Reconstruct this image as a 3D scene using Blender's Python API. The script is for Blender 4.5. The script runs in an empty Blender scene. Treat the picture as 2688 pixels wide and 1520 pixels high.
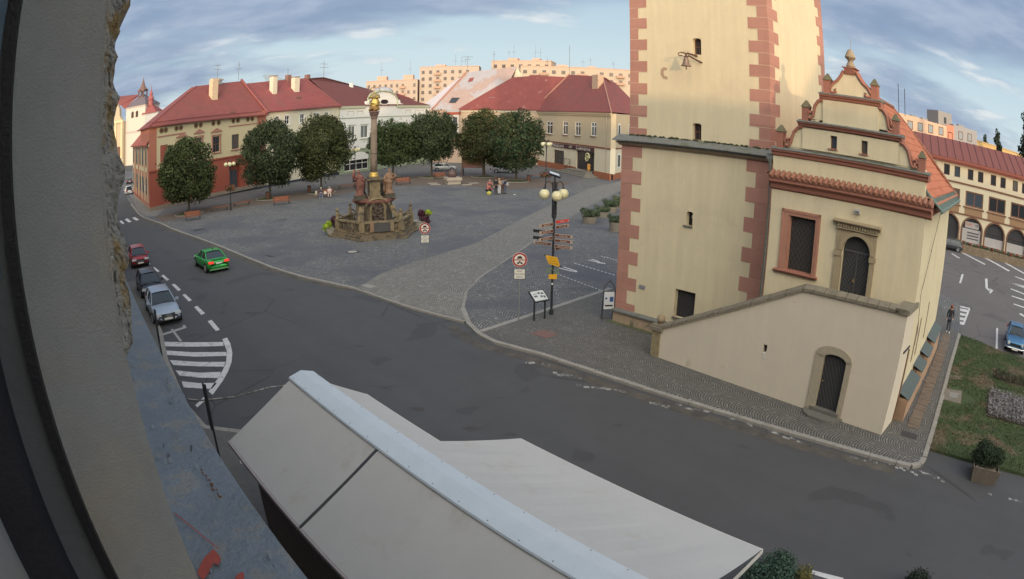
import bpy, math, random
import numpy as np
from mathutils import Matrix, Vector

# ------------------------------------------------------------------ camera, world, sun, exposure
S = bpy.context.scene
C = S.collection
PI = math.pi
# the photograph's wide-angle lens: r = F*(t + K*t^3 + K2*t^5), r in pixels of a 2688 x 1520 picture
F_, K_, K2_, PT_, RO_ = 1728.65, -0.17227, 0.03616, 0.26546, -0.01515
CAMH = 10.0
_d = np.array([math.sin(RO_)*math.cos(PT_), math.cos(RO_)*math.cos(PT_), math.sin(PT_)])
_X = np.cross(_d, [0, 0, 1.0]); _X /= np.linalg.norm(_X)
_Y = np.cross(_X, _d)
cd = bpy.data.cameras.new('camera'); cam = bpy.data.objects.new('camera', cd); C.objects.link(cam); S.camera = cam
cd.type = 'PANO'; cd.panorama_type = 'FISHEYE_LENS_POLYNOMIAL'
cd.sensor_width = 36; cd.sensor_height = 36*1520/2688; cd.fisheye_fov = 3.1
cd.clip_start = 0.02; cd.clip_end = 5000
_t = np.linspace(0.001, 1.06, 400); _r = F_*(_t + K_*_t**3 + K2_*_t**5)*36/2688
_k, *_ = np.linalg.lstsq(np.c_[_r, _r**2, _r**3, _r**4], _t, rcond=None)
cd.fisheye_polynomial_k0 = 0
for _i in range(4): setattr(cd, 'fisheye_polynomial_k%d' % (_i+1), -float(_k[_i]))
_R = [_X[0], _Y[0], -_d[0]]; _D = [_X[1], _Y[1], -_d[1]]; _W = [_X[2], _Y[2], -_d[2]]
cam.matrix_world = Matrix([[_R[i], -_D[i], -_W[i], (0, 0, CAMH)[i]] for i in range(3)] + [[0, 0, 0, 1]])

SUN_DIR = Vector((0.088, -1.0, 0.068)).normalized()      # towards the low evening sun, behind the camera
SUN_EL = math.asin(SUN_DIR.z)
sd = bpy.data.lights.new('sun', 'SUN'); sun = bpy.data.objects.new('sun', sd); C.objects.link(sun)
sd.energy = 1.75; sd.angle = math.radians(0.9); sd.color = (1.0, 0.66, 0.38)
sun.rotation_euler = (-SUN_DIR).to_track_quat('-Z', 'Y').to_euler()
S.view_settings.view_transform = 'Standard'; S.view_settings.look = 'None'
S.view_settings.exposure = 0.25; S.view_settings.gamma = 1.0
S.cycles.max_bounces = 6; S.cycles.diffuse_bounces = 3; S.cycles.glossy_bounces = 2; S.cycles.transmission_bounces = 3
S.cycles.use_denoising = True
S.cycles.sample_clamp_indirect = 4

# ------------------------------------------------------------------ node helper
class NT:
    """tiny helper to write node graphs as expressions"""
    def __init__(s, nt): s.nt = nt; s.n = nt.nodes; s.l = nt.links
    def node(s, typ, **kw):
        n = s.n.new(typ)
        for k, v in kw.items(): setattr(n, k, v)
        return n
    def put(s, sock, v):
        if hasattr(v, 'is_output') or isinstance(v, bpy.types.NodeSocket): s.l.new(v, sock)
        else: sock.default_value = v
    def m(s, op, a, b=0.0, c=None, clamp=False):
        n = s.node('ShaderNodeMath', operation=op, use_clamp=clamp)
        s.put(n.inputs[0], a); s.put(n.inputs[1], b)
        if c is not None: s.put(n.inputs[2], c)
        return n.outputs[0]
    def vm(s, op, a, b=None, scale=None):
        n = s.node('ShaderNodeVectorMath', operation=op); s.put(n.inputs[0], a)
        if b is not None: s.put(n.inputs[1], b)
        if scale is not None: s.put(n.inputs['Scale'], scale)
        return n.outputs['Value'] if op in ('DOT_PRODUCT', 'LENGTH') else n.outputs[0]
    def noise(s, vec, scale, detail=4, rough=.55, dist=0, out=0):
        n = s.node('ShaderNodeTexNoise'); s.put(n.inputs['Vector'], vec)
        n.inputs['Scale'].default_value = scale; n.inputs['Detail'].default_value = detail
        n.inputs['Roughness'].default_value = rough; n.inputs['Distortion'].default_value = dist
        return n.outputs[out]
    def ramp(s, fac, stops):
        n = s.node('ShaderNodeValToRGB'); s.put(n.inputs[0], fac); e = n.color_ramp.elements
        while len(e) < len(stops): e.new(0.5)
        for i, (p, c) in enumerate(stops):
            e[i].position = p; e[i].color = (*c, 1) if len(c) == 3 else c
        return n.outputs[0]
    def mix(s, f, a, b, blend='MIX'):
        n = s.node('ShaderNodeMix', data_type='RGBA', blend_type=blend); s.put(n.inputs[0], f)
        s.put(n.inputs[6], a if not isinstance(a, tuple) else (*a, 1)[:4]); s.put(n.inputs[7], b if not isinstance(b, tuple) else (*b, 1)[:4])
        return n.outputs[2]
    def sep(s, v):
        n = s.node('ShaderNodeSeparateXYZ'); s.put(n.inputs[0], v); return n.outputs
    def comb(s, x, y, z):
        n = s.node('ShaderNodeCombineXYZ'); s.put(n.inputs[0], x); s.put(n.inputs[1], y); s.put(n.inputs[2], z); return n.outputs[0]
    def ss(s, v, a, b):   # smoothstep
        n = s.node('ShaderNodeMapRange', interpolation_type='SMOOTHSTEP'); s.put(n.inputs[0], v)
        n.inputs[1].default_value = a; n.inputs[2].default_value = b; return n.outputs[0]

# ------------------------------------------------------------------ sky
world = bpy.data.worlds.new('World'); S.world = world; world.use_nodes = True
w = NT(world.node_tree); w.n.clear()
sky = w.node('ShaderNodeTexSky', sky_type='NISHITA'); sky.sun_disc = False
sky.sun_elevation = SUN_EL; sky.sun_rotation = PI - 0.088; sky.altitude = 300; sky.air_density = 1.0; sky.dust_density = 1.5
tc = w.node('ShaderNodeTexCoord').outputs['Generated']
dx, dy, dz = w.sep(tc)[:3]
up = w.m('MAXIMUM', dz, 0.0)
den = w.m('ADD', up, 0.16)
cv = w.comb(w.m('DIVIDE', dx, den), w.m('DIVIDE', dy, den), 0.0)          # a flat cloud deck seen in perspective
cv2 = w.vm('MULTIPLY', cv, (0.8, 1.25, 1.0))
big = w.noise(cv2, 0.55, 4, .50, .25)
fine = w.noise(w.vm('MULTIPLY', cv, (1.0, 1.25, 1.0)), 2.0, 7, .57, .15)
leftness = w.m('MULTIPLY', w.m('SUBTRACT', 0.0, dx), 0.30)
rightness = w.m('MULTIPLY', w.ss(dx, 0.20, 0.65), 0.36)
cov = w.m('ADD', w.m('ADD', w.m('ADD', big, w.m('MULTIPLY', fine, 0.30)), leftness), w.m('MULTIPLY', up, 1.75))
cov = w.m('ADD', cov, rightness)
cov = w.m('SUBTRACT', cov, .06)
covf = w.ss(cov, 0.80, 1.0)
clear = w.ramp(up, [(0.0, (6.3, 7.3, 7.6)), (0.10, (5.6, 7.0, 7.7)), (0.22, (4.2, 5.7, 7.0)), (0.6, (2.5, 3.6, 5.4))])
edge = w.m('MULTIPLY', w.ss(cov, 0.80, 0.90), w.m('SUBTRACT', 1.0, w.ss(cov, 0.90, 1.02)))
cl = w.mix(w.ss(fine, 0.36, 0.74), (2.45, 3.3, 4.85), (4.0, 4.8, 6.2))
col = w.mix(covf, clear, cl)
col = w.mix(w.m('MULTIPLY', edge, w.ss(fine, .5, .7)), col, (7.2, 7.7, 8.0))
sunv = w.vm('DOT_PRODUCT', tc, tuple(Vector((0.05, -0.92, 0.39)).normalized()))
glow = w.m('POWER', w.m('MAXIMUM', sunv, 0.0), 3.2)                        # the bright western sky behind the camera, widened and raised to light the walls
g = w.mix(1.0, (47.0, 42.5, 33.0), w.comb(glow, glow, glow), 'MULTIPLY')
col = w.mix(w.m('MULTIPLY', w.ss(dz, .55, .85), .8), col, (5.2, 6.0, 7.2))  # sky overhead, out of view, brightened to lift the light on the ground
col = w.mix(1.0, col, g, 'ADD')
nb = w.mix(1.0, sky.outputs[0], (0.12, 0.12, 0.12), 'MULTIPLY')
col = w.mix(1.0, col, nb, 'ADD')
col = w.mix(w.ss(dz, -0.02, -0.25), col, (1.2, 1.2, 1.2))
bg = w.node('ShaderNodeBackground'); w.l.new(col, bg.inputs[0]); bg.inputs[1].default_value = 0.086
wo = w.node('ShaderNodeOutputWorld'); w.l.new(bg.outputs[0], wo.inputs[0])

# ------------------------------------------------------------------ measuring helpers (a pixel of the photograph -> a point on the ground / on a known wall plane)
def ray(px, py):
    x = (px-1344)/F_; y = (py-760)/F_; r = math.hypot(x, y); th = r
    for _ in range(30): th -= (th+K_*th**3+K2_*th**5-r)/(1+3*K_*th**2+5*K2_*th**4)
    q = math.sin(th)/max(r, 1e-9); v = np.array([x*q, y*q, math.cos(th)])
    return (v@_X, v@_Y, -(v@_d))
def G(px, py, z=0.0):
    v = ray(px, py); t = (z-CAMH)/v[2]; return (v[0]*t, v[1]*t, z)
class Frame:
    """a wall frame: x along the wall, y into the building, z up"""
    def __init__(s, p0, ang): s.p = p0; s.a = ang; s.u = (math.cos(ang), math.sin(ang)); s.n = (-s.u[1], s.u[0])
    def hit(s, px, py, y=0.0):
        r = ray(px, py); t = (y+s.p[0]*s.n[0]+s.p[1]*s.n[1])/(r[0]*s.n[0]+r[1]*s.n[1])
        X, Y = r[0]*t-s.p[0], r[1]*t-s.p[1]; return (X*s.u[0]+Y*s.u[1], CAMH+r[2]*t)
    def loc(s, x, y): return (s.p[0]+x*s.u[0]+y*s.n[0], s.p[1]+x*s.u[1]+y*s.n[1])
    def inv(s, X, Y): X -= s.p[0]; Y -= s.p[1]; return (X*s.u[0]+Y*s.u[1], X*s.n[0]+Y*s.n[1])

# ------------------------------------------------------------------ materials
MATS = {}
def M(name, col, rough=.85, var=.12, sc=1.5, bump=.0, bsc=25, metal=0.0, spec=.3, streak=0.0, col2=None, c2sc=.6, c2lo=.55, c2hi=.7, emit=None, blk=None):
    if name in MATS: return MATS[name]
    m = bpy.data.materials.new(name); m.use_nodes = True; t = NT(m.node_tree); t.n.clear()
    b = t.node('ShaderNodeBsdfPrincipled'); o = t.node('ShaderNodeOutputMaterial'); t.l.new(b.outputs[0], o.inputs[0])
    pos = t.node('ShaderNodeTexCoord').outputs['Object']
    n1 = t.noise(pos, sc, 5, .6); n2 = t.noise(pos, sc*9, 3, .6)
    f = t.m('ADD', t.m('MULTIPLY', t.m('SUBTRACT', n1, .5), 2.2*var), t.m('MULTIPLY', t.m('SUBTRACT', n2, .5), 1.1*var))
    if streak:
        st = t.noise(t.vm('MULTIPLY', pos, (1.6, 1.6, .12)), 2.2, 4, .6)
        f = t.m('ADD', f, t.m('MULTIPLY', t.m('SUBTRACT', st, .5), 2*streak))
    if blk:
        wn = t.node('ShaderNodeTexWhiteNoise', noise_dimensions='3D'); fl = t.node('ShaderNodeVectorMath', operation='FLOOR'); t.l.new(t.vm('MULTIPLY', t.vm('ADD', pos, (0, 0, blk[4])), blk[:3]), fl.inputs[0]); t.l.new(fl.outputs[0], wn.inputs['Vector'])
        f = t.m('ADD', f, t.m('MULTIPLY', t.m('SUBTRACT', wn.outputs['Value'], .5), blk[3]))
    f = t.m('ADD', f, 1.0)
    c = col
    if col2: c = t.mix(t.ss(t.noise(pos, c2sc, 6, .62, .3), c2lo, c2hi), (*col, 1), (*col2, 1))
    else: c = (*col, 1)
    fc = t.comb(f, f, f)
    cc = t.mix(1.0, c, fc, 'MULTIPLY')
    t.l.new(cc, b.inputs['Base Color'])
    b.inputs['Roughness'].default_value = rough; b.inputs['Metallic'].default_value = metal
    b.inputs['Specular IOR Level'].default_value = spec
    if emit: b.inputs['Emission Color'].default_value = (*emit[:3], 1); b.inputs['Emission Strength'].default_value = emit[3]
    if bump:
        bn = t.node('ShaderNodeBump'); bn.inputs['Strength'].default_value = bump; bn.inputs['Distance'].default_value = .02
        t.l.new(t.noise(pos, bsc, 5, .65), bn.inputs['Height']); t.l.new(bn.outputs[0], b.inputs['Normal'])
    MATS[name] = m; return m

def setts(name, c1, c2, joint, fan=1.7, row=.115, stone=.13, blotch=None, rot=0.0, palef=.4):
    """small granite setts laid in overlapping fans"""
    m = bpy.data.materials.new(name); m.use_nodes = True; t = NT(m.node_tree); t.n.clear()
    b = t.node('ShaderNodeBsdfPrincipled'); o = t.node('ShaderNodeOutputMaterial'); t.l.new(b.outputs[0], o.inputs[0])
    geo = t.node('ShaderNodeNewGeometry').outputs['Position']
    px, py = t.sep(geo)[:2]
    ca, sa = math.cos(rot), math.sin(rot)
    wob = t.noise(geo, 1.1, 2, .5); 
    x = t.m('ADD', t.m('ADD', t.m('MULTIPLY', px, ca), t.m('MULTIPLY', py, sa)), t.m('MULTIPLY', wob, .12))
    y = t.m('ADD', t.m('ADD', t.m('MULTIPLY', px, -sa), t.m('MULTIPLY', py, ca)), t.m('MULTIPLY', wob, .12))
    xi = t.m('FLOOR', t.m('DIVIDE', x, fan)); xl = t.m('SUBTRACT', x, t.m('MULTIPLY', t.m('ADD', xi, .5), fan))
    R = fan*.62
    arc = t.m('SQRT', t.m('MAXIMUM', t.m('SUBTRACT', R*R, t.m('MULTIPLY', xl, xl)), .001))
    yy = t.m('DIVIDE', t.m('SUBTRACT', y, arc), row)
    ri = t.m('FLOOR', yy); rf = t.m('FRACT', yy)
    an = t.m('MULTIPLY', t.m('ARCSINE', t.m('DIVIDE', xl, R*1.02)), R/stone)
    an = t.m('ADD', an, t.m('MULTIPLY', ri, .47)); ai = t.m('FLOOR', an); af = t.m('FRACT', an)
    wn = t.node('ShaderNodeTexWhiteNoise', noise_dimensions='3D'); t.l.new(t.comb(ri, ai, xi), wn.inputs['Vector'])
    e1 = t.m('MINIMUM', rf, t.m('SUBTRACT', 1.0, rf)); e2 = t.m('MINIMUM', af, t.m('SUBTRACT', 1.0, af))
    st = t.m('MULTIPLY', t.ss(e1, .05, .36), t.m('ADD', .62, t.m('MULTIPLY', t.ss(e2, .03, .16), .38)))
    rnd = wn.outputs['Value']
    cc = t.mix(rnd, (*c1, 1), (*c2, 1))
    pale = t.m('GREATER_THAN', rnd, .95); cc = t.mix(t.m('MULTIPLY', pale, palef), cc, (.42, .41, .39, 1))
    n = t.noise(geo, .14, 4, .6); n3 = t.noise(geo, .7, 4, .65)
    if blotch: cc = t.mix(t.m('MULTIPLY', t.ss(n, .46, .60), .8), cc, (*blotch, 1))
    fct = t.m('ADD', .62, t.m('ADD', t.m('MULTIPLY', n3, .5), t.m('MULTIPLY', t.noise(geo, 9, 2), .26)))
    cc = t.mix(1.0, cc, t.comb(fct, fct, fct), 'MULTIPLY')
    cc = t.mix(st, (*joint, 1), cc)
    t.l.new(cc, b.inputs['Base Color']); b.inputs['Roughness'].default_value = .72; b.inputs['Specular IOR Level'].default_value = .35
    bn = t.node('ShaderNodeBump'); bn.inputs['Strength'].default_value = .55; bn.inputs['Distance'].default_value = .03
    t.l.new(st, bn.inputs['Height']); t.l.new(bn.outputs[0], b.inputs['Normal'])
    return m

def asphalt(name, col):
    m = bpy.data.materials.new(name); m.use_nodes = True; t = NT(m.node_tree); t.n.clear()
    b = t.node('ShaderNodeBsdfPrincipled'); o = t.node('ShaderNodeOutputMaterial'); t.l.new(b.outputs[0], o.inputs[0])
    p = t.node('ShaderNodeNewGeometry').outputs['Position']
    big = t.noise(p, .09, 5, .6, .4); mid = t.noise(p, .9, 5, .65, .2); fine = t.noise(p, 24, 3, .7)
    # broad wheel tracks running along the street (direction -48 degrees)
    a = math.radians(-48); x, y = t.sep(p)[:2]
    across = t.m('ADD', t.m('MULTIPLY', x, -math.sin(a)), t.m('MULTIPLY', y, math.cos(a)))
    along = t.m('ADD', t.m('MULTIPLY', x, math.cos(a)), t.m('MULTIPLY', y, math.sin(a)))
    trk = t.noise(t.comb(t.m('MULTIPLY', across, .9), t.m('MULTIPLY', along, .05), 0.0), 1.0, 3, .5)
    patch = t.ss(t.noise(p, .33, 2, .4, .8), .64, .66)
    f = t.m('ADD', .61, t.m('ADD', t.m('MULTIPLY', big, .34), t.m('ADD', t.m('MULTIPLY', mid, .24), t.m('MULTIPLY', fine, .14))))
    f = t.m('ADD', f, t.m('MULTIPLY', t.m('SUBTRACT', trk, .5), .22))
    f = t.m('SUBTRACT', f, t.m('MULTIPLY', patch, .17))
    vo = t.node('ShaderNodeTexVoronoi', feature='DISTANCE_TO_EDGE'); vo.inputs['Scale'].default_value = .16
    t.l.new(t.vm('ADD', p, t.node('ShaderNodeTexNoise').outputs[1]), vo.inputs['Vector'])
    crack = t.m('MULTIPLY', t.m('SUBTRACT', 1.0, t.ss(vo.outputs[0], .0, .012)), t.ss(t.noise(p, .12, 2), .52, .6))
    f = t.m('SUBTRACT', f, t.m('MULTIPLY', crack, .34))
    sp = t.ss(t.noise(p, 60, 1), .70, .78)
    cc = t.mix(1.0, (*col, 1), t.comb(f, f, f), 'MULTIPLY')
    cc = t.mix(t.m('MULTIPLY', sp, .35), cc, (.30, .29, .27, 1))
    t.l.new(cc, b.inputs['Base Color']); b.inputs['Roughness'].default_value = .8; b.inputs['Specular IOR Level'].default_value = .3
    bn = t.node('ShaderNodeBump'); bn.inputs['Strength'].default_value = .3; bn.inputs['Distance'].default_value = .01
    t.l.new(fine, bn.inputs['Height']); t.l.new(bn.outputs[0], b.inputs['Normal'])
    return m

# ------------------------------------------------------------------ mesh building
class MB:
    def __init__(s, mat=None): s.v = []; s.f = []; s.mi = []; s.m = 0; s.T = None
    def add(s, vs, fs):
        o = len(s.v)
        if s.T is not None: vs = [tuple(s.T @ Vector(p)) for p in vs]
        s.v += [tuple(map(float, p)) for p in vs]; s.f += [tuple(o+i for i in q) for q in fs]; s.mi += [s.m]*len(fs)
        return s
    def box(s, x0, x1, y0, y1, z0, z1):
        return s.add([(x0,y0,z0),(x1,y0,z0),(x1,y1,z0),(x0,y1,z0),(x0,y0,z1),(x1,y0,z1),(x1,y1,z1),(x0,y1,z1)],
                     [(3,2,1,0),(4,5,6,7),(0,1,5,4),(1,2,6,5),(2,3,7,6),(3,0,4,7)])
    def obox(s, c, size, rz=0.0, rx=0.0, ry=0.0):
        R = Matrix.Rotation(rz, 3, 'Z') @ Matrix.Rotation(ry, 3, 'Y') @ Matrix.Rotation(rx, 3, 'X')
        hx, hy, hz = size[0]/2, size[1]/2, size[2]/2
        vs = [Vector(c)+R@Vector(p) for p in [(-hx,-hy,-hz),(hx,-hy,-hz),(hx,hy,-hz),(-hx,hy,-hz),(-hx,-hy,hz),(hx,-hy,hz),(hx,hy,hz),(-hx,hy,hz)]]
        return s.add(vs, [(3,2,1,0),(4,5,6,7),(0,1,5,4),(1,2,6,5),(2,3,7,6),(3,0,4,7)])
    def quad(s, a, b, c, d): return s.add([a, b, c, d], [(0,1,2,3)])
    def poly(s, pts): return s.add(pts, [tuple(range(len(pts)))])
    def prism(s, pts, z0, z1):        # footprint polygon, extruded up
        n = len(pts)
        ar = sum(pts[i][0]*pts[(i+1)%n][1]-pts[(i+1)%n][0]*pts[i][1] for i in range(n))
        if ar < 0: pts = pts[::-1]
        vs = [(p[0],p[1],z0) for p in pts]+[(p[0],p[1],z1) for p in pts]
        return s.add(vs, [tuple(range(n))[::-1], tuple(range(n,2*n))]+[(i,(i+1)%n,n+(i+1)%n,n+i) for i in range(n)])
    def vprism(s, pts, y0, y1):       # (x,z) outline, extruded along y
        n = len(pts)
        ar = sum(pts[i][0]*pts[(i+1)%n][1]-pts[(i+1)%n][0]*pts[i][1] for i in range(n))
        if ar < 0: pts = pts[::-1]
        vs = [(p[0],y0,p[1]) for p in pts]+[(p[0],y1,p[1]) for p in pts]
        return s.add(vs, [tuple(range(n)), tuple(range(n,2*n))[::-1]]+[((i+1)%n,i,n+i,n+(i+1)%n) for i in range(n)])
    def xprism(s, pts, x0, x1):       # (y,z) outline, extruded along x
        n = len(pts)
        vs = [(x0,p[0],p[1]) for p in pts]+[(x1,p[0],p[1]) for p in pts]
        return s.add(vs, [tuple(range(n))[::-1], tuple(range(n,2*n))]+[(i,(i+1)%n,n+(i+1)%n,n+i) for i in range(n)])
    def tube(s, path, r, n=8, cap=True):
        P = [Vector(p) for p in path]; vs = []; rs = r if isinstance(r, (list, tuple)) else [r]*len(P)
        up = Vector((0,0,1))
        for i, p in enumerate(P):
            d = (P[min(i+1,len(P)-1)]-P[max(i-1,0)])
            d = d.normalized() if d.length > 1e-9 else Vector((0,0,1))
            a = d.cross(up)
            if a.length < 1e-3: a = d.cross(Vector((1,0,0)))
            a.normalize(); b = d.cross(a)
            for k in range(n):
                t = 2*PI*k/n; vs.append(p+a*math.cos(t)*rs[i]+b*math.sin(t)*rs[i])
        fs = [(i*n+k, i*n+(k+1)%n, (i+1)*n+(k+1)%n, (i+1)*n+k) for i in range(len(P)-1) for k in range(n)]
        if cap: fs += [tuple(range(n))[::-1], tuple(range((len(P)-1)*n, len(P)*n))]
        return s.add(vs, fs)
    def lathe(s, prof, cx=0, cy=0, n=16, squash=1.0):
        vs = []; 
        for r, z in prof:
            for k in range(n): t = 2*PI*k/n; vs.append((cx+r*math.cos(t), cy+r*math.sin(t)*squash, z))
        L = len(prof)
        fs = [(i*n+k, i*n+(k+1)%n, (i+1)*n+(k+1)%n, (i+1)*n+k) for i in range(L-1) for k in range(n)]
        fs += [tuple(range(n))[::-1], tuple(range((L-1)*n, L*n))]
        return s.add(vs, fs)
    def ball(s, c, r, n=12, m=8, sc=(1,1,1)):
        vs = [(c[0], c[1], c[2]-r*sc[2])]
        for i in range(1, m):
            a = -PI/2+PI*i/m
            for k in range(n):
                t = 2*PI*k/n; vs.append((c[0]+r*sc[0]*math.cos(a)*math.cos(t), c[1]+r*sc[1]*math.cos(a)*math.sin(t), c[2]+r*sc[2]*math.sin(a)))
        vs.append((c[0], c[1], c[2]+r*sc[2])); e = len(vs)-1
        fs = [(0, 1+(k+1)%n, 1+k) for k in range(n)]
        fs += [(1+i*n+k, 1+i*n+(k+1)%n, 1+(i+1)*n+(k+1)%n, 1+(i+1)*n+k) for i in range(m-2) for k in range(n)]
        fs += [(e, 1+(m-2)*n+k, 1+(m-2)*n+(k+1)%n) for k in range(n)]
        return s.add(vs, fs)
    def ribbon(s, pts, w, z=0.0):     # a flat strip of width w along (x,y) points
        P = [Vector((p[0], p[1])) for p in pts]; L = []; R_ = []
        for i, p in enumerate(P):
            d = (P[min(i+1,len(P)-1)]-P[max(i-1,0)]).normalized(); nn = Vector((-d.y, d.x))*w/2
            L.append((p.x+nn.x, p.y+nn.y, z)); R_.append((p.x-nn.x, p.y-nn.y, z))
        n = len(P); return s.add(R_+L, [(i, i+1, n+i+1, n+i) for i in range(n-1)])
    def wall(s, x0, x1, z0, z1, holes, y0=0.0, depth=.2, reveal=True):
        """front face of a wall with rectangular openings and their reveals"""
        xs = sorted({x0, x1}|{h[0] for h in holes}|{h[1] for h in holes}); zs = sorted({z0, z1}|{h[2] for h in holes}|{h[3] for h in holes})
        xs = [x for x in xs if x0 <= x <= x1]; zs = [z for z in zs if z0 <= z <= z1]
        for i in range(len(xs)-1):
            for j in range(len(zs)-1):
                cx, cz = (xs[i]+xs[i+1])/2, (zs[j]+zs[j+1])/2
                if any(h[0] < cx < h[1] and h[2] < cz < h[3] for h in holes): continue
                s.quad((xs[i],y0,zs[j]),(xs[i+1],y0,zs[j]),(xs[i+1],y0,zs[j+1]),(xs[i],y0,zs[j+1]))
        if reveal:
            for a, b, c, d in holes:
                y1 = y0+depth
                s.quad((a,y0,c),(a,y0,d),(a,y1,d),(a,y1,c)); s.quad((b,y0,d),(b,y0,c),(b,y1,c),(b,y1,d))
                s.quad((a,y0,d),(b,y0,d),(b,y1,d),(a,y1,d)); s.quad((b,y0,c),(a,y0,c),(a,y1,c),(b,y1,c))
                s.quad((a,y1,c),(b,y1,c),(b,y1,d),(a,y1,d))
        return s
    def make(s, name, mat, parent=None, smooth=False, loc=(0,0,0), rz=0.0, bevel=0):
        me = bpy.data.meshes.new(name); me.from_pydata(s.v, [], s.f); 
        mats = mat if isinstance(mat, (list, tuple)) else [mat]
        for mm in mats: me.materials.append(mm)
        if len(mats) > 1: me.polygons.foreach_set('material_index', s.mi)
        if smooth: me.polygons.foreach_set('use_smooth', [True]*len(me.polygons))
        me.update()
        o = bpy.data.objects.new(name, me); C.objects.link(o)
        if parent: o.parent = parent
        o.location = loc; o.rotation_euler = (0,0,rz)
        if bevel:
            b = o.modifiers.new('b', 'BEVEL'); b.width = bevel; b.segments = 2; b.limit_method = 'ANGLE'; b.angle_limit = .7
        return o
def tag(o, label=None, cat=None, group=None, kind=None):
    if label: o['label'] = label
    if cat: o['category'] = cat
    if group: o['group'] = group
    if kind: o['kind'] = kind
    return o
def thing(name, label, cat, loc=(0,0,0), rz=0.0, group=None):
    o = bpy.data.objects.new(name, None); C.objects.link(o); o.location = loc if len(loc) == 3 else (*loc, 0); o.rotation_euler = (0,0,rz)
    return tag(o, label, cat, group)
def dup(root, loc, rz, label=None, group=None, scale=None):
    def cp(o, par):
        c = o.copy(); C.objects.link(c)
        if par: c.parent = par
        for ch in [k for k in KIDS(o)]: cp(ch, c)
        return c
    r = cp(root, None); r.location = loc if len(loc) == 3 else (*loc, 0); r.rotation_euler = (0,0,rz)
    if scale: r.scale = (scale,)*3
    if label: r['label'] = label
    if group: r['group'] = group
    return r
def KIDS(o): return [c for c in list(C.objects) if c.parent == o]
def part(parent, mb, name, mat, label=None, smooth=False, bevel=0):
    o = mb.make(name, mat, parent, smooth, bevel=bevel)
    if label: o['label'] = label
    return o
def struct(mb, name, mat): return tag(mb.make(name, mat), kind='structure')
def lettering(parent, txt, size, mat, loc, rot=(PI/2,0,0), name='lettering', ext=.004, align='CENTER', sx=1.0):
    cu = bpy.data.curves.new(name, 'FONT'); cu.body = txt; cu.size = size; cu.extrude = ext; cu.align_x = align; cu.align_y = 'CENTER'; cu.resolution_u = 2
    tmp = bpy.data.objects.new('tmp_letters', cu); C.objects.link(tmp); bpy.context.view_layer.update()
    me = bpy.data.meshes.new_from_object(tmp.evaluated_get(bpy.context.evaluated_depsgraph_get()))
    bpy.data.objects.remove(tmp); me.materials.clear(); me.materials.append(mat)
    o = bpy.data.objects.new(name, me); C.objects.link(o); o.parent = parent; o.location = loc; o.rotation_euler = rot; o.scale = (sx,1,1)
    return o
def arch_pts(xa, xb, zs, rise, n=10):   # points of an arch from left spring to right spring
    c = (xa+xb)/2; h = (xb-xa)/2
    return [(c-h*math.cos(PI*i/n), zs+rise*math.sin(PI*i/n)) for i in range(n+1)]
def spandrel(mb, xa, xb, zs, rise, top, y0, y1):
    """fills the square head of an opening so that it becomes an arch"""
    a = arch_pts(xa, xb, zs, rise); n = len(a)//2
    L = a[:n+1]; R_ = a[n:]
    mb.vprism(L+[(a[n][0], top), (xa, top)], y0, y1); mb.vprism(R_+[(xb, top), (a[n][0], top)], y0, y1)
rnd = random.Random(7)

glass = M('window_glass', (.035, .04, .05), .12, .1, 3, spec=.5)
glass_dark = M('dark_glass', (.02, .022, .028), .2, .1, 3, spec=.4)
white_paint = M('white_frame_paint', (.72, .71, .68), .5, .05)
brown_frame = M('brown_frame_paint', (.12, .065, .045), .5, .1)
black_metal = M('black_metal', (.025, .027, .032), .45, .1, spec=.4)
pane_mats = [glass, M('curtain_glass', (.13,.135,.135), .3, .5, 5), M('sky_glass', (.05,.065,.085), .08, .2, 3, spec=.7), M('blind_glass', (.085,.08,.075), .3, .5, 7)]
def window(root, xa, xb, za, zb, y, fmat=white_paint, pmat=glass, nv=1, nh=1, fw=.07, name='window', trans=None, sill=None):
    b = MB(); b.box(xa,xa+fw,y,y+.06,za,zb); b.box(xb-fw,xb,y,y+.06,za,zb); b.box(xa+fw,xb-fw,y,y+.06,zb-fw,zb); b.box(xa+fw,xb-fw,y,y+.06,za,za+fw)
    for i in range(1, nv+1): x = xa+(xb-xa)*i/(nv+1); b.box(x-fw*.4,x+fw*.4,y+.004,y+.056,za+fw,zb-fw)
    hs = trans if trans else [i/(nh+1) for i in range(1, nh+1)]
    for t_ in hs: zc = za+(zb-za)*t_; b.box(xa+fw,xb-fw,y+.008,y+.052,zc-fw*.4,zc+fw*.4)
    f = part(root, b, name, fmat)
    if pmat in (glass, glass_dark): pmat = rnd.choice(pane_mats if pmat is glass else [glass_dark, glass_dark, pane_mats[2], pane_mats[3]])
    part(f, MB().box(xa+fw*.5,xb-fw*.5,y+.035,y+.045,za+fw*.5,zb-fw*.5), 'pane', pmat)
    if sill: part(f, MB().box(xa-.08,xb+.08,y-.32,y,za-.07,za-.005), 'sill', sill)
    return f
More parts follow.
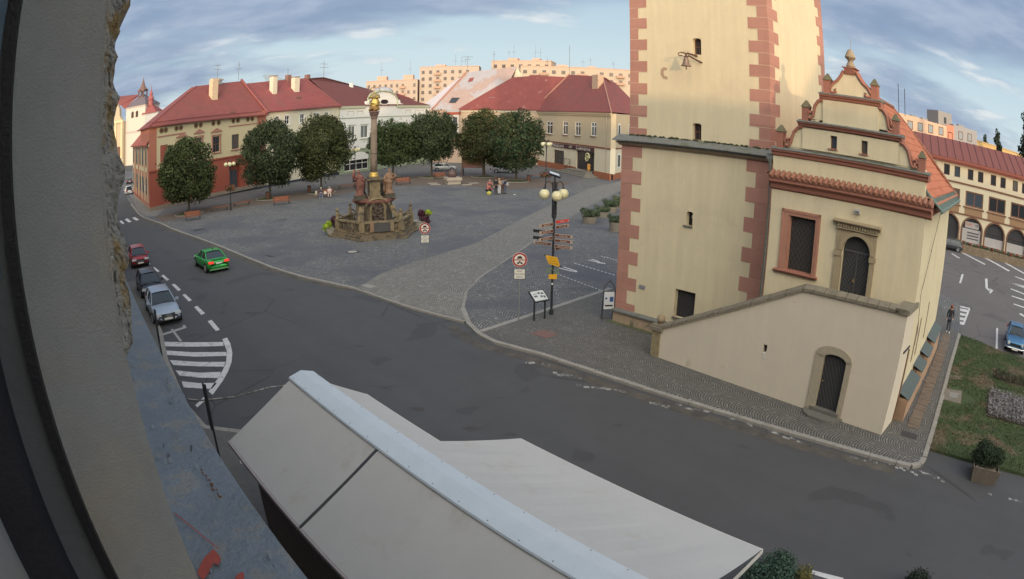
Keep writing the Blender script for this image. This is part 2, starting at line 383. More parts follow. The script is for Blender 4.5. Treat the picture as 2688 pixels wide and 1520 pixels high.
# ================================================================== GROUND
setts_dark = setts('setts_dark', (.13,.132,.136), (.225,.223,.22), (.056,.056,.058), blotch=(.115,.12,.145), fan=2.3, row=.19, stone=.19, rot=.72)
setts_path = setts('setts_path', (.20,.19,.175), (.29,.28,.255), (.08,.076,.07), fan=2.1, row=.18, stone=.17, rot=.78)
setts_small = setts('setts_small', (.125,.12,.115), (.18,.174,.163), (.055,.053,.052), palef=.22, fan=1.3, row=.12, stone=.12, rot=.72)
asph = asphalt('asphalt', (.073,.074,.080)); asph2 = asphalt('asphalt_back', (.115,.115,.122))
park = asphalt('parking_asphalt', (.125,.115,.118))
kerbm = M('kerb_granite', (.26,.245,.225), .85, .3, 2.5, bump=.3, bsc=20)
earth = M('far_ground', (.10,.105,.08), .95, .4, .05)
brickpave = M('brown_pavers', (.125,.10,.085), .85, .3, 3, bump=.3, bsc=14)
struct(MB().box(-900,900,-300,1500,-1.0,-.062), 'ground', earth)
struct(MB().poly([(-300,-120,-.05),(90,-120,-.05),(90,60,-.05),(20,120,-.05),(-10,180,-.05),(-140,235,-.05),(-300,200,-.05)]), 'road', asph)
KL = [(-132,176),(-85.8,116.5),(-69,95.1),(-60.7,84.9),(-50.4,72.5),(-47.1,69.0),(-40.5,63.4),(-36.7,59.6),(-29.5,53.4),(-25.7,50.05),(-20.6,45.2),(-16.8,41.6),(-13.3,38.9),(-11.4,37.8),(-9.34,36.5)]
KR = [(-2.6,36.2),(-2.57,35.0),(-2.55,32.8),(-2.08,30.3),(-1.41,28.66),(-.71,27.7),(1.29,26.25),(3.37,24.3),(5.12,22.6),(8.18,19.75),(10.55,17.55),(13.1,15.15),(13.6,14.75),(14.05,14.72),(14.5,15.05)]
sq = KL+[(-5.6,33.05),(-2.2,30.5)]+KR[3:]+[(27.2,27.9),(33,34.5),(30,60),(25,118),(8,150),(-20,150),(-60,120),(-140,190)]
struct(MB().prism(sq, -.06, .05), 'square_paving', setts_dark)
struct(MB().poly([(*p,.054) for p in [(-9.1,36.3),(-8.39,40),(-6,44.6),(-2.84,50.2),(2.07,66.6),(10.85,91.7),(17.2,104),(20.5,103),(15.1,90.7),(8.14,71.9),(3.5,57.7),(.13,46.2),(-1.99,39.4),(-2.6,36.2),(-2.57,35),(-2.5,32.5),(-2.25,30.75),(-5.6,33.12),(-9.3,36.45)]]), 'light_path', setts_path)
struct(MB().poly([(*p,.054) for p in [(-1.95,29.9),(-1.2,29.33),(5.76,37.1),(9,41),(30,34),(26.9,27.7),(14.4,15.2),(13.9,14.9),(13.2,15.35),(10.6,17.75),(8.3,19.95),(5.2,22.8),(3.45,24.5),(1.4,26.45),(-.6,27.9),(-1.3,28.8)]]), 'tower_pavement', setts_small)
front = [(-40.5,64.0),(-37,68.5),(-33,73.5),(-25.5,79.0),(-17,92),(-8,92.5),(-2,87.5),(6,91)]
back = [(-45,69),(-40,74.5),(-36,80),(-30,88),(-22,104.5),(-14,108),(0,106),(9,99)]
struct(MB().poly([(*p,.054) for p in front+back[::-1]]), 'tree_strip_paving', brickpave)
struct(MB().poly([(*p,.058) for p in back+[(12.5,109),(3,131),(-18,139),(-30,119.5),(-41.5,92),(-47.8,77)]]), 'back_street', asph2)
struct(MB().poly([(*p,.058) for p in [(-60,85.2),(-53,76),(-47.3,69.9),(-45,69.2),(-47.8,76),(-49.3,74.3),(-68,96.2),(-84,115)]]), 'corner_pavement', M('pavement_slabs', (.17,.165,.16), .85, .2, 1, bump=.2))
# kerb stones
kb = MB()
def kerb(pts, w=.24, z0=-.06, z1=.062, gap=1.05, jitter=.012):
    for (a, b) in zip(pts[:-1], pts[1:]):
        L = math.dist(a, b); n = max(1, round(L/gap)); an = math.atan2(b[1]-a[1], b[0]-a[0])
        for i in range(n):
            t = (i+.5)/n; kb.obox((a[0]+(b[0]-a[0])*t, a[1]+(b[1]-a[1])*t, (z0+z1)/2+rnd.uniform(-jitter, jitter)*.6), (L/n-.02, w, z1-z0), an+rnd.uniform(-.006,.006))
kerb(KL[3:]); kerb([(-9.34,36.5),(-5.65,33.05),(-2.3,30.55)], z1=.057, w=.20)
kerb([(3.5,57.7),(.13,46.2),(-1.99,39.4)]+KR[:3], z1=.058, w=.14); kerb(KR[2:])
kerb([(14.5,15.05),(18.3,19.0),(22.3,23.1),(27.2,27.9)], w=.22, z1=.10)
struct(kb, 'kerb', kerbm)
rs = MB()
for i in range(16):
    a = (-1.2+6.96*i/15.0*.98, 29.33+7.8*i/15.0*.98); rs.obox((a[0], a[1], .061), (.66, .30, .01), math.atan2(7.8,6.96))
struct(rs, 'stone_slab_row', M('pale_slab', (.27,.26,.245), .8, .2, 2))
# pavement and kerb on the camera's side of the street
U0 = math.radians(-49); cu_, su_ = math.cos(U0), math.sin(U0)
def H(s, v): return (s*cu_-v*su_, s*su_+v*cu_)        # along / out from the camera house's front
pv = [H(-46,4.6),H(-32.5,4.1),H(-28,3.6),H(-22.5,3.35),H(-20.4,3.6),H(-19,5.2),H(-14,5.4),H(20,5.4),H(20,-1),H(-46,-1)]
struct(MB().prism(pv, -.06, .05), 'near_pavement', M('near_paving', (.12,.115,.11), .85, .3, 4, bump=.5, bsc=9))
kb = MB(); kerb([H(-46,4.6),H(-32.5,4.1),H(-28,3.6),H(-22.5,3.35),H(-20.4,3.6),H(-19,5.2),H(-14,5.4)]); struct(kb, 'near_kerb', kerbm)
gd = MB(); gpts = [(-2.95,30.0),(-2.3,28.9),(-1.55,27.55),(.95,25.75),(3.0,23.75),(4.8,22.05),(7.85,19.2),(10.2,17.0),(12.8,14.75)]
gd.ribbon(gpts, .55, -.0475); gd.ribbon([(x-.28,y-.30) for x,y in KL[4:]], .45, -.0475)
struct(gd, 'gutter_dirt', M('gutter_dirt', (.092,.082,.072), .9, .45, 1.6, bump=.4, col2=(.070,.066,.064), c2sc=1.3, c2lo=.45, c2hi=.6))
# lawn and what lies in it
lawn = [(27.2,27.6),(26,26.6),(22.1,22.8),(15.15,15.65),(16.3,14.4),(17.5,13.3),(18.7,12.1),(24,6.9),(36,6),(42,15),(33,20.3),(29.95,22.9),(28.7,24.4),(28.0,26.4)]
grassm = M('lawn_green', (.047,.068,.03), .95, .4, .8, bump=.8, bsc=40, col2=(.115,.092,.062), c2sc=.5, c2lo=.49, c2hi=.62)
tag(MB().prism(lawn, -.05, .075).make('lawn', grassm), kind='structure')
gb = MB(); rg = random.Random(3)
def inside(p, poly):
    c = False; n = len(poly)
    for i in range(n):
        a, b = poly[i], poly[(i+1)%n]
        if (a[1] > p[1]) != (b[1] > p[1]) and p[0] < (b[0]-a[0])*(p[1]-a[1])/(b[1]-a[1])+a[0]: c = not c
    return c
for _ in range(60000):
    p = (rg.uniform(15,34), rg.uniform(9,28))
    if not inside(p, lawn) or (18.8 < p[0] < 20.8 and 18.6 < p[1] < 20.5): continue
    a = rg.uniform(0,PI); h = rg.uniform(.03,.075); ww = .03
    gb.m = 0 if rg.random() < .75 else 1
    gb.add([(p[0]-ww*math.cos(a),p[1]-ww*math.sin(a),.07),(p[0]+ww*math.cos(a),p[1]+ww*math.sin(a),.07),(p[0]+rg.uniform(-.04,.04),p[1]+rg.uniform(-.04,.04),.075+h)],[(0,1,2)])
tag(gb.make('lawn_grass', [M('grass_blade', (.048,.074,.028), .9, .4, .9, col2=(.115,.092,.062), c2sc=.5, c2lo=.49, c2hi=.62), M('grass_blade_pale', (.08,.095,.045), .9, .3, 1, col2=(.13,.105,.07), c2sc=.5, c2lo=.49, c2hi=.62)]), 'short uneven green grass with worn brown patches beside the chapel', 'grass', kind='stuff')
def slab(pts, z0, z1, name, mat, label, cat, group=None): return tag(MB().prism(pts, z0, z1).make(name, mat), label, cat, group)
slab([(19.72,20.42),(20.68,19.92),(19.56,18.7),(18.75,19.4)], .05, .10, 'inspection_slab', M('worn_slab',(.17,.15,.13),.9,.4,4,bump=.6), 'square stone slab round a hatch sunk in the lawn', 'slab')
slab([(19.75,19.95),(20.2,19.7),(19.75,19.25),(19.3,19.5)], .09, .115, 'hatch_cover', M('hatch_grey',(.22,.215,.21),.7,.2,4), 'pale square metal hatch cover in the middle of a lawn slab', 'hatch')
slab([(21.34,21.92),(22.0,21.58),(21.6,21.1),(20.95,21.5)], .05, .09, 'sunken_stone', M('worn_slab2',(.13,.105,.085),.9,.4,4), 'small brown stone plate in the grass beside the footpath', 'slab')
# chapel-side strip of broken flagstones
fl = MB()
for i in range(46):
    t = i/46; x0 = 15.25+t*10.6; y0 = 17.55+t*10.6
    fl.obox((x0+rnd.uniform(-.03,.03)+.18, y0-.12, .062+rnd.uniform(0,.02)), (.30, .62+rnd.uniform(-.08,.08), .03), PI/4+rnd.uniform(-.05,.05))
struct(fl, 'flagstone_strip', M('flagstone', (.16,.125,.10), .9, .4, 3, bump=.5))
struct(MB().poly([(*p,-.044) for p in [(27.6,27.9),(28.5,26.3),(29.1,24.5),(30.4,22.8),(33.4,20.2),(42,14.5),(90,10),(90,70),(60,90),(36,60),(31,36)]]), 'parking_lot', park)

# ------------------------------------------------------------------ paint on the road
paint = M('road_paint', (.52,.52,.53), .7, .28, 3, col2=(.24,.24,.245), c2sc=2.6, c2lo=.54, c2hi=.68)
worn = M('worn_paint', (.30,.295,.285), .8, .5, 5, col2=(.11,.108,.108), c2sc=3.0, c2lo=.42, c2hi=.55)
def paint_poly(pts, name='road_marking', mat=paint, z=-.044): return tag(MB().poly([(*p[:2], z) for p in pts]).make(name, mat), kind='structure')
def zg(p, z=-.05): q = G(*p, z); return q[:2]
k8 = lambda x, y: zg((300+x*.3434, 600+y*.3434))
for (a, b, c, d) in [((225,250),(240,243),(278,272),(262,278)),((288,300),(305,294),(347,326),(330,334)),((358,360),(376,353),(420,390),(402,399)),((438,428),(460,422),(510,468),(488,478)),((520,507),(543,501),(594,548),(570,558)),((610,600),(636,592),(694,648),(665,660)),((713,708),(745,699),(808,774),(776,784))]:
    paint_poly([k8(*a), k8(*b), k8(*c), k8(*d)], 'lane_dash')
mk = MB(); mk.v = []
def mq(mb, *pts, z=-.044): mb.poly([(*k8(*p), z) for p in pts])
mq(mk, (368,866),(600,870),(832,868),(836,898),(600,904),(380,900))
mq(mk, (384,932),(600,946),(858,944),(858,974),(620,980),(402,966))
mq(mk, (424,1006),(640,1020),(858,1020),(845,1056),(640,1054),(452,1044))
mq(mk, (468,1084),(640,1102),(815,1096),(800,1144),(640,1140),(498,1124))
mq(mk, (515,1168),(640,1182),(786,1180),(745,1226),(640,1222),(530,1214))
arc = [(826,846),(862,834),(888,880),(903,950),(897,1020),(872,1090),(830,1165),(752,1272),(720,1246),(790,1150),(832,1080),(856,1010),(862,940),(852,890)]
for i in range(6): mq(mk, arc[i+1], arc[i+2], arc[12-i], arc[13-i] if i else arc[0])
mq(mk, (620,1350),(690,1282),(706,1306),(634,1368))
tag(mk.make('hatched_island_marking', paint), kind='structure')
mk = MB(); mq(mk, (345,812),(528,752),(520,742),(540,737),(553,760),(360,822)); mq(mk, (430,770),(450,770),(520,860),(500,864), z=-.0435)
tag(mk.make('parking_bay_marking', M('thin_paint',(.33,.33,.33),.8,.4,5)), kind='structure')
b4 = lambda x, y: zg((300+x*.2198, 400+y*.2198))
for q in [((60,822),(85,812),(120,850),(95,858)),((122,798),(158,790),(206,828),(168,838)),((212,782),(245,774),(297,804),(260,815))]:
    paint_poly([b4(*p) for p in q], 'crossing_stripe')
# worn white line along the kerb below the chapel
wl = MB()
for (x0,y0,x1,y1) in [(1378,950,1448,958),(1440,978,1530,992),(1512,1010,1672,1030),(1705,1058,1768,1070),(1775,1062,1960,1105),(1960,1110,2110,1163),(2230,1198,2330,1220),(2330,1216,2410,1245),(2400,1232,2480,1262),(2580,1290,2688,1316)]:
    n = 8
    for i in range(n):
        if rnd.random() < .15: continue
        t0, t1 = i/n, (i+rnd.uniform(.6,1.05))/n; o = rnd.uniform(-3,3)
        a = zg((x0+(x1-x0)*t0, y0+(y1-y0)*t0+o-2)); b = zg((x0+(x1-x0)*t1, y0+(y1-y0)*t1+o-2)); c = zg((x0+(x1-x0)*t1, y0+(y1-y0)*t1+o+3)); d_ = zg((x0+(x1-x0)*t0, y0+(y1-y0)*t0+o+3))
        wl.poly([(*d_,-.0442+i*1e-5),(*c,-.0442+i*1e-5),(*b,-.0442+i*1e-5),(*a,-.0442+i*1e-5)])
tag(wl.make('worn_edge_line', worn), kind='structure')
paint_poly([zg((2128,1506)), zg((2205,1530)), zg((2215,1518)), zg((2132,1497))], 'edge_line')
r6 = lambda x, y: zg((2380+x*.4123, 720+y*.4123)); r5 = lambda x, y: zg((2350+x*.3435, 260+y*.3435))
for f, q in [(r6,((570,343),(582,343),(578,488),(565,486))),(r6,((350,0),(364,0),(346,58),(334,56))),(r6,((499,28),(515,28),(517,88),(502,88))),(r6,((502,88),(517,86),(533,100),(528,112))),(r6,((528,90),(552,104),(530,126),(526,110))),
             (r5,((466,1155),(478,1152),(690,1262),(684,1268))),(r5,((428,1182),(436,1180),(494,1214),(488,1219))),(r5,((646,1196),(658,1193),(876,1312),(866,1318))),(r5,((818,1245),(828,1242),(988,1330),(984,1338))),(r5,((912,1358),(920,1356),(990,1380),(986,1388))),(r5,((866,1400),(874,1398),(990,1430),(986,1440))),
             (r6,((650,52),(652,47),(747,82),(747,89))),(r6,((660,95),(662,90),(747,122),(747,130))),(r6,((668,142),(670,136),(747,160),(747,168))),(r6,((680,192),(682,187),(747,208),(747,216))),(r6,((712,252),(730,250),(747,262),(747,274)))]:
    paint_poly([f(*p) for p in q], 'parking_marking', z=-.040)
zb = MB()
for q in [((275,185),(405,216),(400,224),(277,196)),((280,206),(392,228),(384,243),(280,222)),((280,234),(384,254),(377,268),(280,250)),((278,262),(374,280),(364,296),(278,280)),((276,288),(360,306),(356,322),(276,304)),((390,226),(405,222),(366,324),(354,322))]:
    zb.poly([(*r6(*p), -.039-len(zb.f)*.0003) for p in q])
tag(zb.make('crossing_marking', paint), kind='structure')
lt = lambda x, y: G(1250+x*.32967, 420+y*.32967, .06)[:2]
rm = MB(); paintz = .062
for q in [((888,798),(895,794),(1030,822),(1026,829)),((915,790),(922,786),(985,808),(978,814)),((655,862),(660,857),(762,880),(758,887)),((690,852),(697,848),(810,884),(800,890)),((740,884),(748,880),(806,888),(800,894)),((960,820),(966,815),(1030,820),(1028,828))]:
    rm.poly([(*lt(*p), paintz+len(rm.f)*1e-4) for p in q])
for (x0,y0,x1,y1,n) in [(995,765,1130,800,6),(780,820,1115,920,11),(640,905,1000,1040,13)]:
    for i in range(n):
        x = x0+(x1-x0)*i/n; y = y0+(y1-y0)*i/n; sx = (x1-x0)/n*.62; sy = (y1-y0)/n*.62
        rm.poly([(*lt(x,y+2.5), paintz),(*lt(x+sx,y+sy+2.5), paintz),(*lt(x+sx,y+sy-2.5), paintz),(*lt(x,y-2.5), paintz)])
tag(rm.make('parking_letters_marking', M('cobble_paint',(.5,.5,.5),.8,.3,6)), kind='structure')
iron = M('cast_iron', (.05,.048,.05), .6, .2, 8, bump=.5)
def cover(px, py, r, label, mat2=None, rect=None, z=.058, mat=None):
    x, y, _ = G(px, py, z)
    b = MB()
    if rect: b.obox((x,y,z+.004), (rect[0],rect[1],.012), rect[2])
    else: b.lathe([(r,z-.01),(r,z+.01),(r*.72,z+.012)],x,y,20)
    o = tag(b.make('manhole_cover', mat or iron, loc=(0,0,0)), label, 'manhole cover')
    if mat2: part(o, MB().lathe([(r*.68,z+.010),(r*.66,z+.016)],x,y,20), 'lid', mat2)
cover(925,661,.55,'round manhole with a pale lid between monument and kerb', M('pale_lid',(.36,.33,.31),.7,.1,5))
cover(742,577,.3,'small dark cover far left of the monument on the square', rect=(.9,.25,.2)); cover(522,603,.3,'blue-grey drain plate near the first tree and bench', rect=(1.3,.7,.75))
cover(968,751,.3,'pale square plate at the corner of the light path', rect=(.9,.5,-.6), mat=M('pale_cover', (.27,.26,.24), .8, .2, 6)); cover(708,672,.2,'flat dark drain on the square inside the long kerb', rect=(.9,.3,-.7))
x, y, _ = G(1430,877,.06); tag(MB().obox((x,y,.066),(.95,.85,.01),-.75).make('tiled_patch', M('red_tile_patch',(.17,.10,.09),.8,.25,12)), 'square patch of reddish tiles in the paving below the signpost', 'tile patch')
x, y, _ = G(2387,1142,.06); tag(MB().obox((x,y,.066),(.75,.45,.012),-.8).make('shoe_grate', iron), 'dark square grate in the pavement by the chapel corner', 'grate')
cb = MB(); cb.tube([(-12.85,19.78,.07),(-11.9,19.9,.0),(-10.6,20.6,-.03),(-9.4,21.8,-.03),(-8.0,22.4,-.03)], .03, 5)
tag(cb.make('tar_seam', worn), kind='structure')
for (px,py,r_) in [(1093,1073,.28),(1340,1140,.2),(1240,1125,.3),(1620,1116,.2),(660,822,.5)]:
    x,y,_ = G(px,py,-.045); bb = MB(); n=10
    bb.poly([(x+r_*(1+.3*math.sin(k*2.3+px))*math.cos(2*PI*k/n), y+.6*r_*(1+.3*math.cos(k*1.7+py))*math.sin(2*PI*k/n), -.0455) for k in range(n)])
    tag(bb.make('asphalt_patch', M('tar', (.06,.058,.06), .8, .3, 5)), kind='structure')

# ================================================================== THE CAMERA'S OWN HOUSE (window reveal, ledge) AND ITS NEIGHBOURS
conc = M('reveal_render', (.30,.30,.29), .95, .16, 3.2, bump=.35, bsc=170, streak=.16, col2=(.345,.31,.26), c2sc=1.3, c2lo=.48, c2hi=.66)
rough_pl = M('broken_plaster', (.42,.40,.36), .95, .45, 26, bump=1.0, bsc=130, col2=(.42,.30,.14), c2sc=9, c2lo=.50, c2hi=.62)
ledgem = M('painted_ledge', (.20,.235,.27), .7, .22, 3, bump=.8, bsc=45, col2=(.25,.255,.25), c2sc=9, c2lo=.52, c2hi=.60)
ledgem_n = ledgem
hs = thing('camera_house', 'grey house the view looks out of, with its bare window reveal', 'house', (0,0,0), U0)
# local: x along the front (to the right), y outwards = +v
def jam(t):   # the reveal's two edges, slightly out of plumb; t = z
    return (-.172+.0)*0
zb0, zt0 = 8.4, 11.4
def vout(z): return .085+(.044-.085)*(z-9.02)/(10.27-9.02)
def vin(z): return -.132+(-.171+.132)*(z-9.08)/(10.33-9.08)
mb = MB(); NZ = 12
for i in range(NZ):
    z0, z1 = zb0+(zt0-zb0)*i/NZ, zb0+(zt0-zb0)*(i+1)/NZ
    mb.quad((-1.2,vin(z0),z0),(-1.2,vout(z0),z0),(-1.2,vout(z1),z1),(-1.2,vin(z1),z1))
mb.quad((-1.2,vout(zb0),zb0),(-4.5,vout(zb0),zb0),(-4.5,vout(zt0),zt0),(-1.2,vout(zt0),zt0))
mb.box(-46,-1.21,-.9,-.02,0,13.6)
mb.box(-1.4,1.6,-.9,-.35,0,13.6); mb.box(1.6,13.0,-.9,-.02,0,13.6); mb.box(-1.4,1.6,-.9,.0,0,8.8); mb.box(-1.4,1.6,-.9,.0,11.6,13.6)
part(hs, mb, 'wall', conc)
# ragged plaster edge standing proud of the reveal
mb = MB()
ragged = [(345,-40),(345,8),(322,38),(312,62),(318,78),(305,98),(303,125),(312,145),(304,165),(302,190),(298,215),(306,235),(318,252),(308,280),(301,310),(300,340),(308,372),(310,400),(330,440),(330,470),(312,520),(309,560),(315,600),(333,640),(340,672),(342,695),(328,722),(338,760),(345,790),(347,820),(350,865),(352,905),(335,938),(322,942)]
prof = []
for (px,py) in ragged:
    r_ = ray(px,py); uu = r_[0]*cu_+r_[1]*su_; vv = -r_[0]*su_+r_[1]*cu_; t_ = 1.235/(-uu); prof.append((vv*t_, CAMH+r_[2]*t_))
import mathutils.noise as mn
pp = []
for i in range(len(prof)-1):
    for k in range(5):
        t_ = k/5; pp.append((prof[i][0]*(1-t_)+prof[i+1][0]*t_, prof[i][1]*(1-t_)+prof[i+1][1]*t_))
pp.append(prof[-1]); n = len(pp); NX = 9; vs = []
for j in range(NX+1):
    for i, (vv, z) in enumerate(pp):
        q = j/NX; base = vout(z)-.004
        yv = base+(vv-base)*q; xx = -1.2-.055*q**.8+ .012*mn.noise(Vector((q*5, z*26, 3)))+.010*mn.noise(Vector((q*16, z*90, 1)))
        if 0 < j < NX: yv += .004*mn.noise(Vector((j*2.1, z*45, 7)))
        vs.append((xx-.0 if j else -1.199, yv, z))
for i, (vv, z) in enumerate(pp): vs.append((-1.62, vv*.96, z))
fs = [(j*n+i, (j+1)*n+i, (j+1)*n+i+1, j*n+i+1) for j in range(NX+1) for i in range(n-1)]
mb.add(vs, fs); part(hs, mb, 'broken_plaster_edge', rough_pl, 'crumbling ochre and grey plaster edge', smooth=False)
# window frame and seal inside the reveal
mb = MB()
for i in range(NZ):
    z0, z1 = zb0+(zt0-zb0)*i/NZ, zb0+(zt0-zb0)*(i+1)/NZ
    for (xa, ya, xb_, yb) in [(-1.198,0,-1.16,0),(-1.16,0,-1.16,-.026),(-1.16,-.026,-1.198,-.03)]:
        mb.quad((xa,vin(z0)+ya,z0),(xb_,vin(z0)+yb,z0),(xb_,vin(z1)+yb,z1),(xa,vin(z1)+ya,z1))
wfm = MB()
for i in range(NZ):
    z0, z1 = zb0+(zt0-zb0)*i/NZ, zb0+(zt0-zb0)*(i+1)/NZ
    wfm.quad((-1.192,-.48,z0),(-1.192,vin(z0)-.02,z0),(-1.192,vin(z1)-.02,z1),(-1.192,-.48,z1))
wf = part(hs, wfm, 'window_frame', M('old_window_frame', (.11,.115,.12), .6, .2, 4, bump=.2, bsc=40))
part(wf, mb, 'seal', M('black_rubber', (.018,.016,.018), .5, .3, 12, bump=.3, bsc=60))
part(wf, MB().box(-1.185,-1.05,-.46,-.245,8.5,9.75), 'sash', M('sash_dark', (.028,.026,.03), .6, .3, 6, bump=.3, bsc=50))
part(wf, MB().box(-1.19,-1.18,-.46,-.206,9.80,11.3), 'pane', M('blue_pane', (.12,.17,.22), .25, .2, 5))
# painted ledge under the window
mb = MB(); ZL = 9.0
def vl(s): return .335
nx, ny = 150, 12
vs = []
for i in range(nx+1):
    s_ = -5.2+6.4*i/nx
    for j in range(ny+1):
        v_ = -.06+.42*j/ny; vs.append((s_, v_, ZL+(.004*mn.noise(Vector((s_*9, v_*14, 0)))+.0025*mn.noise(Vector((s_*34, v_*40, 2))))-.02*(j/ny)+(.012 if -2.43 < s_ < -2.38 else 0)))
fs = [(i*(ny+1)+j, (i+1)*(ny+1)+j, (i+1)*(ny+1)+j+1, i*(ny+1)+j+1) for i in range(nx) for j in range(ny)]
mb.add(vs, fs); mb.box(-46,1.2,.30,.355,8.90,8.965); mb.box(-46,1.2,-.05,.30,8.80,8.93); mb.box(-46,-5.2,-.05,.355,8.965,8.985)
ld = part(hs, mb, 'ledge', ledgem, 'blue-grey painted ledge, peeling', smooth=True)
fk = MB(); rf_ = random.Random(5)
for i in range(120):
    s_ = rf_.uniform(-3.2,-.75); v_ = rf_.uniform(.10,.32); 
    if mn.noise(Vector((s_*2.3, v_*6, 9))) < .02: continue
    a = rf_.uniform(0,PI); l = rf_.uniform(.003,.010); w0 = l*rf_.uniform(.25,.5); zz_ = 8.999+.004; c_, d_ = math.cos(a), math.sin(a)
    fk.add([(s_-l*c_+w0*d_, v_-l*d_-w0*c_, zz_-.02*v_/.36), (s_+l*c_+w0*d_, v_+l*d_-w0*c_, zz_-.02*v_/.36), (s_+l*c_-w0*d_, v_+l*d_+w0*c_, zz_+.008), (s_-l*c_*.6-w0*d_, v_-l*d_*.6+w0*c_, zz_+.006)], [(0,1,2,3)])
tag(part(ld, fk, 'paint_flakes', M('flake_paint', (.19,.21,.235), .8, .4, 30)), kind='stuff')
redp = M('red_paint_patch', (.36,.075,.055), .75, .25, 12)
def hinv(px, py, z):
    x, y, _ = G(px, py, z); return (x*cu_+y*su_, -x*su_+y*cu_, z)
zz = 9.003
mb = MB(); mb.poly([hinv(*p, zz) for p in [(560,1440),(575,1458),(580,1470),(573,1483),(560,1478),(553,1495),(545,1508),(533,1522),(522,1512),(518,1500),(535,1465)]])
mb.poly([hinv(*p, zz) for p in [(612,1528),(622,1508),(638,1500),(642,1512),(636,1530)]])
for i in range(14): 
    px = 458+(574-458)*i/14; py = 1345+(1440-1345)*i/14
    mb.poly([hinv(px,py,zz), hinv(px+9,py+7,zz), hinv(px+8,py+9,zz), hinv(px-1,py+3,zz)])
part(ld, mb, 'red_paint_mark', redp)
rust = MB()
for i in range(16):
    px, py = 528+i*3.2+rnd.uniform(-3,3), 1238+i*4.4+rnd.uniform(-3,3)
    a = hinv(px,py,zz-.004); s_ = rnd.uniform(.003,.008); rust.obox((a[0],a[1],zz-.0015),(s_*1.6,s_*.5,.004), rnd.uniform(-.4,1.2))
part(ld, rust, 'rust_chips', M('rust', (.17,.075,.035), .9, .3, 12))
# roof of the camera's house and the unseen houses added along this street side, heights set to cast the shade
tile_old = M('old_tiles', (.22,.09,.06), .85, .2, 3)
hm = MB(); hm.box(-13,13.0,-13,-1.0,0,13.6); part(hs, hm, 'house_body', M('render_grey', (.24,.22,.19), .9, .1, 1))
rf = MB(); rf.xprism([(-13.6,13.4),(-.2,13.4),(-.2,13.6),(-6.8,20.6),(-13.6,13.6)], -13.2, 13.0); part(hs, rf, 'roof', tile_old)
def nbh(s0, s1, h, rh, label, colr):
    t = thing('unseen_house', label, 'house', (0,0,0), U0, 'unseen houses along the camera side of the street')
    part(t, MB().box(s0+.02,s1-.02,-12,-.9,0,h), 'wall', M('side_house_'+str(int(s0)), colr, .9, .1, 1))
    part(t, MB().xprism([(-12.4,h),(-.5,h),(-.5,h+.2),(-6.4,h+rh),(-12.4,h+.2)], s0, s1), 'roof', tile_old)
nbh(-36,-13.2,13.0,5.6,'cream three-storey house next to the parked cars, out of view', (.45,.4,.3))
nbh(-58,-36,11.5,4.4,'unseen ochre house further up the parked-car side of the street', (.4,.3,.18))
nbh(-92,-58,9.0,4.0,'unseen low pink house at the far end of the parked-car side', (.4,.28,.24))
nbh(13.0,40.5,10.6,4.2,'unseen low house facing the tower from across the street', (.4,.36,.28))
nbh(80.0,175,14.0,6.5,'unseen long tall house row continuing past the lawn across the street', (.4,.36,.3))
nbh(40.5,80,14.0,5.2,'unseen tall house facing the lawn from across the street', (.42,.38,.3))

# ================================================================== TERRACE AWNING
AW = math.radians(-47.5); AP = G(759,991.5,3.98)[:2]
aw = thing('terrace_awning', 'cream double-sided awning with a pale metal ridge cap over the cafe terrace', 'awning', (*AP,0), AW)
AF = Frame(AP, AW)
canvas = M('cream_canvas', (.43,.42,.415), .8, .07, .9, streak=.0, bump=.08, bsc=260, col2=(.37,.35,.32), c2sc=1.4, c2lo=.55, c2hi=.8)
canvas2 = M('white_canvas', (.45,.445,.445), .8, .07, .9, bump=.08, bsc=260, col2=(.41,.39,.36), c2sc=1.6, c2lo=.55, c2hi=.8)
capm = M('ridge_metal', (.50,.56,.62), .45, .10, 1.6, spec=.5, bump=.05, bsc=8)
LR = 13.0; RW = .69
mb = MB(); mb.xprism([(-.02,3.96),(0,4.0),(RW*.5,4.10),(RW,4.0),(RW+.02,3.96),(RW*.5,4.06)], 0, LR); cp = part(aw, mb, 'ridge_cap', capm)
bo = MB()
for i in range(16):
    for yy in (.05, RW-.05): part(cp, MB().ball((.18+i*.72+(.2 if yy > .2 else 0), yy, 4.012), .013, 6, 4), 'screw', M('screw_dark', (.06,.06,.07), .5))
def canvas_sheet(x0, x1, y0, z0, y1, z1, mat, sag=.02, nx=40, ny=14, wr=.006, seed=0, xs0=0, xs1=0, name='canopy'):
    mb = MB(); vs = []
    for i in range(nx+1):
        for j in range(ny+1):
            a, b = i/nx, j/ny; x = (x0+xs0*b)+((x1+xs1*b)-(x0+xs0*b))*a
            zz = z0+(z1-z0)*b-sag*math.sin(PI*b)*(.6+.4*math.sin(PI*a))+wr*(mn.noise(Vector(((x-b*.8)*2.2+seed, b*.5, seed)))+.45*mn.noise(Vector(((x-b*.8)*7.0+seed, b*.9, seed+3))))*math.sin(PI*min(b*1.2,1))**.5
            vs.append((x, y0+(y1-y0)*b, zz))
    mb.add(vs, [(i*(ny+1)+j,(i+1)*(ny+1)+j,(i+1)*(ny+1)+j+1,i*(ny+1)+j+1) for i in range(nx) for j in range(ny)])
    return part(aw, mb, name, mat, smooth=True)
gx = AF.inv(*G(991,1172,3.98)[:2])[0]; print('gap x', gx, 'eave pts', AF.inv(*G(602,1161,2.75)[:2]), AF.inv(*G(793,1388,2.75)[:2]), AF.inv(*G(797,1392,2.75)[:2]))
for zz in (3.2,3.4,3.6): print('right', zz, AF.inv(*G(960,1033,zz)[:2]), AF.inv(*G(1173,1167,zz)[:2]), AF.inv(*G(1363,1146,zz)[:2]), AF.inv(*G(1995,1439,zz)[:2]), AF.inv(*G(1890,1519,zz)[:2]))
YL, ZLv = -1.92, 2.75
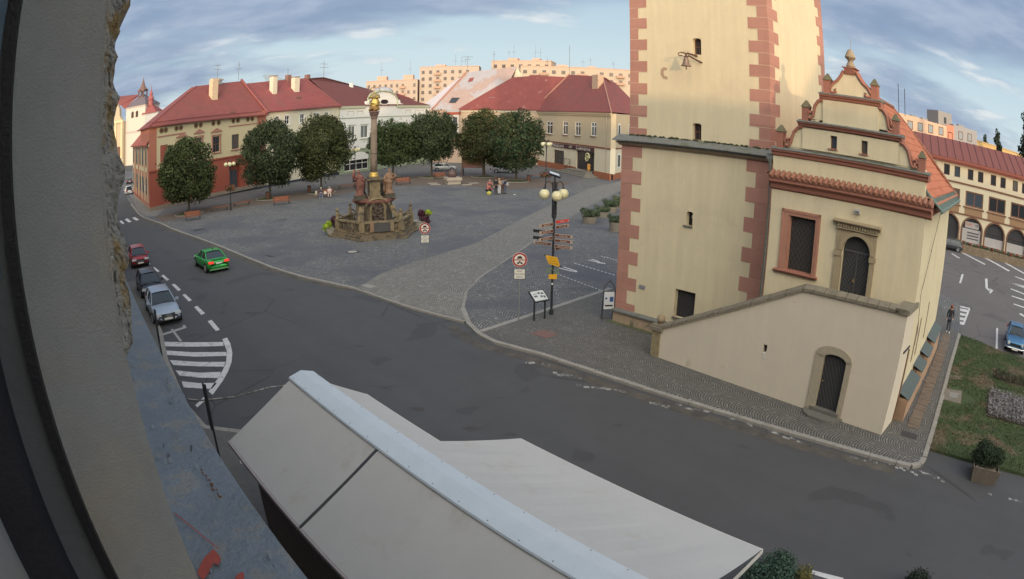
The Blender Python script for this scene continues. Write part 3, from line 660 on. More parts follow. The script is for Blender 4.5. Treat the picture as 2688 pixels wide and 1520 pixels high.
canvas_sheet(.03, gx-.03, .03, 3.95, YL, ZLv, canvas, .03, seed=1); canvas_sheet(gx+.06, LR, .03, 3.95, YL, ZLv, canvas, .03, seed=2, nx=90)
canvas_sheet(.62, 4.35, RW-.03, 3.95, RW+.73, 3.70, canvas2, .01, seed=3, name='side_canopy', xs0=.75, xs1=.1)
canvas_sheet(4.25, 10.75, RW-.03, 3.95, RW+2.70, 3.20, canvas2, .05, seed=4, nx=160, wr=.014, name='side_canopy', xs0=.30)
alum = M('awning_bar', (.30,.26,.26), .5, .1, 3, spec=.4)
mb = MB(); mb.box(0,gx-.02,YL-.05,YL+.01,ZLv-.10,ZLv-.01); mb.box(gx+.04,LR,YL-.05,YL+.01,ZLv-.10,ZLv-.01); part(aw, mb, 'valance_bar', alum)
mb = MB(); mb.box(1.36,4.46,RW+.71,RW+.75,3.64,3.695); mb.box(4.55,10.76,RW+2.68,RW+2.73,3.12,3.19); mb.box(10.74,10.78,RW,RW+2.7,3.1,3.17); part(aw, mb, 'front_bar', M('cream_bar',(.55,.53,.5),.5,.05))
mb = MB(); mb.tube([(gx+.01,.05,3.9),(gx+.01,YL,ZLv-.02)], .035, 6); part(aw, mb, 'arm', black_metal)
for x in (.3, gx, 6.4, 9.6): part(aw, MB().box(x-.05,x+.05,RW*.5-.05,RW*.5+.05,.05,3.98), 'post', black_metal)
mb = MB(); mb.box(.6,12.5,RW*.5-.05,RW*.5+.05,3.85,3.95); part(aw, mb, 'beam', black_metal)
tw = thing('terrace', 'dark wooden cafe terrace enclosure beneath the cream awning', 'terrace', (*AP,0), AW)
darkwood = M('dark_wood', (.075,.058,.052), .6, .3, 5, bump=.3)
mb = MB()
for i in range(60): mb.box(1.2+i*.2,1.385+i*.2,-1.72,-1.66,.1,2.35)
part(tw, mb, 'wooden_wall', darkwood); part(tw, MB().box(1.0,13,-1.8,2.2,.05,.14), 'deck', darkwood)
x_, y_, _ = G(2047,1490,.5)
# ================================================================== TOWER
TA = math.radians(-47); TO = (5.1043, 30.8399); TF = Frame(TO, TA)
cream = M('cream_plaster', (.61,.53,.37), .9, .07, .9, streak=.13, bump=.25, bsc=40, col2=(.55,.475,.335), c2sc=.45, c2lo=.48, c2hi=.72)
cream_pale = M('pale_plaster', (.53,.47,.33), .9, .05, .7, streak=.04)
quoinm = M('terracotta_quoin', (.385,.20,.16), .9, .12, 1.4, bump=.3, bsc=40, streak=.06, blk=(0,0,1.805,.16,.15))
trimm = M('terracotta_trim', (.30,.13,.095), .85, .10, 3, streak=.05, bump=.1)
slate = M('slate_flashing', (.15,.155,.15), .8, .28, 4, bump=.5, col2=(.10,.115,.07), c2sc=3, c2lo=.5, c2hi=.66)
stone_dark = M('dark_stone', (.15,.135,.11), .95, .35, 4, bump=.6, col2=(.09,.09,.065), c2sc=2)
joint = M('pale_joint', (.60,.52,.37), .9, .05)
tw_ = thing('church_tower', 'tall square cream tower with terracotta corner quoins and a bell on its wall', 'tower', (*TO,0), TA)
mb = MB()
low_holes = [(3.78,4.13,5.45,6.10), (3.45,4.58,1.10,2.45)]
mb.wall(-.04,8.4,.72,9.02, low_holes, .10, .30)
mb.quad((-.04,8.3,.72),(-.04,.1,.72),(-.04,.1,9.02),(-.04,8.3,9.02)); mb.quad((8.4,.1,.72),(8.4,8.3,.72),(8.4,8.3,9.02),(8.4,.1,9.02)); mb.quad((8.4,8.3,.72),(-.04,8.3,.72),(-.04,8.3,9.02),(8.4,8.3,9.02))
spandrel(mb, 3.78, 4.13, 6.02, .08, 6.1, .11, .39)
up_holes = [(3.83,4.30,13.36,14.16), (3.82,4.30,9.36,10.14)]
mb.wall(.26,7.82,9.0,26.5, up_holes, .30, .28)
for h in up_holes: spandrel(mb, h[0], h[1], h[3]-.10, .10, h[3], .31, .57)
mb.quad((.26,8.15,9),(.26,.3,9),(.26,.3,26.5),(.26,8.15,26.5)); mb.quad((7.82,.3,9),(7.82,8.15,9),(7.82,8.15,26.5),(7.82,.3,26.5)); mb.quad((7.82,8.15,9),(.26,8.15,9),(.26,8.15,26.5),(7.82,8.15,26.5))
mb.poly([(.26,.3,26.5),(7.82,.3,26.5),(7.82,8.15,26.5),(.26,8.15,26.5)])
part(tw_, mb, 'wall', cream)
part(tw_, MB().box(-.10,8.45,.0,8.35,0,.62), 'plinth', M('plinth_plaster', (.36,.27,.19), .95, .25, 2, streak=.1, bump=.3, col2=(.16,.14,.10), c2sc=1.5, c2lo=.58, c2hi=.7))
part(tw_, MB().xprism([(-.10,.60),(-.10,.68),(.12,.78),(.12,.60)], -.2, 8.45).box(-.2,-.02,.12,8.4,.60,.70), 'plinth_ledge', slate)
part(tw_, MB().box(-.3,8.6,-.30,0,.0,.07), 'mossy_base', M('mossy_stone', (.10,.11,.06), .95, .4, 4, bump=.6))
q = MB(); jn = MB(); C_ = .554
k = 0; z = 10.25+C_-9*C_*0
zz0 = 9.30
def quoins(q, lo, hi, course, phase, edge_l, edge_r, yf, wl, nl, wr, nr, pr=.016):
    z = phase; i = 0
    while z < hi:
        a, b = max(z, lo), min(z+course, hi)
        wide = i % 2 == 0
        if b-a > .05:
            q.box(edge_l-pr, edge_l+(wl if wide else nl), yf-pr, yf+.05, a+.008, b-.008)
            q.box(edge_r-(wr if wide else nr), edge_r+pr, yf-pr, yf+.05, a+.008, b-.008)
        z += course; i += 1
quoins(q, 9.3, 26.5, C_, 10.25-2*C_+.0, .26, 7.82, .30, 1.0, .49, 1.01, .53)
z = 10.25-3*C_; i = 0      # side faces: wide where the front is narrow
while z < 26.5:
    a, b = max(z, 9.3), min(z+C_, 26.5); wide = i % 2 == 0
    if b-a > .05:
        q.box(7.77, 7.836, .352, .30+(1.12 if wide else .58), a+.008, b-.008); q.box(7.77, 7.836, 8.15-(1.10 if wide else .62), 8.166, a+.008, b-.008)
        q.box(.244, .30, .352, .30+(1.12 if wide else .58), a+.008, b-.008)
    z += C_; i += 1
quoins(q, .74, 8.98, .65, 8.27-13*.65+.65, -.04, 8.4, .10, 1.19, .66, 1.60, 1.12)
part(tw_, q, 'quoins', quoinm)
mb = MB(); z = 10.25-2*C_
for i in range(30):     # thin pale joint lines round the upper quoins
    for dz in (0,):
        zz = z+i*C_
        if zz > 9.35: mb.box(.24,1.28,.288,.31,zz-.012,zz+.012); mb.box(6.79,7.836,.288,.31,zz-.012,zz+.012); mb.box(7.80,7.832,.30,1.45,zz-.012,zz+.012)
part(tw_, mb, 'joint_lines', joint)
mb = MB()
pr = [(-.28,9.04),(-.28,9.08),(.30,9.34),(.30,9.04)]
mb.xprism(pr, -.40, 8.9); mb.box(-.40,.26,.30,8.4,9.02,9.12)
mb.xprism([(-.12,8.93),(-.24,9.02),(.2,9.02),(.2,8.93)], -.22, 8.6)
part(tw_, mb, 'ledge', slate, 'weathered slate-covered ledge')
part(tw_, MB().xprism([(-.02,8.82),(-.16,8.94),(.12,8.94),(.12,8.82)], -.14, 8.5), 'cornice', M('cornice_stone', (.30,.23,.16), .9, .25, 3, bump=.4))
# dirt clumps on the ledge
mb = MB()
for i in range(110):
    x = rnd.uniform(.3,7.8); mb.ball((x, .27-rnd.uniform(0,.05), 9.34+rnd.uniform(-.02,.03)), rnd.uniform(.025,.06), 6, 4, (1.6,1,.8))
tag(part(tw_, mb, 'moss_on_ledge', M('moss_dark', (.06,.065,.035), .95, .4, 9)), kind='stuff')
for h, nm in ((up_holes[0],0),(up_holes[1],0)):
    window(tw_, h[0]+.01, h[1]-.01, h[2]+.01, h[3]-.01, .52, brown_frame, glass_dark, 1, 1, .05)
f_ = part(tw_, MB().box(3.78,4.13,.36,.40,5.45,6.1), 'window', M('deep_dark', (.02,.018,.016), .8))
part(f_, MB().box(3.95,4.07,.33,.36,5.78,5.93), 'paper_notice', M('paper_white', (.6,.6,.55), .7))
part(tw_, MB().box(3.66,4.15,.02,.12,5.40,5.46), 'sill', slate)
gr = MB(); gr.box(3.47,4.56,.34,.39,1.1,2.43)
gf = part(tw_, gr, 'window_grille', M('iron_lattice_back', (.035,.033,.036), .7, .2))
mb = MB()
for i in range(-7, 14):
    for sgn in (1,-1):
        x0 = 3.47+i*.17; x1 = x0+sgn*1.35*.45
        pts = [(x0 if sgn > 0 else x0, 1.1), (x1, 2.43)]
        # clip to the opening
        (ax, az), (bx, bz) = pts
        def clip(ax, az, bx, bz):
            t0, t1 = 0.0, 1.0; dx = bx-ax
            if dx:
                ta, tb = (3.48-ax)/dx, (4.55-ax)/dx
                if ta > tb: ta, tb = tb, ta
                t0, t1 = max(t0, ta), min(t1, tb)
            return (t0, t1)
        t0, t1 = clip(ax, az, bx, bz)
        if t1-t0 > .05: mb.tube([(ax+(bx-ax)*t0,.325,az+(bz-az)*t0),(ax+(bx-ax)*t1,.325,az+(bz-az)*t1)], .007, 4)
part(gf, mb, 'lattice_bars', M('iron_bars', (.07,.068,.07), .6, .2))
part(tw_, MB().box(3.40,4.62,.03,.14,1.02,1.10), 'sill', stone_dark)
part(tw_, MB().box(1.36,1.70,.06,.10,2.03,2.21), 'plaque', M('grey_plaque', (.22,.22,.24), .5, .05))
cm = MB(); cm.vprism([(2.05,12.62),(2.22,12.72),(2.42,12.68),(2.38,12.58),(2.24,12.56),(2.20,12.40),(2.28,12.28),(2.42,12.27),(2.42,12.12),(2.2,12.16),(2.05,12.35)], .285, .31)
part(tw_, cm, 'bare_patch', M('bare_patch', (.36,.26,.19), .95, .2, 6, bump=.4))
# bell on its bracket (hangs on the tower, a thing of its own)
bx, by = TF.loc(4.05-.02, -.60)
bell = thing('bell', 'old bronze bell hanging from an iron bracket under the upper tower window', 'bell', (bx, by, 0), TA)
br = M('bell_bronze', (.20,.14,.11), .5, .2, 6, metal=.35)
ir = M('bracket_iron', (.09,.045,.032), .7, .2, 6)
prof = [(.0,13.12),(.06,13.12),(.10,13.09),(.12,13.0),(.14,12.88),(.19,12.76),(.235,12.72),(.235,12.69),(.20,12.70),(.0,12.72)]
part(bell, MB().lathe(prof, 0, 0, 20), 'bell_body', br, smooth=True)
part(bell, MB().tube([(0,0,12.75),(0,0,12.52)], .018, 6).ball((0,0,12.60), .035, 8, 6), 'clapper', ir)
mb = MB(); mb.tube([(.05,.92,13.28),(0,.35,13.30),(0,-.05,13.28)], .035, 6); mb.tube([(0,-.05,13.28),(-.08,-.30,13.30),(-.20,-.36,13.24),(-.20,-.30,13.15),(-.06,-.2,13.16)], .03, 6); mb.tube([(0,0,13.28),(0,0,13.10)], .045, 6)
mb.tube([(.30,.92,12.98),(.1,.45,13.12),(.0,.2,13.22)], .04, 6); mb.tube([(.02,.9,13.32),(-.02,.5,13.34),(0,.1,13.33)], .022, 6)
for dx_ in (-.10,-.04,.05,.12): mb.tube([(dx_,.02,13.29),(dx_*1.3,.0,13.42)], .008, 4)
mb.tube([(-.12,0,13.14),(.12,0,13.14)], .03, 6)
part(bell, mb, 'bracket', ir)

# ================================================================== CHAPEL
ch = thing('chapel', 'cream chapel with a stepped baroque gable, portal and red tiled roof beside the tower', 'chapel', (*TO,0), TA)
V0 = -1.85; XL, XR = 8.95, 15.75; XC = 12.35
mb = MB()
holes = [(9.82,10.99,4.85,6.98), (12.28,13.53,3.95,6.75)]
mb.wall(XL, XR, 0, 7.95, holes, V0, .30)
spandrel(mb, 12.28, 13.53, 6.12, .63, 6.75, V0+.01, V0+.29)
mb.quad((XR,V0,0),(15.6,9.9,0),(15.6,9.9,7.95),(XR,V0,7.95)); mb.quad((15.6,9.9,0),(XL,9.9,0),(XL,9.9,7.95),(15.6,9.9,7.95)); mb.quad((XL,9.9,0),(XL,V0,0),(XL,V0,7.95),(XL,9.9,7.95))
mb.box(XL,15.66,V0+.02,V0+.45,7.9,9.40)
part(ch, mb, 'wall', cream)
# gable
def mir(pts): return [(2*XC-x, z) for x, z in pts][::-1]
sw = [(10.24,9.62),(9.42,9.62),(9.42,9.80),(9.62,9.70),(9.76,9.84),(9.86,10.12),(10.02,10.32),(10.24,10.40)]
sw2 = [(11.13,10.80),(10.5,10.80),(10.5,11.0),(10.62,10.9),(10.72,11.0),(10.82,11.3),(10.95,11.48),(11.13,11.55)]
crown = [(11.45,11.90),(11.50,12.08),(11.62,12.26),(11.84,12.42),(11.98,12.60),(12.08,12.80),(12.62,12.80),(12.72,12.60),(12.86,12.42),(13.08,12.26),(13.20,12.08),(13.25,11.90)]
g1 = MB(); y0, y1 = V0, V0+.45
g1.wall(10.24,14.46,9.62,10.42,[(11.47,11.76,9.78,10.27),(12.82,13.10,9.78,10.27)],y0,.2); g1.box(10.24,14.46,y0+.21,y1,9.4,10.42)
g1.box(9.02,15.64,y0+.10,y1,9.4,9.64)
g1.box(11.13,13.57,y0,y1,10.70,11.62); g1.box(10.24,14.46,y0+.08,y1,10.42,10.72)
g1.vprism(sw, y0+.07, y1-.02); g1.vprism(mir(sw), y0+.07, y1-.02); g1.vprism(sw2, y0+.07, y1-.02); g1.vprism(mir(sw2), y0+.07, y1-.02)
g1.vprism(crown, y0+.04, y1-.04); g1.box(11.0,13.6,y0+.08,y1,11.6,11.92)
part(ch, g1, 'gable', cream)
# scroll bands
def band(pts, r=.065, n=6): mbb = MB(); mbb.tube([(x, y0+.02, z) for x, z in pts], r, n); mbb.tube([(x, y1-.05, z) for x, z in pts], r, n); mbb.tube([(x, (y0+y1)/2, z) for x, z in pts], [r*1.0]*len(pts), n); return mbb
c1 = [(10.24,10.46),(10.04,10.40),(9.86,10.22),(9.77,9.98),(9.72,9.78),(9.62,9.64),(9.48,9.66),(9.43,9.80),(9.50,9.92),(9.60,9.88),(9.58,9.79)]
c2 = [(11.14,11.60),(10.93,11.54),(10.78,11.34),(10.73,11.10),(10.70,10.94),(10.61,10.82),(10.50,10.84),(10.46,10.97),(10.53,11.07),(10.61,11.02)]
c3 = [(12.07,12.84),(11.96,12.64),(11.80,12.44),(11.58,12.28),(11.46,12.08),(11.50,11.95),(11.62,11.93),(11.72,12.0),(11.68,12.08)]
for cc_ in (c1, c2, c3):
    part(ch, band(cc_), 'volute', trimm); part(ch, band(mir(cc_)), 'volute', trimm)
# cornices
def cornice(xa, xb, z0, z1, proj, name='cornice', top=.10, ret=True):
    h = z1-z0
    mb = MB(); mb.xprism([(y0+.01,z0),(y0-proj*.35,z0+h*.15),(y0-proj*.5,z0+h*.5),(y0-proj,z0+h*.75),(y0-proj,z1),(y1+.12,z1),(y1+.12,z0)], xa, xb)
    o = part(ch, mb, name, trimm)
    part(o, MB().xprism([(y0-proj-.03,z1),(y0-proj-.03,z1+.025),(y0+.09,z1+top),(y1,z1+top),(y1+.14,z1+.02),(y1+.14,z1)], xa-.03, xb+.03), 'coping', slate)
cornice(8.92,15.80,9.20,9.46,.16); cornice(10.06,14.60,10.46,10.64,.15); cornice(11.02,13.68,11.62,11.82,.14); 
part(ch, MB().xprism([(y0-.02,12.72),(y0-.12,12.96),(y1+.1,12.96),(y1,12.72)], 12.13, 12.57).box(12.05,12.65,y0-.14,y1+.12,12.96,12.99), 'crown_block', trimm)
fin = MB(); fin.lathe([(.17,12.99),(.20,13.08),(.15,13.18),(.11,13.24),(.13,13.30),(.23,13.40),(.24,13.43),(.16,13.60),(.09,13.72),(.0,13.76)], 12.35, y0+.2, 12); fin.tube([(12.40,y0+.2,13.7),(12.42,y0+.2,14.2)], .008, 4)
part(ch, fin, 'finial', M('sandstone', (.27,.215,.15), .9, .25, 5, bump=.3), smooth=False)
for (x, zb_, zt_) in [(9.24,9.46,10.16),(15.47,9.46,10.04),(10.36,10.64,11.24),(14.29,10.64,11.22),(11.33,11.82,12.40),(13.40,11.82,12.42)]:
    w_ = .15
    o = part(ch, MB().box(x-w_,x+w_,y0-.02,y0+.32,zb_,zt_), 'pinnacle', trimm)
    part(o, MB().add([(x-w_-.04,y0-.06,zt_),(x+w_+.04,y0-.06,zt_),(x+w_+.04,y0+.36,zt_),(x-w_-.04,y0+.36,zt_),(x-.03,y0+.13,zt_+.27),(x+.03,y0+.13,zt_+.27),(x+.03,y0+.18,zt_+.27),(x-.03,y0+.18,zt_+.27)],[(3,2,1,0),(0,1,5,4),(1,2,6,5),(2,3,7,6),(3,0,4,7),(4,5,6,7)]), 'cap', M('mossy_cap', (.13,.12,.075), .95, .35, 6, bump=.5))
for (a, b) in ((11.47,11.76),(12.82,13.10)):
    window(ch, a+.01, b-.01, 9.79, 10.26, y0+.12, brown_frame, glass_dark, 0, 0, .03)
    part(ch, MB().box(a-.08,b+.03,y0-.06,y0,9.73,9.78), 'sill', trimm)
# cornice under the little tiled ledge, with its row of pantiles
mb = MB(); mb.xprism([(V0+.01,7.88),(V0-.10,7.96),(V0-.14,8.10),(V0-.30,8.22),(V0-.30,8.34),(V0+.2,8.34),(V0+.2,7.88)], XL-.02, XR+.28)
mb.box(XR-.02,XR+.26,V0+.2,9.9,8.02,8.30)
part(ch, mb, 'main_cornice', trimm)
tl = MB(); n = 30; tilem = M('pantile_brown', (.27,.125,.085), .8, .3, 4, bump=.2, streak=.1)
for i in range(n):
    x = XL+.05+(XR+.16-XL)*i/(n-1)
    tl.tube([(x,V0-.36,8.40),(x,V0+.02,8.60)], .085, 8)
    tl.tube([(x+.11,V0-.34,8.34),(x+.11,V0+.02,8.54)], .045, 6)
tl.xprism([(V0-.32,8.34),(V0-.32,8.37),(V0+.02,8.55),(V0+.02,8.34)], XL, XR+.26)
part(ch, tl, 'pantile_ledge', tilem)
# windows and portal on the front
latm = M('lattice_glass', (.04,.036,.034), .55, .5, 14)
bw = part(ch, MB().box(9.85,10.96,V0+.20,V0+.25,4.9,6.95), 'window', latm, 'large barred window')
mb = MB()
def lattice(mb, xa, xb, za, zb, y, step=.19, slope=1.5, r=.008):
    for sgn in (1,-1):
        k = -40
        while k < 60:
            x0_ = xa+k*step; t0 = 0; pts = []
            for i in range(61):
                z_ = za+(zb-za)*i/60; x_ = x0_+sgn*(z_-za)/slope
                if xa <= x_ <= xb: pts.append((x_, y, z_))
            if len(pts) > 2: mb.tube([pts[0], pts[-1]], r, 4)
            k += 1
lattice(mb, 9.87, 10.94, 4.9, 6.95, V0+.17)
part(bw, mb, 'window_lattice', M('iron_bars', (.07,.068,.07), .6))
mb = MB()
for (a,b,c,d_) in [(9.56,9.80,4.84,7.16),(11.01,11.17,4.84,7.16),(9.80,11.01,7.0,7.16)]: mb.box(a,b,V0-.05,V0+.02,c,d_)
mb.box(9.50,9.60,V0-.08,V0,4.84,7.22); mb.box(11.12,11.22,V0-.08,V0,4.84,7.22); mb.box(9.50,11.22,V0-.08,V0,7.12,7.22); mb.box(9.80,9.86,V0,V0+.2,4.86,6.98)
part(bw, mb, 'window_surround', M('rose_stone', (.36,.18,.13), .85, .12, 3))
part(bw, MB().xprism([(V0-.14,4.76),(V0-.20,4.84),(V0+.2,4.90),(V0+.2,4.76)], 9.33, 11.30), 'sill', trimm)
pst = M('portal_sandstone', (.31,.25,.165), .9, .18, 4, bump=.25)
pt = MB()
pt.box(11.98,12.28,V0-.10,V0+.02,3.9,5.9); pt.box(13.53,13.74,V0-.10,V0+.02,3.9,5.9)
pt.box(11.94,12.26,V0-.14,V0+.01,5.88,6.08); pt.box(13.50,13.78,V0-.14,V0+.01,5.88,6.08)
o_ = arch_pts(12.10,13.66,6.10,.76,16); i_ = arch_pts(12.29,13.52,6.10,.62,16)
for a in range(16): pt.vprism([o_[a],o_[a+1],i_[a+1],i_[a]], V0-.12, V0)
pt.wall(11.98,13.74,6.08,6.90,[(12.10,13.66,6.0,6.86)],V0-.07,.07,reveal=False)
for sgn in (0,1):
    pass
pt.vprism(o_[:9]+[(12.88,6.9),(11.98,6.9),(11.98,6.1)], V0-.065, V0); pt.vprism(o_[8:]+[(13.74,6.1),(13.74,6.9),(12.88,6.9)], V0-.065, V0)
pt.box(11.94,13.80,V0-.16,V0,6.90,6.94)
for i in range(15): x = 12.02+i*.118; pt.box(x,x+.07,V0-.17,V0-.02,6.96,7.07)
pt.box(11.96,13.78,V0-.10,V0,6.94,7.08); pt.xprism([(V0-.18,7.08),(V0-.28,7.16),(V0-.28,7.19),(V0,7.24),(V0,7.08)], 11.82, 13.90)
part(ch, pt, 'portal', pst)
dm = M('iron_door', (.04,.04,.043), .55, .25, 5)
dr = part(ch, MB().box(12.30,13.51,V0+.18,V0+.24,3.9,6.74), 'door', dm, 'arched iron-lattice double door')
mb = MB(); lattice(mb, 12.32, 12.90, 4.0, 6.1, V0+.17, .16, 1.25, .006); lattice(mb, 12.93, 13.50, 4.0, 6.1, V0+.17, .16, 1.25, .006); mb.box(12.895,12.925,V0+.14,V0+.18,3.9,6.1); mb.box(12.3,13.51,V0+.14,V0+.18,6.08,6.13)
part(dr, mb, 'door_lattice', M('iron_bars2', (.10,.10,.105), .5))
part(dr, MB().tube([(12.86,V0+.12,4.95),(12.86,V0+.10,5.12)], .02, 6).box(12.80,12.90,V0+.13,V0+.15,4.98,5.05), 'handle', M('brass', (.35,.25,.12), .4, metal=.5))
fl_ = part(ch, MB().box(12.70,12.92,V0-.16,V0-.02,7.56,7.72), 'floodlight', M('lamp_grey', (.45,.45,.42), .5)); part(fl_, MB().box(12.72,12.90,V0-.165,V0-.15,7.58,7.65), 'lens', M('lens_dark', (.12,.12,.12), .2))
# downpipe between tower and chapel
mb = MB(); mb.tube([(8.86,V0-.05,9.05),(8.86,V0-.05,5.6),(8.84,V0-.06,3.0)], .05, 8); mb.tube([(8.70,V0+.1,9.12),(8.80,V0-.02,8.95),(8.86,V0-.05,8.80)], .05, 8)
for z_ in (8.2,7.0,5.7,4.4): mb.tube([(8.86,V0-.05,z_-.03),(8.86,V0-.05,z_+.03)], .062, 8)
part(ch, mb, 'downpipe', M('zinc_dark', (.10,.115,.10), .6, .25, 5))
part(ch, MB().box(8.62,8.93,V0+.06,.2,9.0,9.24), 'gutter_corner', slate)
# plinth along the street side, with stepped blue-green flashing lids
fm = M('patina_flashing', (.085,.108,.112), .6, .2, 3); pm = M('pink_plinth', (.38,.25,.17), .9, .2, 2, streak=.1)
pl = MB(); fx = MB(); dk = MB()
segs = [(-1.45,1.55,1.02),(1.95,3.55,1.12),(3.95,5.75,1.22),(6.15,9.6,1.34)]
def sx(v): return 15.75-.0128*(v+1.85)
def px_(v): return 16.30-.016*(v+1.45)
pl.prism([(px_(-1.45)-.05,-1.45),(px_(9.8)-.05,9.8),(15.55,9.8),(15.70,-1.45)], 0, .86)
for (a,b,h) in segs:
    pl.prism([(px_(a)-.03,a),(px_(b)-.03,b),(sx(b),b),(sx(a),a)], .0, h-.04)
    fx.add([(px_(a)+.03,a-.03,h-.03),(px_(b)+.03,b+.03,h-.03),(sx(b)-.01,b+.03,h+.20),(sx(a)-.01,a-.03,h+.20),(px_(a)+.03,a-.03,h-.06),(px_(b)+.03,b+.03,h-.06)],[(0,1,2,3),(4,5,1,0)])
for (a,b,h) in segs[:-1]:
    dk.box(15.74,15.98,b+.02,b+.38,.86,h+.1)
part(ch, pl, 'plinth', pm); part(ch, fx, 'flashing', fm); part(ch, dk, 'plinth_recess', M('brown_recess', (.10,.06,.04), .9))
for (a,b,z0,z1) in [(.3,.62,1.9,3.55),(1.35,1.65,1.9,3.5),(3.9,4.2,2.0,3.7)]:
    part(ch, MB().prism([(sx(a)+.012,a),(sx(b)+.012,b),(sx(b)-.1,b),(sx(a)-.1,a)], z0, z1), 'side_window', M('brown_shutter', (.16,.11,.07), .8, .2))
mb = MB(); mb.tube([(15.80,3.6,7.9),(15.79,2.3,7.1),(15.80,1.1,6.5),(15.80,.2,5.8),(15.79,-.6,5.1),(15.80,-.8,4.9),(15.80,-.3,4.0),(15.80,.3,3.2),(15.80,.1,2.7)], .012, 5); mb.tube([(15.8,1.1,6.5),(15.86,.6,6.45)], .012, 5)
part(ch, mb, 'cable', black_metal)
# red tiled roof
rt = MB(); NX_, NY_ = 46, 26
def roofpt(a, b, side=1):   # a along the eave, b up the slope
    ve = -1.35+11.35*a; vr = -1.5+8.4*a
    ue, ze = 16.22-.012*(ve+1.2), 8.42
    sag = -.22*math.sin(PI*min(b*1.25,1))*(1-b)
    x = ue+(XC-ue)*b; y = ve+(vr-ve)*b; z = ze+(12.30-ze)*b+sag
    return (x if side > 0 else 2*XC-x, y, z)
for sd_ in (1,-1):
    vs = []; fs = []
    ROW = 14; n = 0
    for r_ in range(ROW):       # overlapping tile courses
        b0, b1 = r_/ROW, (r_+1)/ROW
        for i in range(NX_+1):
            wv = .012*math.sin(i*PI) ; p = roofpt(i/NX_, b0, sd_); q_ = roofpt(i/NX_, b1, sd_)
            vs += [(p[0],p[1],p[2]+.05),(q_[0],q_[1],q_[2]+.005),(p[0],p[1],p[2]-.01)]
        for i in range(NX_):
            a = n+i*3; fs += [(a,a+3,a+4,a+1),(a+2,a+5,a+3,a)] if sd_ > 0 else [(a+1,a+4,a+3,a),(a,a+3,a+5,a+2)]
        n += (NX_+1)*3
    rt.add(vs, fs)
A0, A1 = roofpt(1,0,1), roofpt(1,0,-1); RR = (XC, 6.9, 12.30)
rt.add([A0, A1, RR], [(0,1,2)])
def rooftile():
    m = bpy.data.materials.new('red_roof_tiles'); m.use_nodes = True; t = NT(m.node_tree); t.n.clear()
    b = t.node('ShaderNodeBsdfPrincipled'); o = t.node('ShaderNodeOutputMaterial'); t.l.new(b.outputs[0], o.inputs[0])
    p = t.node('ShaderNodeTexCoord').outputs['Object']; x, y, z = t.sep(p)[:3]
    cell = t.m('FRACT', t.m('MULTIPLY', y, 4.6)); e = t.m('MINIMUM', cell, t.m('SUBTRACT', 1.0, cell)); ln = t.ss(e, .0, .12)
    rowi = t.m('FLOOR', t.m('MULTIPLY', z, 3.9)); wn = t.node('ShaderNodeTexWhiteNoise', noise_dimensions='2D')
    t.l.new(t.comb(t.m('FLOOR', t.m('MULTIPLY', y, 4.6)), rowi, 0.0), wn.inputs['Vector'])
    c = t.mix(wn.outputs['Value'], (.38,.115,.055,1), (.47,.16,.08,1)); f = t.m('ADD', .68, t.m('MULTIPLY', ln, .32)); f = t.m('MULTIPLY', f, t.m('ADD', .8, t.m('MULTIPLY', t.noise(p, 1.2, 4), .4)))
    t.l.new(t.mix(1.0, c, t.comb(f,f,f), 'MULTIPLY'), b.inputs['Base Color']); b.inputs['Roughness'].default_value = .8
    return m
redtile = rooftile()
part(ch, rt, 'roof', redtile)
gt = MB()
n = 30
for i in range(n):
    a0_, a1_ = i/n, (i+1)/n-.004
    p0, p1 = roofpt(a0_,-.025), roofpt(a1_,-.025); q0, q1 = roofpt(a0_,.055), roofpt(a1_,.055)
    gt.add([(p0[0]+.06,p0[1],p0[2]-.07),(p1[0]+.06,p1[1],p1[2]-.07),(q1[0],q1[1],q1[2]+.065),(q0[0],q0[1],q0[2]+.065),(p0[0]+.06,p0[1],p0[2]-.15),(p1[0]+.06,p1[1],p1[2]-.15)],[(0,1,2,3),(4,5,1,0)])
    gt.tube([(p0[0]+.06,p0[1],p0[2]-.06),(q0[0],q0[1],q0[2]+.08)], .014, 4)
p0 = roofpt(0,-.03); pts_ = [roofpt(0,b) for b in (-.03,.05,.12,.2)]
gt.tube([(p[0]+.04,p[1]-.12,p[2]-.03) for p in pts_], .055, 6); gt.tube([(roofpt(a,-.03)[0]+.05, roofpt(a,-.03)[1], roofpt(a,-.03)[2]-.12) for a in (0,.5,1)], .07, 8)
part(ch, gt, 'gutter', M('copper_patina', (.125,.17,.155), .6, .35, 3))
mb = MB(); mb.tube([(XC,-1.4,12.36),(XC,6.9,12.36)], .09, 8); mb.tube([A0, RR], .09, 8)
part(ch, mb, 'ridge_tiles', tilem)
mb = MB(); mb.tube([(XC+.4,6.6,12.1),(XC+.4,6.6,13.6)], .02, 5); mb.tube([(XC+.75,6.7,12.0),(XC+.75,6.7,13.4)], .02, 5)
part(ch, mb, 'lightning_rods', black_metal)

# ================================================================== STAIR WALL IN FRONT OF THE CHAPEL
A_ang = math.atan2(17.191-25.952, 13.494-6.2105); A_p = (6.2105, 25.952); L_ = 11.393
an = thing('stair_wall', 'cream wall with stone coping that screens the stairs up to the chapel portal', 'wall', (*A_p,0), A_ang)
annexm = M('annex_plaster', (.59,.52,.425), .92, .07, .9, bump=.3, bsc=25, streak=.05, col2=(.40,.345,.26), c2sc=.9, c2lo=.62, c2hi=.80)
coping = M('sandstone_coping', (.20,.175,.135), .95, .3, 5, bump=.5, col2=(.13,.12,.085), c2sc=2)
mb = MB(); W_ = .42
Xd0, Xd1 = 8.14, 9.18
def topz(x): return 1.34+(4.50-1.34)*(x-.2)/(6.85-.2) if x < 6.85 else 4.50+.13*(x-6.85)/(L_-6.85)
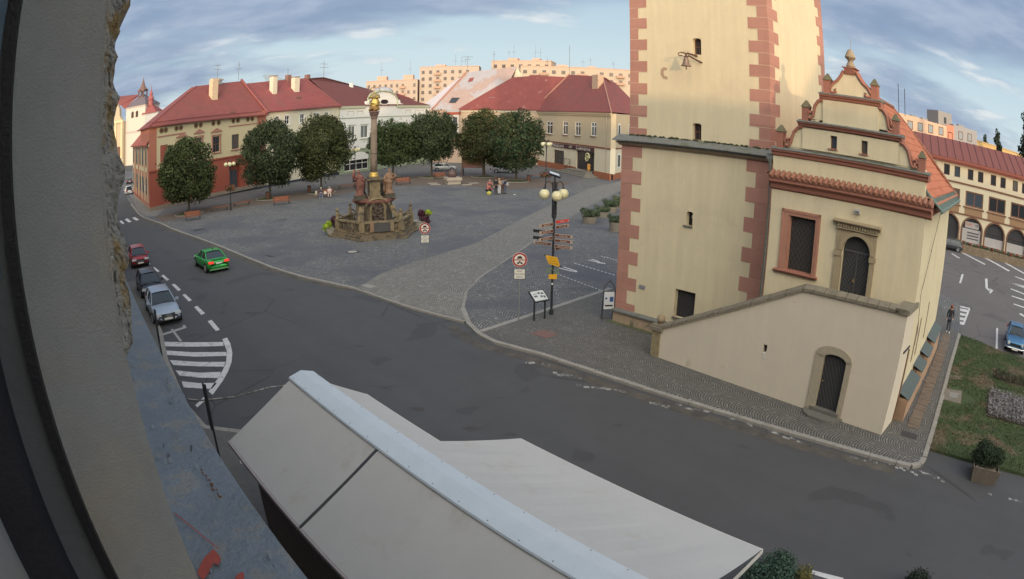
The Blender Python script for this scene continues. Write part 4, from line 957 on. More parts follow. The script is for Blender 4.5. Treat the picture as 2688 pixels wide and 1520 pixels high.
# front face in pieces round the door and the slit
def facepoly(xa, xb, zb_=0.0): mb.poly([(xa,0,zb_),(xb,0,zb_),(xb,0,topz(xb)),(xa,0,topz(xa))])
facepoly(.2,5.36); facepoly(5.54,6.85); facepoly(6.85,7.9); facepoly(9.3,L_)
mb.poly([(5.36,0,0),(5.54,0,0),(5.54,0,1.74),(5.36,0,1.74)]); mb.poly([(5.36,0,2.05),(5.54,0,2.05),(5.54,0,topz(5.54)),(5.36,0,topz(5.36))])
mb.poly([(7.9,0,2.50),(9.3,0,2.50),(9.3,0,topz(9.3)),(7.9,0,topz(7.9))])
mb.poly([(.2,W_,0),(.2,W_,topz(.2)),(6.85,W_,4.5),(L_-W_,W_,4.62),(L_-W_,W_,0)]); mb.poly([(.2,0,0),(.2,0,topz(.2)),(.2,W_,topz(.2)),(.2,W_,0)])
mb.poly([(L_,0,0),(L_,1.62,0),(L_,1.62,4.64),(L_,0,4.63)]); mb.poly([(L_,1.62,0),(L_-W_,1.62,0),(L_-W_,1.62,4.64),(L_,1.62,4.64)])
mb.poly([(L_-W_,0,4.62),(L_,0,4.62),(L_,1.62,4.64),(L_-W_,1.62,4.64)])
mb.poly([(5.36,0,1.74),(5.54,0,1.74),(5.54,.3,1.74),(5.36,.3,1.74)]); mb.poly([(5.36,0,1.74),(5.36,.3,1.74),(5.36,.3,2.05),(5.36,0,2.05)]); mb.poly([(5.54,0,1.74),(5.54,.3,1.74),(5.54,.3,2.05),(5.54,0,2.05)])
part(an, mb, 'wall', annexm)
part(an, MB().box(5.34,5.56,.2,.3,1.72,2.07), 'slit_window', M('deep_dark'  , (.02,.018,.016), .8))
part(an, MB().box(5.38,5.56,-.02,0,1.50,1.72), 'painted_emblem', M('emblem_white', (.55,.53,.46), .7, .5, 20))
cp_ = MB()
def cap_run(xa, za, xb, zb_):
    n = 9
    for i in range(n):
        t0, t1 = i/n, (i+1)/n-.006
        x0_, x1_, z0_, z1_ = xa+(xb-xa)*t0, xa+(xb-xa)*t1, za+(zb_-za)*t0, za+(zb_-za)*t1
        cp_.add([(x0_,-.10,z0_),(x1_,-.10,z1_),(x1_,W_+.1,z1_),(x0_,W_+.1,z0_),(x0_,-.10,z0_+.11),(x1_,-.10,z1_+.11),(x1_,W_*.5,z1_+.24),(x0_,W_*.5,z0_+.24),(x1_,W_+.1,z1_+.11),(x0_,W_+.1,z0_+.11)],[(0,1,5,4),(4,5,6,7),(7,6,8,9),(9,8,2,3),(3,2,1,0),(0,4,7,9,3),(1,2,8,6,5)])
cap_run(.1,1.30,6.85,4.50); cap_run(6.85,4.50,L_-.35,4.63)
cp_.box(L_-.50,L_+.10,-.10,1.62,4.62,4.80)
part(an, cp_, 'coping', coping)
# pillar and ball at the low end
pil = MB()
for i in range(7): pil.obox((.0,.20,.09+.18*i), (.44+rnd.uniform(-.015,.015),.50+rnd.uniform(-.015,.015),.17), 0)
for i in range(7): pil.box(-.215,.215,-.045,.445,.165+.18*i,.19+.18*i)
p_ = part(an, pil, 'pillar', M('rough_sandstone', (.27,.22,.13), .95, .35, 6, bump=.7))
part(p_, MB().box(-.33,.33,-.15,.55,1.26,1.42).box(-.25,.25,-.07,.47,1.42,1.50), 'pillar_cap', coping)
part(p_, MB().ball((.03,.2,1.72), .19, 16, 10).lathe([(.10,1.5),(.08,1.56)], .03, .2, 10), 'stone_ball', M('ball_stone', (.26,.20,.13), .9, .2, 5), smooth=True)
# door of the stair wall
st_ = M('pale_door_stone', (.36,.31,.235), .9, .18, 5, bump=.3)
mb = MB()
mb.box(7.76,8.14,-.04,.30,0,2.35); mb.box(9.18,9.42,-.04,.30,0,2.35)
o_ = arch_pts(7.76,9.42,2.35,.42,14); i_ = arch_pts(8.14,9.18,2.26,.22,14)
i_[0] = (8.14,2.26)
for a in range(14): mb.vprism([o_[a],o_[a+1],i_[a+1],i_[a]], -.04, .30)
part(an, mb, 'door_surround', st_)
dr2 = part(an, MB().vprism([(8.12,.28),(9.2,.28)]+[(x,z) for x,z in i_[::-1]], .16, .22), 'door', dm, 'low arched black plank door')
mb = MB()
for k_ in range(-12,12):
    pts = []
    for i in range(41):
        z_ = .3+2.1*i/40; x_ = 8.66+k_*.16-(z_-1.3)*.45
        if 8.16 < x_ < 9.16 and z_ < 2.26+.2*math.sqrt(max(0,1-((x_-8.66)/.52)**2)): pts.append((x_,.155,z_))
    if len(pts) > 3: mb.tube([pts[0], pts[-1]], .006, 4)
part(dr2, mb, 'iron_straps', M('iron_bars2', (.10,.10,.105), .5)); part(dr2, MB().box(8.20,8.27,.12,.16,1.30,1.34), 'handle', M('brass', (.35,.25,.12), .4))
mb = MB(); mb.box(7.95,9.3,-.10,.20,.10,.28); mb.prism([(7.72,.0),(7.85,-.42),(8.2,-.62),(9.0,-.62),(9.4,-.42),(9.52,.0)], .05, .15)
part(an, mb, 'door_step', M('step_stone', (.14,.135,.12), .9, .3, 5, bump=.4))
mb = MB()
for i in range(20):     # the stairs behind the wall
    x0_ = .9+i*.29; mb.box(x0_, x0_+.30, W_+.01, 1.15, 0, .2+i*.185)
mb.box(6.7,L_-W_-.01,W_+.01,1.15,0,3.88)
part(an, mb, 'stairs', stone_dark)
mb = MB(); mb.obox((15.86,0,0),(0,0,0)); mb = MB(); mb.box(L_+.0,L_+.04,.55,1.55,3.08,3.16)
part(an, mb, 'side_bracket', black_metal)
part(an, MB().box(L_-.02,L_+.05,1.50,1.62,.0,3.0), 'corner_pipe', M('brown_pipe', (.17,.10,.06), .7))
# ================================================================== HOUSES ROUND THE SQUARE
R1a = math.atan2(18.55, 8.88); R1 = Frame((-49.31,74.19), R1a)
redroof = M('red_metal_roof', (.195,.062,.058), .75, .18, .9, streak=.10, col2=(.165,.064,.06), c2sc=.35, c2lo=.45, c2hi=.7); redroof2 = M('bright_red_roof', (.225,.066,.066), .7, .16, .8, streak=.10, col2=(.19,.072,.068), c2sc=.4, c2lo=.45, c2hi=.7)
darkroof = M('maroon_roof', (.13,.05,.05), .75, .12, .7); orange = M('orange_render', (.38,.15,.10), .85, .07, 1.5); redr = M('brick_red_render', (.30,.085,.06), .85, .08, 1.5)
creamA = M('cream_render', (.52,.45,.29), .88, .05, 1); trimA = M('rose_trim', (.34,.17,.13), .85, .08, 2)
greyplinth = M('stone_plinth', (.24,.20,.16), .9, .2, 2)
def lin(o, s, k=.018): return o
# sheared frames: these fronts climb a little with the street
def shear(root, k):
    def rec(o):
        for c in KIDS(o):
            if any(abs(a) > 1e-6 for a in c.rotation_euler): c.location.z += k*c.location.x
            else:
                c.data.transform(Matrix(((1,0,0,0),(0,1,0,0),(k,0,1,0),(0,0,0,1)))); rec(c)
    rec(root)
def roofpatch(root, quads, mat, name='roof', thick=.18):
    mb = MB()
    for q in quads: mb.poly(q)
    return part(root, mb, name, mat)
def seams(root, a0, a1, b0, b1, n, mat, r=.03, name='roof_seams'):
    """standing seams between an eave line a0-a1 and a ridge line b0-b1"""
    mb = MB(); A0, A1, B0, B1 = map(Vector, (a0, a1, b0, b1))
    for i in range(1, n):
        t = i/n; mb.tube([A0.lerp(A1,t)+Vector((0,0,.03)), B0.lerp(B1,t)+Vector((0,0,.03))], r, 4)
    return part(root, mb, name, mat)
seamred = M('seam_red', (.17,.045,.04), .7, .1)

# ---- A: corner house with red and cream front
hA = thing('corner_house', 'cream house with brick-red corner, round attic windows and arched ground floor', 'house', (*R1.p,0), R1a)
LA = 23.85; zs = .016
def zA(z, x): return z+zs*x
winA = [(2.15,3.5,6.55,8.9),(5.6,6.9,6.5,8.95),(9.05,10.25,6.6,9.15),(12.45,13.85,6.6,8.95),(16.4,17.95,6.6,8.85),(20.0,21.3,6.5,8.8)]
mb = MB(); mb.wall(1.45,21.9,5.55,11.75, winA, 0, .22); part(hA, mb, 'wall', creamA)
mb = MB(); mb.wall(0,1.45,3.3,11.75, [], -.02, .2); mb.wall(21.9,LA,3.3,12.1, [], -.02, .2)
mb.quad((0,0,0),(5.3,11.9,0),(5.3,11.9,11.6),(0,0,11.6)); part(hA, mb, 'corner_pilaster', orange)
ah = [(2.3,4.9,.5,3.0),(6.2,8.8,.5,3.0),(10.1,12.7,.5,3.0),(15.9,18.5,.5,3.0),(19.6,21.9,.5,3.0)]
mb = MB(); mb.wall(0,LA,.5,5.55, [(a,b,c,4.6) for a,b,c,d in ah], -.03, .9)
for a,b,c,d in ah: spandrel(mb, a, b, 3.2, 1.35, 4.6, -.02, .85)
mb.box(-.05,LA,-.16,-.03,5.40,5.62); 
part(hA, mb, 'ground_floor', redr)
part(hA, MB().box(-.05,LA,-.10,0.6,0,.55), 'plinth', greyplinth)
for a,b,c,d in ah: window(hA, a+.5, b-.5, .6, 3.4, .6, brown_frame, glass_dark, 1, 1, .08)
for i, (a,b,c,d) in enumerate(winA):
    f = window(hA, a, b, c, d, .10, brown_frame, glass, 1, 1, .09)
    if i in (1,2,3):
        part(f, MB().box(a-.28,a,-.07,0,c-.1,d+.15).box(b,b+.28,-.07,0,c-.1,d+.15).box(a-.34,b+.34,-.12,0,d+.12,d+.3).vprism([(a-.5,d+.62),(b+.5,d+.62),(b+.4,d+.78),((a+b)/2,d+1.28),(a-.4,d+.78)],-.14,-.0), 'pediment', trimA)
    part(f, MB().box(a-.25,b+.25,-.16,0,c-.22,c-.08), 'sill', trimA)
for x in (2.35,3.15,5.2,6.05,9.0,9.95,12.5,13.6,16.65,17.65,19.8,20.75):
    z = 10.98
    o = part(hA, MB().lathe([(.42,-.05),(.42,.03),(.30,.035),(.30,-.02)],0,0,16), 'round_window', M('olive_ring', (.22,.17,.09), .8, .1))
    o.rotation_euler = (PI/2,0,0); o.location = (x,0,z)
    part(o, MB().lathe([(.27,.0),(.27,.045),(.0,.05)],0,0,14), 'pane', M('rust_pane', (.11,.05,.03), .5))
mb = MB(); mb.box(1.6,7.0,-.08,0,10.08,10.26); mb.box(15.7,21.9,-.08,0,10.08,10.26); mb.box(0,LA,-.25,0,11.5,11.78); part(hA, mb, 'string_course', trimA)
shear(hA, zs)
# roof: hip at the left, long slope to the ridge
e0, e1 = (-.45,-.55,11.78), (LA,-.55,11.78)
r0, r1 = (13.1,6,17.6), (23.0,6,18.05)
er = (4.9,12.2,11.78)
mb = MB(); mb.poly([e0,e1,(LA,0,12.1),r1,r0]); mb.poly([er,e0,r0,(13.1,7.5,17.6)]); mb.poly([r0,r1,(23.0,7.5,18.05),(13.1,7.5,17.6)]); mb.poly([(13.1,7.5,17.6),(23.0,7.5,18.05),(LA,12.5,11.8),er])
mb.poly([(LA+.02,-.5,11.8),(LA+.02,12.5,11.8),(23.1,6,18.1)]); mb.box(-.5,LA,-.62,-.50,11.66,11.84); mb.tube([(-.5,-.5,11.72),(4.85,12.2,11.72)],.12,5)
part(hA, mb, 'roof', redroof)
mb = MB(); mb.box(23.4,24.0,-.5,.05,12.0,12.35); mb.tube([(LA,-.5,12.1),(23.1,6,18.3)], .22, 6); mb.tube([e0, r0], .10, 6); mb.tube([(-.4,-.1,12.35),(LA-1,-.05,12.42)], .05, 5)
part(hA, mb, 'roof_edges', redroof2)
part(hA, MB().box(14.4,15.6,3.0,4.0,14.0,18.4), 'chimney', M('pale_chimney', (.55,.43,.30), .9, .1)); part(hA, MB().box(17.2,18.4,5.6,6.4,17.6,18.6).box(16.9,18.7,5.5,6.5,18.3,18.5), 'chimney', M('grey_chimney', (.3,.28,.27), .9, .1))
part(hA, MB().box(16.0,17.1,.1,.6,12.5,12.75), 'skylight', M('brown_hatch', (.16,.09,.08), .7))
def antenna(root, x, y, z0, h, arms, nm='antenna'):
    mb = MB(); mb.tube([(x,y,z0),(x,y,z0+h)], .045, 5)
    for (z_, w_, k_) in arms:
        mb.tube([(x-w_,y,z0+z_),(x+w_,y,z0+z_)], .025, 4)
        for i in range(k_): xx = x-w_+2*w_*i/max(1,k_-1); mb.tube([(xx,y,z0+z_-.22),(xx,y,z0+z_+.22)], .018, 4)
    return part(root, mb, nm, M('aerial_grey', (.16,.16,.17), .5))
antenna(hA, 17.6, 6, 18.0, 3.0, [(2.2,.8,0),(2.9,.7,5)]); antenna(hA, 22.4, 6, 18.2, 3.3, [(2.0,.7,5),(2.7,.2,0)])
# the side of A along the narrow street
LW = Frame((-49.31,74.19), math.atan2(21.96,-18.59))
hs2 = thing('side_wing', 'brick-red street wing with close pale window strips behind the corner house', 'house', (*LW.p,0), LW.a)
mb = MB()   # local x along the street away from the camera, facade faces -? so build on y=0 with outward = -y*-1
sw_h = [(2.9,4.9),(7.8,10.5),(12.6,14.9),(18.6,21.8),(26.0,28.4)]
mb.prism([(.05,0),(29,0),(29,-8),(3.8,-8)],0,9.2); part(hs2, mb, 'wall', redr)
mb = MB()
for (a,b) in sw_h: mb.box(a-.8,a-.15,0,.06,1.0,9.0); mb.box(b+.15,b+.8,0,.06,1.0,9.0); mb.box(a-.8,b+.8,0,.07,5.4,6.0)
mb.box(0,29,0,.12,9.0,9.35)
part(hs2, mb, 'pale_strips', creamA)
for (a,b) in sw_h:
    for (c,d) in ((6.2,8.9),(2.0,4.6)): 
        f = part(hs2, MB().box(a,b,.0,.05,c,d), 'window', brown_frame); part(f, MB().box(a+.2,b-.2,.04,.07,c+.2,d-.2), 'pane', glass_dark)
mb = MB(); mb.poly([(-.2,.5,9.3),(29.3,.5,9.3),(27,-5,14.6),(8,-5,14.6)]); mb.poly([(29.3,.5,9.3),(29.3,-9,9.3),(27,-5,14.6)]); mb.box(-.2,29.3,.4,.55,9.18,9.36); part(hs2, mb, 'roof', M('wing_roof', (.33,.10,.075), .8, .15, 1))
part(hs2, MB().box(5.5,6.5,.06,.09,2.6,3.3), 'sign', M('white_sign', (.5,.48,.45), .6))
part(hs2, MB().box(0.1,29,-.05,.10,0,.5), 'plinth', greyplinth)

# ---- B: cream house, bright red standing-seam roof
hB = thing('cream_house', 'plain cream house with white windows and bright red seamed roof beside the white house', 'house', (*R1.p,0), R1a)
L0, L1 = LA+.03, 42.3
winB = [(26.05,27.05,9.55,11.0),(28.3,29.4,9.5,10.95),(32.0,33.1,9.5,10.95),(35.6,36.8,9.5,10.95),(38.3,39.4,9.5,10.95)]
winB += [(a,b,5.6,7.2) for a,b,_,_ in winB]
mb = MB(); mb.wall(L0,L1,0,12.0, winB+[(27,29.5,.4,3.0),(33,35,.4,3.0),(37,39.5,.4,3.0)], 0, .25); mb.quad((L0,11,0),(L0,0,0),(L0,0,12.2),(L0,11,12.2)); part(hB, mb, 'wall', M('cream_render_b', (.60,.56,.43), .88, .05, 1))
for (a,b,c,d) in winB:
    f = window(hB, a, b, c, d, .12, white_paint, glass_dark, 1, 1, .09)
    part(f, MB().box(a-.2,a,-.03,0,c-.1,d+.12).box(b,b+.2,-.03,0,c-.1,d+.12).box(a-.2,b+.2,-.03,0,d,d+.16).box(a-.22,b+.22,-.10,0,c-.16,c), 'window_surround', M('white_render', (.66,.66,.62), .8))
for (a,b) in ((27,29.5),(33,35),(37,39.5)): window(hB, a+.02, b-.02, .42, 2.98, .2, brown_frame, glass_dark, 1, 0, .1)
mb = MB(); e0, e1 = (L0,-.45,11.85), (L1+.1,-.45,12.0); r0, r1 = (24.2,6,17.2), (39.5,6,17.75)
mb.poly([e0,e1,r1,r0]); mb.poly([r0,r1,(L1,12,12),(L0,12,12)]); mb.poly([e1,(L1+.1,12,12),r1]); mb.box(L0,L1+.1,-.5,-.4,11.75,11.9)
part(hB, mb, 'roof', redroof2); seams(hB, e0, e1, r0, r1, 26, seamred)
wc = M('white_chimney', (.62,.55,.44), .9, .08); bc = M('brown_chimney', (.22,.12,.10), .9, .1)
for (a,b,z0,z1) in [(28.1,29.1,15.4,18.0),(33.5,34.7,14.8,17.7)]:
    o = part(hB, MB().box(a,b,3.0,4.0,z0-2.0,z1), 'chimney', wc); part(o, MB().box(a-.06,b+.06,2.94,4.06,z1,z1+.12), 'cap', bc)
part(hB, MB().box(34.1,35.0,5.5,6.3,17,18.4), 'chimney', bc); part(hB, MB().box(40.4,41.2,6.6,7.4,16,18.5), 'chimney', bc)
part(hB, MB().box(32.5,33.8,1.6,2.3,13.8,14.1), 'skylight', M('brown_hatch', (.16,.09,.08), .7))
part(hB, MB().poly([(29.5,6.5,17.4),(34.5,6.5,17.6),(33.5,9.5,19.0),(31.2,9.5,18.9)]), 'rear_roof', M('grey_metal_roof', (.30,.36,.38), .5, .1))
mb = MB(); mb.tube([(L1-.1,-.12,0),(L1-.1,-.12,11.9)], .07, 6); part(hB, mb, 'downpipe', M('pipe_cream', (.33,.28,.2), .6))
antenna(hB, 34.5, 6, 17.9, 1.6, [(1.5,.3,0)])
shear(hB, zs)

# ---- C: white house with the round gable
hC = thing('white_house', 'white and pale green house with a rounded gable, oval window and dark maroon roof', 'house', (*R1.p,0), R1a)
wr = M('white_render_c', (.72,.72,.69), .85, .04, 1); gt_ = M('green_trim', (.36,.40,.30), .85, .08, 1)
L0, L1 = 42.35, 71.8
wC = [(44.9,46.9,6.4,8.85),(48.6,50.8,6.4,8.85),(52.8,54.8,6.4,8.85),(57.0,59.0,6.4,8.85),(61.0,63,6.4,8.85),(65.2,67.2,6.4,8.85)]
mb = MB(); mb.wall(L0,L1,4.4,12.1, wC, 0, .2); mb.quad((L1,0,0),(L1,12,0),(L1,12,12.1),(L1,0,12.1))
gab = [(49.2,12.1),(49.3,12.75),(50.0,12.8),(50.1,13.4),(50.9,13.5),(51.2,13.9),(51.3,14.2),(51.9,14.9),(53.3,15.35),(55.5,15.5),(57.6,15.3),(59.2,14.7),(59.8,14.0),(60.0,13.7),(61.1,13.7),(61.3,13.0),(62.6,12.8),(62.7,12.1)]
mb.vprism(gab, -.02, .35); part(hC, mb, 'wall', wr)
part(hC, MB().wall(L0,L1,0,4.4,[(43.8,51.3,.4,3.7),(55,58,.4,3.4),(61,64,.4,3.4)],-.04,.5).box(L0,L1,-.12,0,4.3,4.5), 'ground_floor', M('green_render', (.27,.32,.22), .85, .06))
mb = MB(); mb.box(L0,49.6,-.30,0,12.1,12.55); mb.box(60.1,L1,-.30,0,12.1,12.55); mb.box(L0,L1,-.08,0,10.25,10.42)
cv_ = [(51.0,12.3),(51.0,13.9),(51.7,14.75),(53.2,15.35),(55.5,15.52),(57.7,15.32),(59.3,14.7),(60.0,13.9),(60.1,12.3)]
mb.tube([(x,-.08,z) for x,z in cv_], .20, 6); mb.tube([(x,.3,z) for x,z in cv_], .20, 6); part(hC, mb, 'cornice', gt_)
mb = MB()
for x in (45.5,48.3,64.0,67.5): mb.box(x-.9,x+.9,-.05,0,11.5,11.58); mb.box(x-.9,x-.84,-.05,0,10.8,11.5); mb.box(x+.84,x+.9,-.05,0,10.8,11.5)
part(hC, mb, 'panel_frames', gt_)
ov = [(54.2+1.55+1.5*math.copysign(abs(math.cos(t))**.7, math.cos(t)), 13.3+.62*math.sin(t)) for t in [2*PI*i/20 for i in range(20)]]
ov2 = [(55.75+(x-55.75)*.8, 13.3+(z-13.3)*.72) for x, z in ov]
o = part(hC, MB().vprism(ov, -.10, 0), 'oval_window', white_paint); part(o, MB().vprism(ov2, -.13, -.09), 'pane', glass_dark)
for (a,b,c,d) in wC:
    f = window(hC, a, b, c, d, .08, white_paint, M('curtained_glass', (.14,.16,.16), .3, .3, 4), 1, 0, .14)
    part(f, MB().box(a-.3,b+.3,-.12,0,c-.3,c-.12).box(a-.2,b+.2,-.05,0,d+.1,d+.2), 'sill', gt_)
window(hC, 43.9, 51.2, .45, 2.5, .25, white_paint, glass_dark, 3, 0, .14, trans=[.62]); window(hC, 55, 58, .45, 3.3, .25, white_paint, glass_dark, 1, 0, .1); window(hC, 61, 64, .45, 3.3, .25, white_paint, glass_dark, 1, 0, .1)
mb = MB(); mb.vprism([(46.0,2.4),(50.8,2.4),(50.8,3.1)]+[(48.4-2.4*math.cos(PI*i/10)*-1*-1*-1, 3.1+.75*math.sin(PI*i/10)) for i in range(0)]+[(50.2,3.4),(49.3,3.75),(48.4,3.85),(47.5,3.75),(46.6,3.4),(46.0,3.1)], -.18, .0)
part(hC, mb, 'shop_arch', wr)
mb = MB(); e0, e1 = (L0,-.3,12.5), (L1+.4,-.3,12.6); r0, r1 = (40.4,6,18.2), (44.3,6,18.4)
mb.poly([e0,e1,(L1,6,14.0),(59,6,16.0),(51.9,6,17.15),r1,r0]); mb.poly([e1,(L1+.4,14,12.6),(L1,6,14.0)]); mb.poly([r0,r1,(51.9,6,17.15),(59,6,16.0),(L1,6,14.0),(L1,14,12),(L0,14,12)])
part(hC, mb, 'roof', darkroof)
part(hC, MB().poly([(61.0,4.5,15.3),(75.5,9.9,14.2),(82,10,14.1),(74.4,10,15.6),(63,6.2,16.0)]), 'rear_roof', redroof2)
mb = MB(); mb.tube([(40.4,6,18.25),(44.3,6,18.45),(51.9,6,17.2),(59,6,16.05)], .14, 5); part(hC, mb, 'ridge', M('ridge_dark', (.07,.035,.035), .8))
part(hC, MB().lathe([(2.1,15.1),(2.0,15.7),(1.5,16.15),(.6,16.4),(0,16.45)], 58.0, 2.0, 14), 'cupola', M('zinc_roof', (.33,.34,.38), .5, .1))
antenna(hC, 44.3, 6, 18.3, 3.6, [(2.2,1.2,4),(2.9,.9,3)]); part(hC, MB().box(50.4,50.9,4.0,4.6,16.0,17.3), 'vent', white_paint)

# ---- D: the confectioner's corner house
DDa = math.atan2(-.936,.3514); DF = Frame((15.63,104.13), DDa)
hD = thing('confectioner_house', 'beige corner house with red hipped roof and a dark maroon shop fascia', 'house', (*DF.p,0), DDa)
beige = M('beige_render', (.46,.385,.27), .88, .05, 1); pale = M('pale_render', (.60,.54,.42), .88, .05, 1); brownb = M('brown_band', (.20,.07,.05), .8)
terrap = M('terracotta_plinth', (.30,.115,.065), .9, .12, 1.5)
XD0 = -33.0
wD = [(-26.45,-23.6,6.7,9.25),(-18.9,-16.7,6.8,9.4),(-13.6,-11.45,6.85,9.42),(-7.4,-5.45,7.05,9.5)]
mb = MB(); mb.wall(XD0,-.4,5.3,11.1, wD+[(-31.8,-29.6,6.6,9.2)], 0, .25)
mb.poly([(-.4,0,5.3),(0,.7,5.3),(0,.7,11.1),(-.4,0,11.1)])
part(hD, mb, 'wall', beige)
shop = [(-23.0,-18.2,.9,3.75),(-13.05,-6.0,.9,4.25)]
part(hD, MB().wall(XD0,-.4,1.1,5.3, shop, -.02, .7).poly([(-.4,-.02,1.1),(0,.7,1.1),(0,.7,5.3),(-.4,-.02,5.3)]), 'ground_floor', pale)
part(hD, MB().box(XD0,-13.1,-.12,.2,-.1,1.15).box(-6.0,-.3,-.12,.2,-.1,1.15).box(-13.1,-6.0,-.1,.2,-.1,.3), 'plinth', terrap)
part(hD, MB().box(XD0,-.3,-.14,0,5.12,5.34), 'string_course', brownb)
part(hD, MB().box(XD0,-.1,-.38,0,10.9,11.3).box(XD0,-.2,-.2,0,10.6,10.9), 'cornice', beige)
for (a,b,c,d) in wD+[(-31.8,-29.6,6.6,9.2)]: window(hD, a, b, c, d, .06, white_paint, glass_dark, 1, 0, .16, trans=[.70], sill=brownb)
for (a,b,c,d) in shop: f = window(hD, a+.05, b-.05, c, d, .25, M('maroon_frame', (.05,.02,.025), .5), M('shop_dark', (.03,.028,.035), .2), 1 if a > -15 else 0, 0, .18, name='shop_front')
fas = part(hD, MB().box(-23.4,-6.0,-.25,-.02,4.35,5.0), 'fascia', M('fascia_maroon', (.055,.02,.025), .6)); lm = M('sign_letters', (.62,.55,.52), .6)
lettering(fas, 'Pekařství', .95, lm, (-20.6,-.27,4.68), name='lettering', sx=1.6); lettering(fas, 'Cukrárna', .95, lm, (-9.9,-.27,4.68), name='lettering', sx=1.55)
part(fas, MB().tube([(-15.6,-.27,4.55),(-15.0,-.27,4.85),(-14.3,-.27,4.8),(-14.6,-.27,4.55),(-15.4,-.27,4.6)], .04, 5), 'logo', lm)
stp = MB(); stp.box(-16.5,-4.5,-2.6,-.1,.0,.25); stp.box(-15.5,-5.5,-2.0,-.1,.25,.5); stp.box(-14.5,-6.5,-1.4,-.1,.5,.85); part(hD, stp, 'steps', M('step_grey', (.20,.19,.17), .9, .2))
rl = MB(); rl.tube([(-19,-.5,1.1),(-19,-.5,2.4),(-14.5,-.5,2.4),(-14.5,-.5,.9)], .05, 5); rl.tube([(-16.8,-.5,.6),(-14.5,-.5,2.0)], .04, 5); rl.tube([(-16.8,-.5,0),(-16.8,-.5,2.4)], .04, 5); part(hD, rl, 'railing', black_metal)
dog = MB(); dog.lathe([(.15,.9),(.3,1.3),(.3,2.0),(.15,2.2)], -7.2, -.4, 10); part(hD, dog, 'orange_ornament', M('orange_thing', (.5,.25,.06), .6))
sp = MB(); 
sp.tube([(-8.0+.9*(1-i/26)*math.cos(i*.45), -.35, 3.2+.9*(1-i/26)*math.sin(i*.45)) for i in range(24)], .12, 6)
part(hD, sp, 'spiral_sign', M('cream_spiral', (.55,.52,.30), .6))
SF = Frame((15.63,104.13), math.atan2(6.64,3.12))
hDs = part(hD, MB(), 'side_front', beige) if False else None
# side front of D, built in the house's own frame
def sd(x, z, off=0):      # along the side wall
    X = 15.63+.4253*x+off*.905; Y = 104.13+.9050*x-off*.4253; q = DF.inv(X, Y); return (q[0], q[1], z)
mb = MB()
def sdq(mb, x0, x1, z0, z1, off=0): mb.quad(sd(x0,z0,off), sd(x1,z0,off), sd(x1,z1,off), sd(x0,z1,off))
sdq(mb, .7,22,5.3,11.1); part(hD, mb, 'side_wall', beige)
mb = MB(); sdq(mb, .7,22,1.1,5.3,.02); part(hD, mb, 'side_ground_floor', pale); mb = MB(); sdq(mb, .7,22,-.1,1.1,.1); part(hD, mb, 'side_plinth', terrap)
mb = MB(); sdq(mb, .6,22,5.12,5.34,.08); part(hD, mb, 'side_string_course', brownb)
for (a,b,c,d) in ((3.2,4.9,7.0,9.45),(3.3,5.1,1.9,4.35),(10,11.8,7,9.45)):
    mb = MB(); sdq(mb, a, b, c, d, .05); f = part(hD, mb, 'side_window', white_paint); mb = MB(); sdq(mb, a+.35, b-.35, c+.25, d-.25, .08); part(f, mb, 'pane', glass_dark)
P_ = lambda px, py, y: DF.hit(px, py, y)
ezz = 11.32
rA = P_(1100+1690*.23355, 80+498*.23355, 6); rB = P_(1100+2060*.23355, 80+518*.23355, 6)
c0 = (.45,-.45,ezz); eL = (XD0,-.45,ezz); sE = sd(22, ezz, .4)
mb = MB(); mb.poly([eL, c0, (rB[0],6,rB[1]), (rA[0],6,rA[1])]); mb.poly([c0, sE, sd(22,17.6,-6), (rB[0],6,rB[1])]); mb.box(XD0,.4,-.5,-.4,ezz-.12,ezz+.02)
M1L = P_(1100+1340*.23355, 80+510*.23355, 6)
mb.poly([eL, (rA[0],6,rA[1]), (XD0+2,9,rA[1]), (XD0,12,ezz)])
mb.poly([(rA[0],6,rA[1]), (rB[0],6,rB[1]), (rB[0],7,rB[1]-.3), (-20,16,ezz), (XD0,14,ezz)])
part(hD, mb, 'roof', redroof)
mb = MB(); mb.tube([eL, (rA[0],6,rA[1]+.1)], .22, 6); mb.tube([c0, (rB[0],6,rB[1]+.05)], .12, 6); part(hD, mb, 'hip_ridges', M('pale_hip', (.32,.17,.13), .8))
c_ = P_(1100+1965*.23355, 80+500*.23355, 4.0); part(hD, MB().box(-14.3,-12.0,3.6,4.8,15.3,18.4), 'chimney', M('red_chimney', (.42,.30,.22), .9, .3, 4))
part(hD, MB().box(-27.5,-25.9,2.3,3.0,13.9,14.2).box(-26.5,-25.2,1.8,2.3,13.4,13.55), 'skylight', M('steel_hatch', (.2,.22,.25), .4))
antenna(hD, rA[0], 6, rA[1]-.2, 6.6, [(5.9,.3,0),(5.2,.25,0),(1.4,.5,0)])
dn = MB(); dn.tube([(-1.6,-.2,1.2),(-1.6,-.2,11)], .05, 5); part(hD, dn, 'downpipe', M('pipe_grey', (.3,.28,.24), .6))

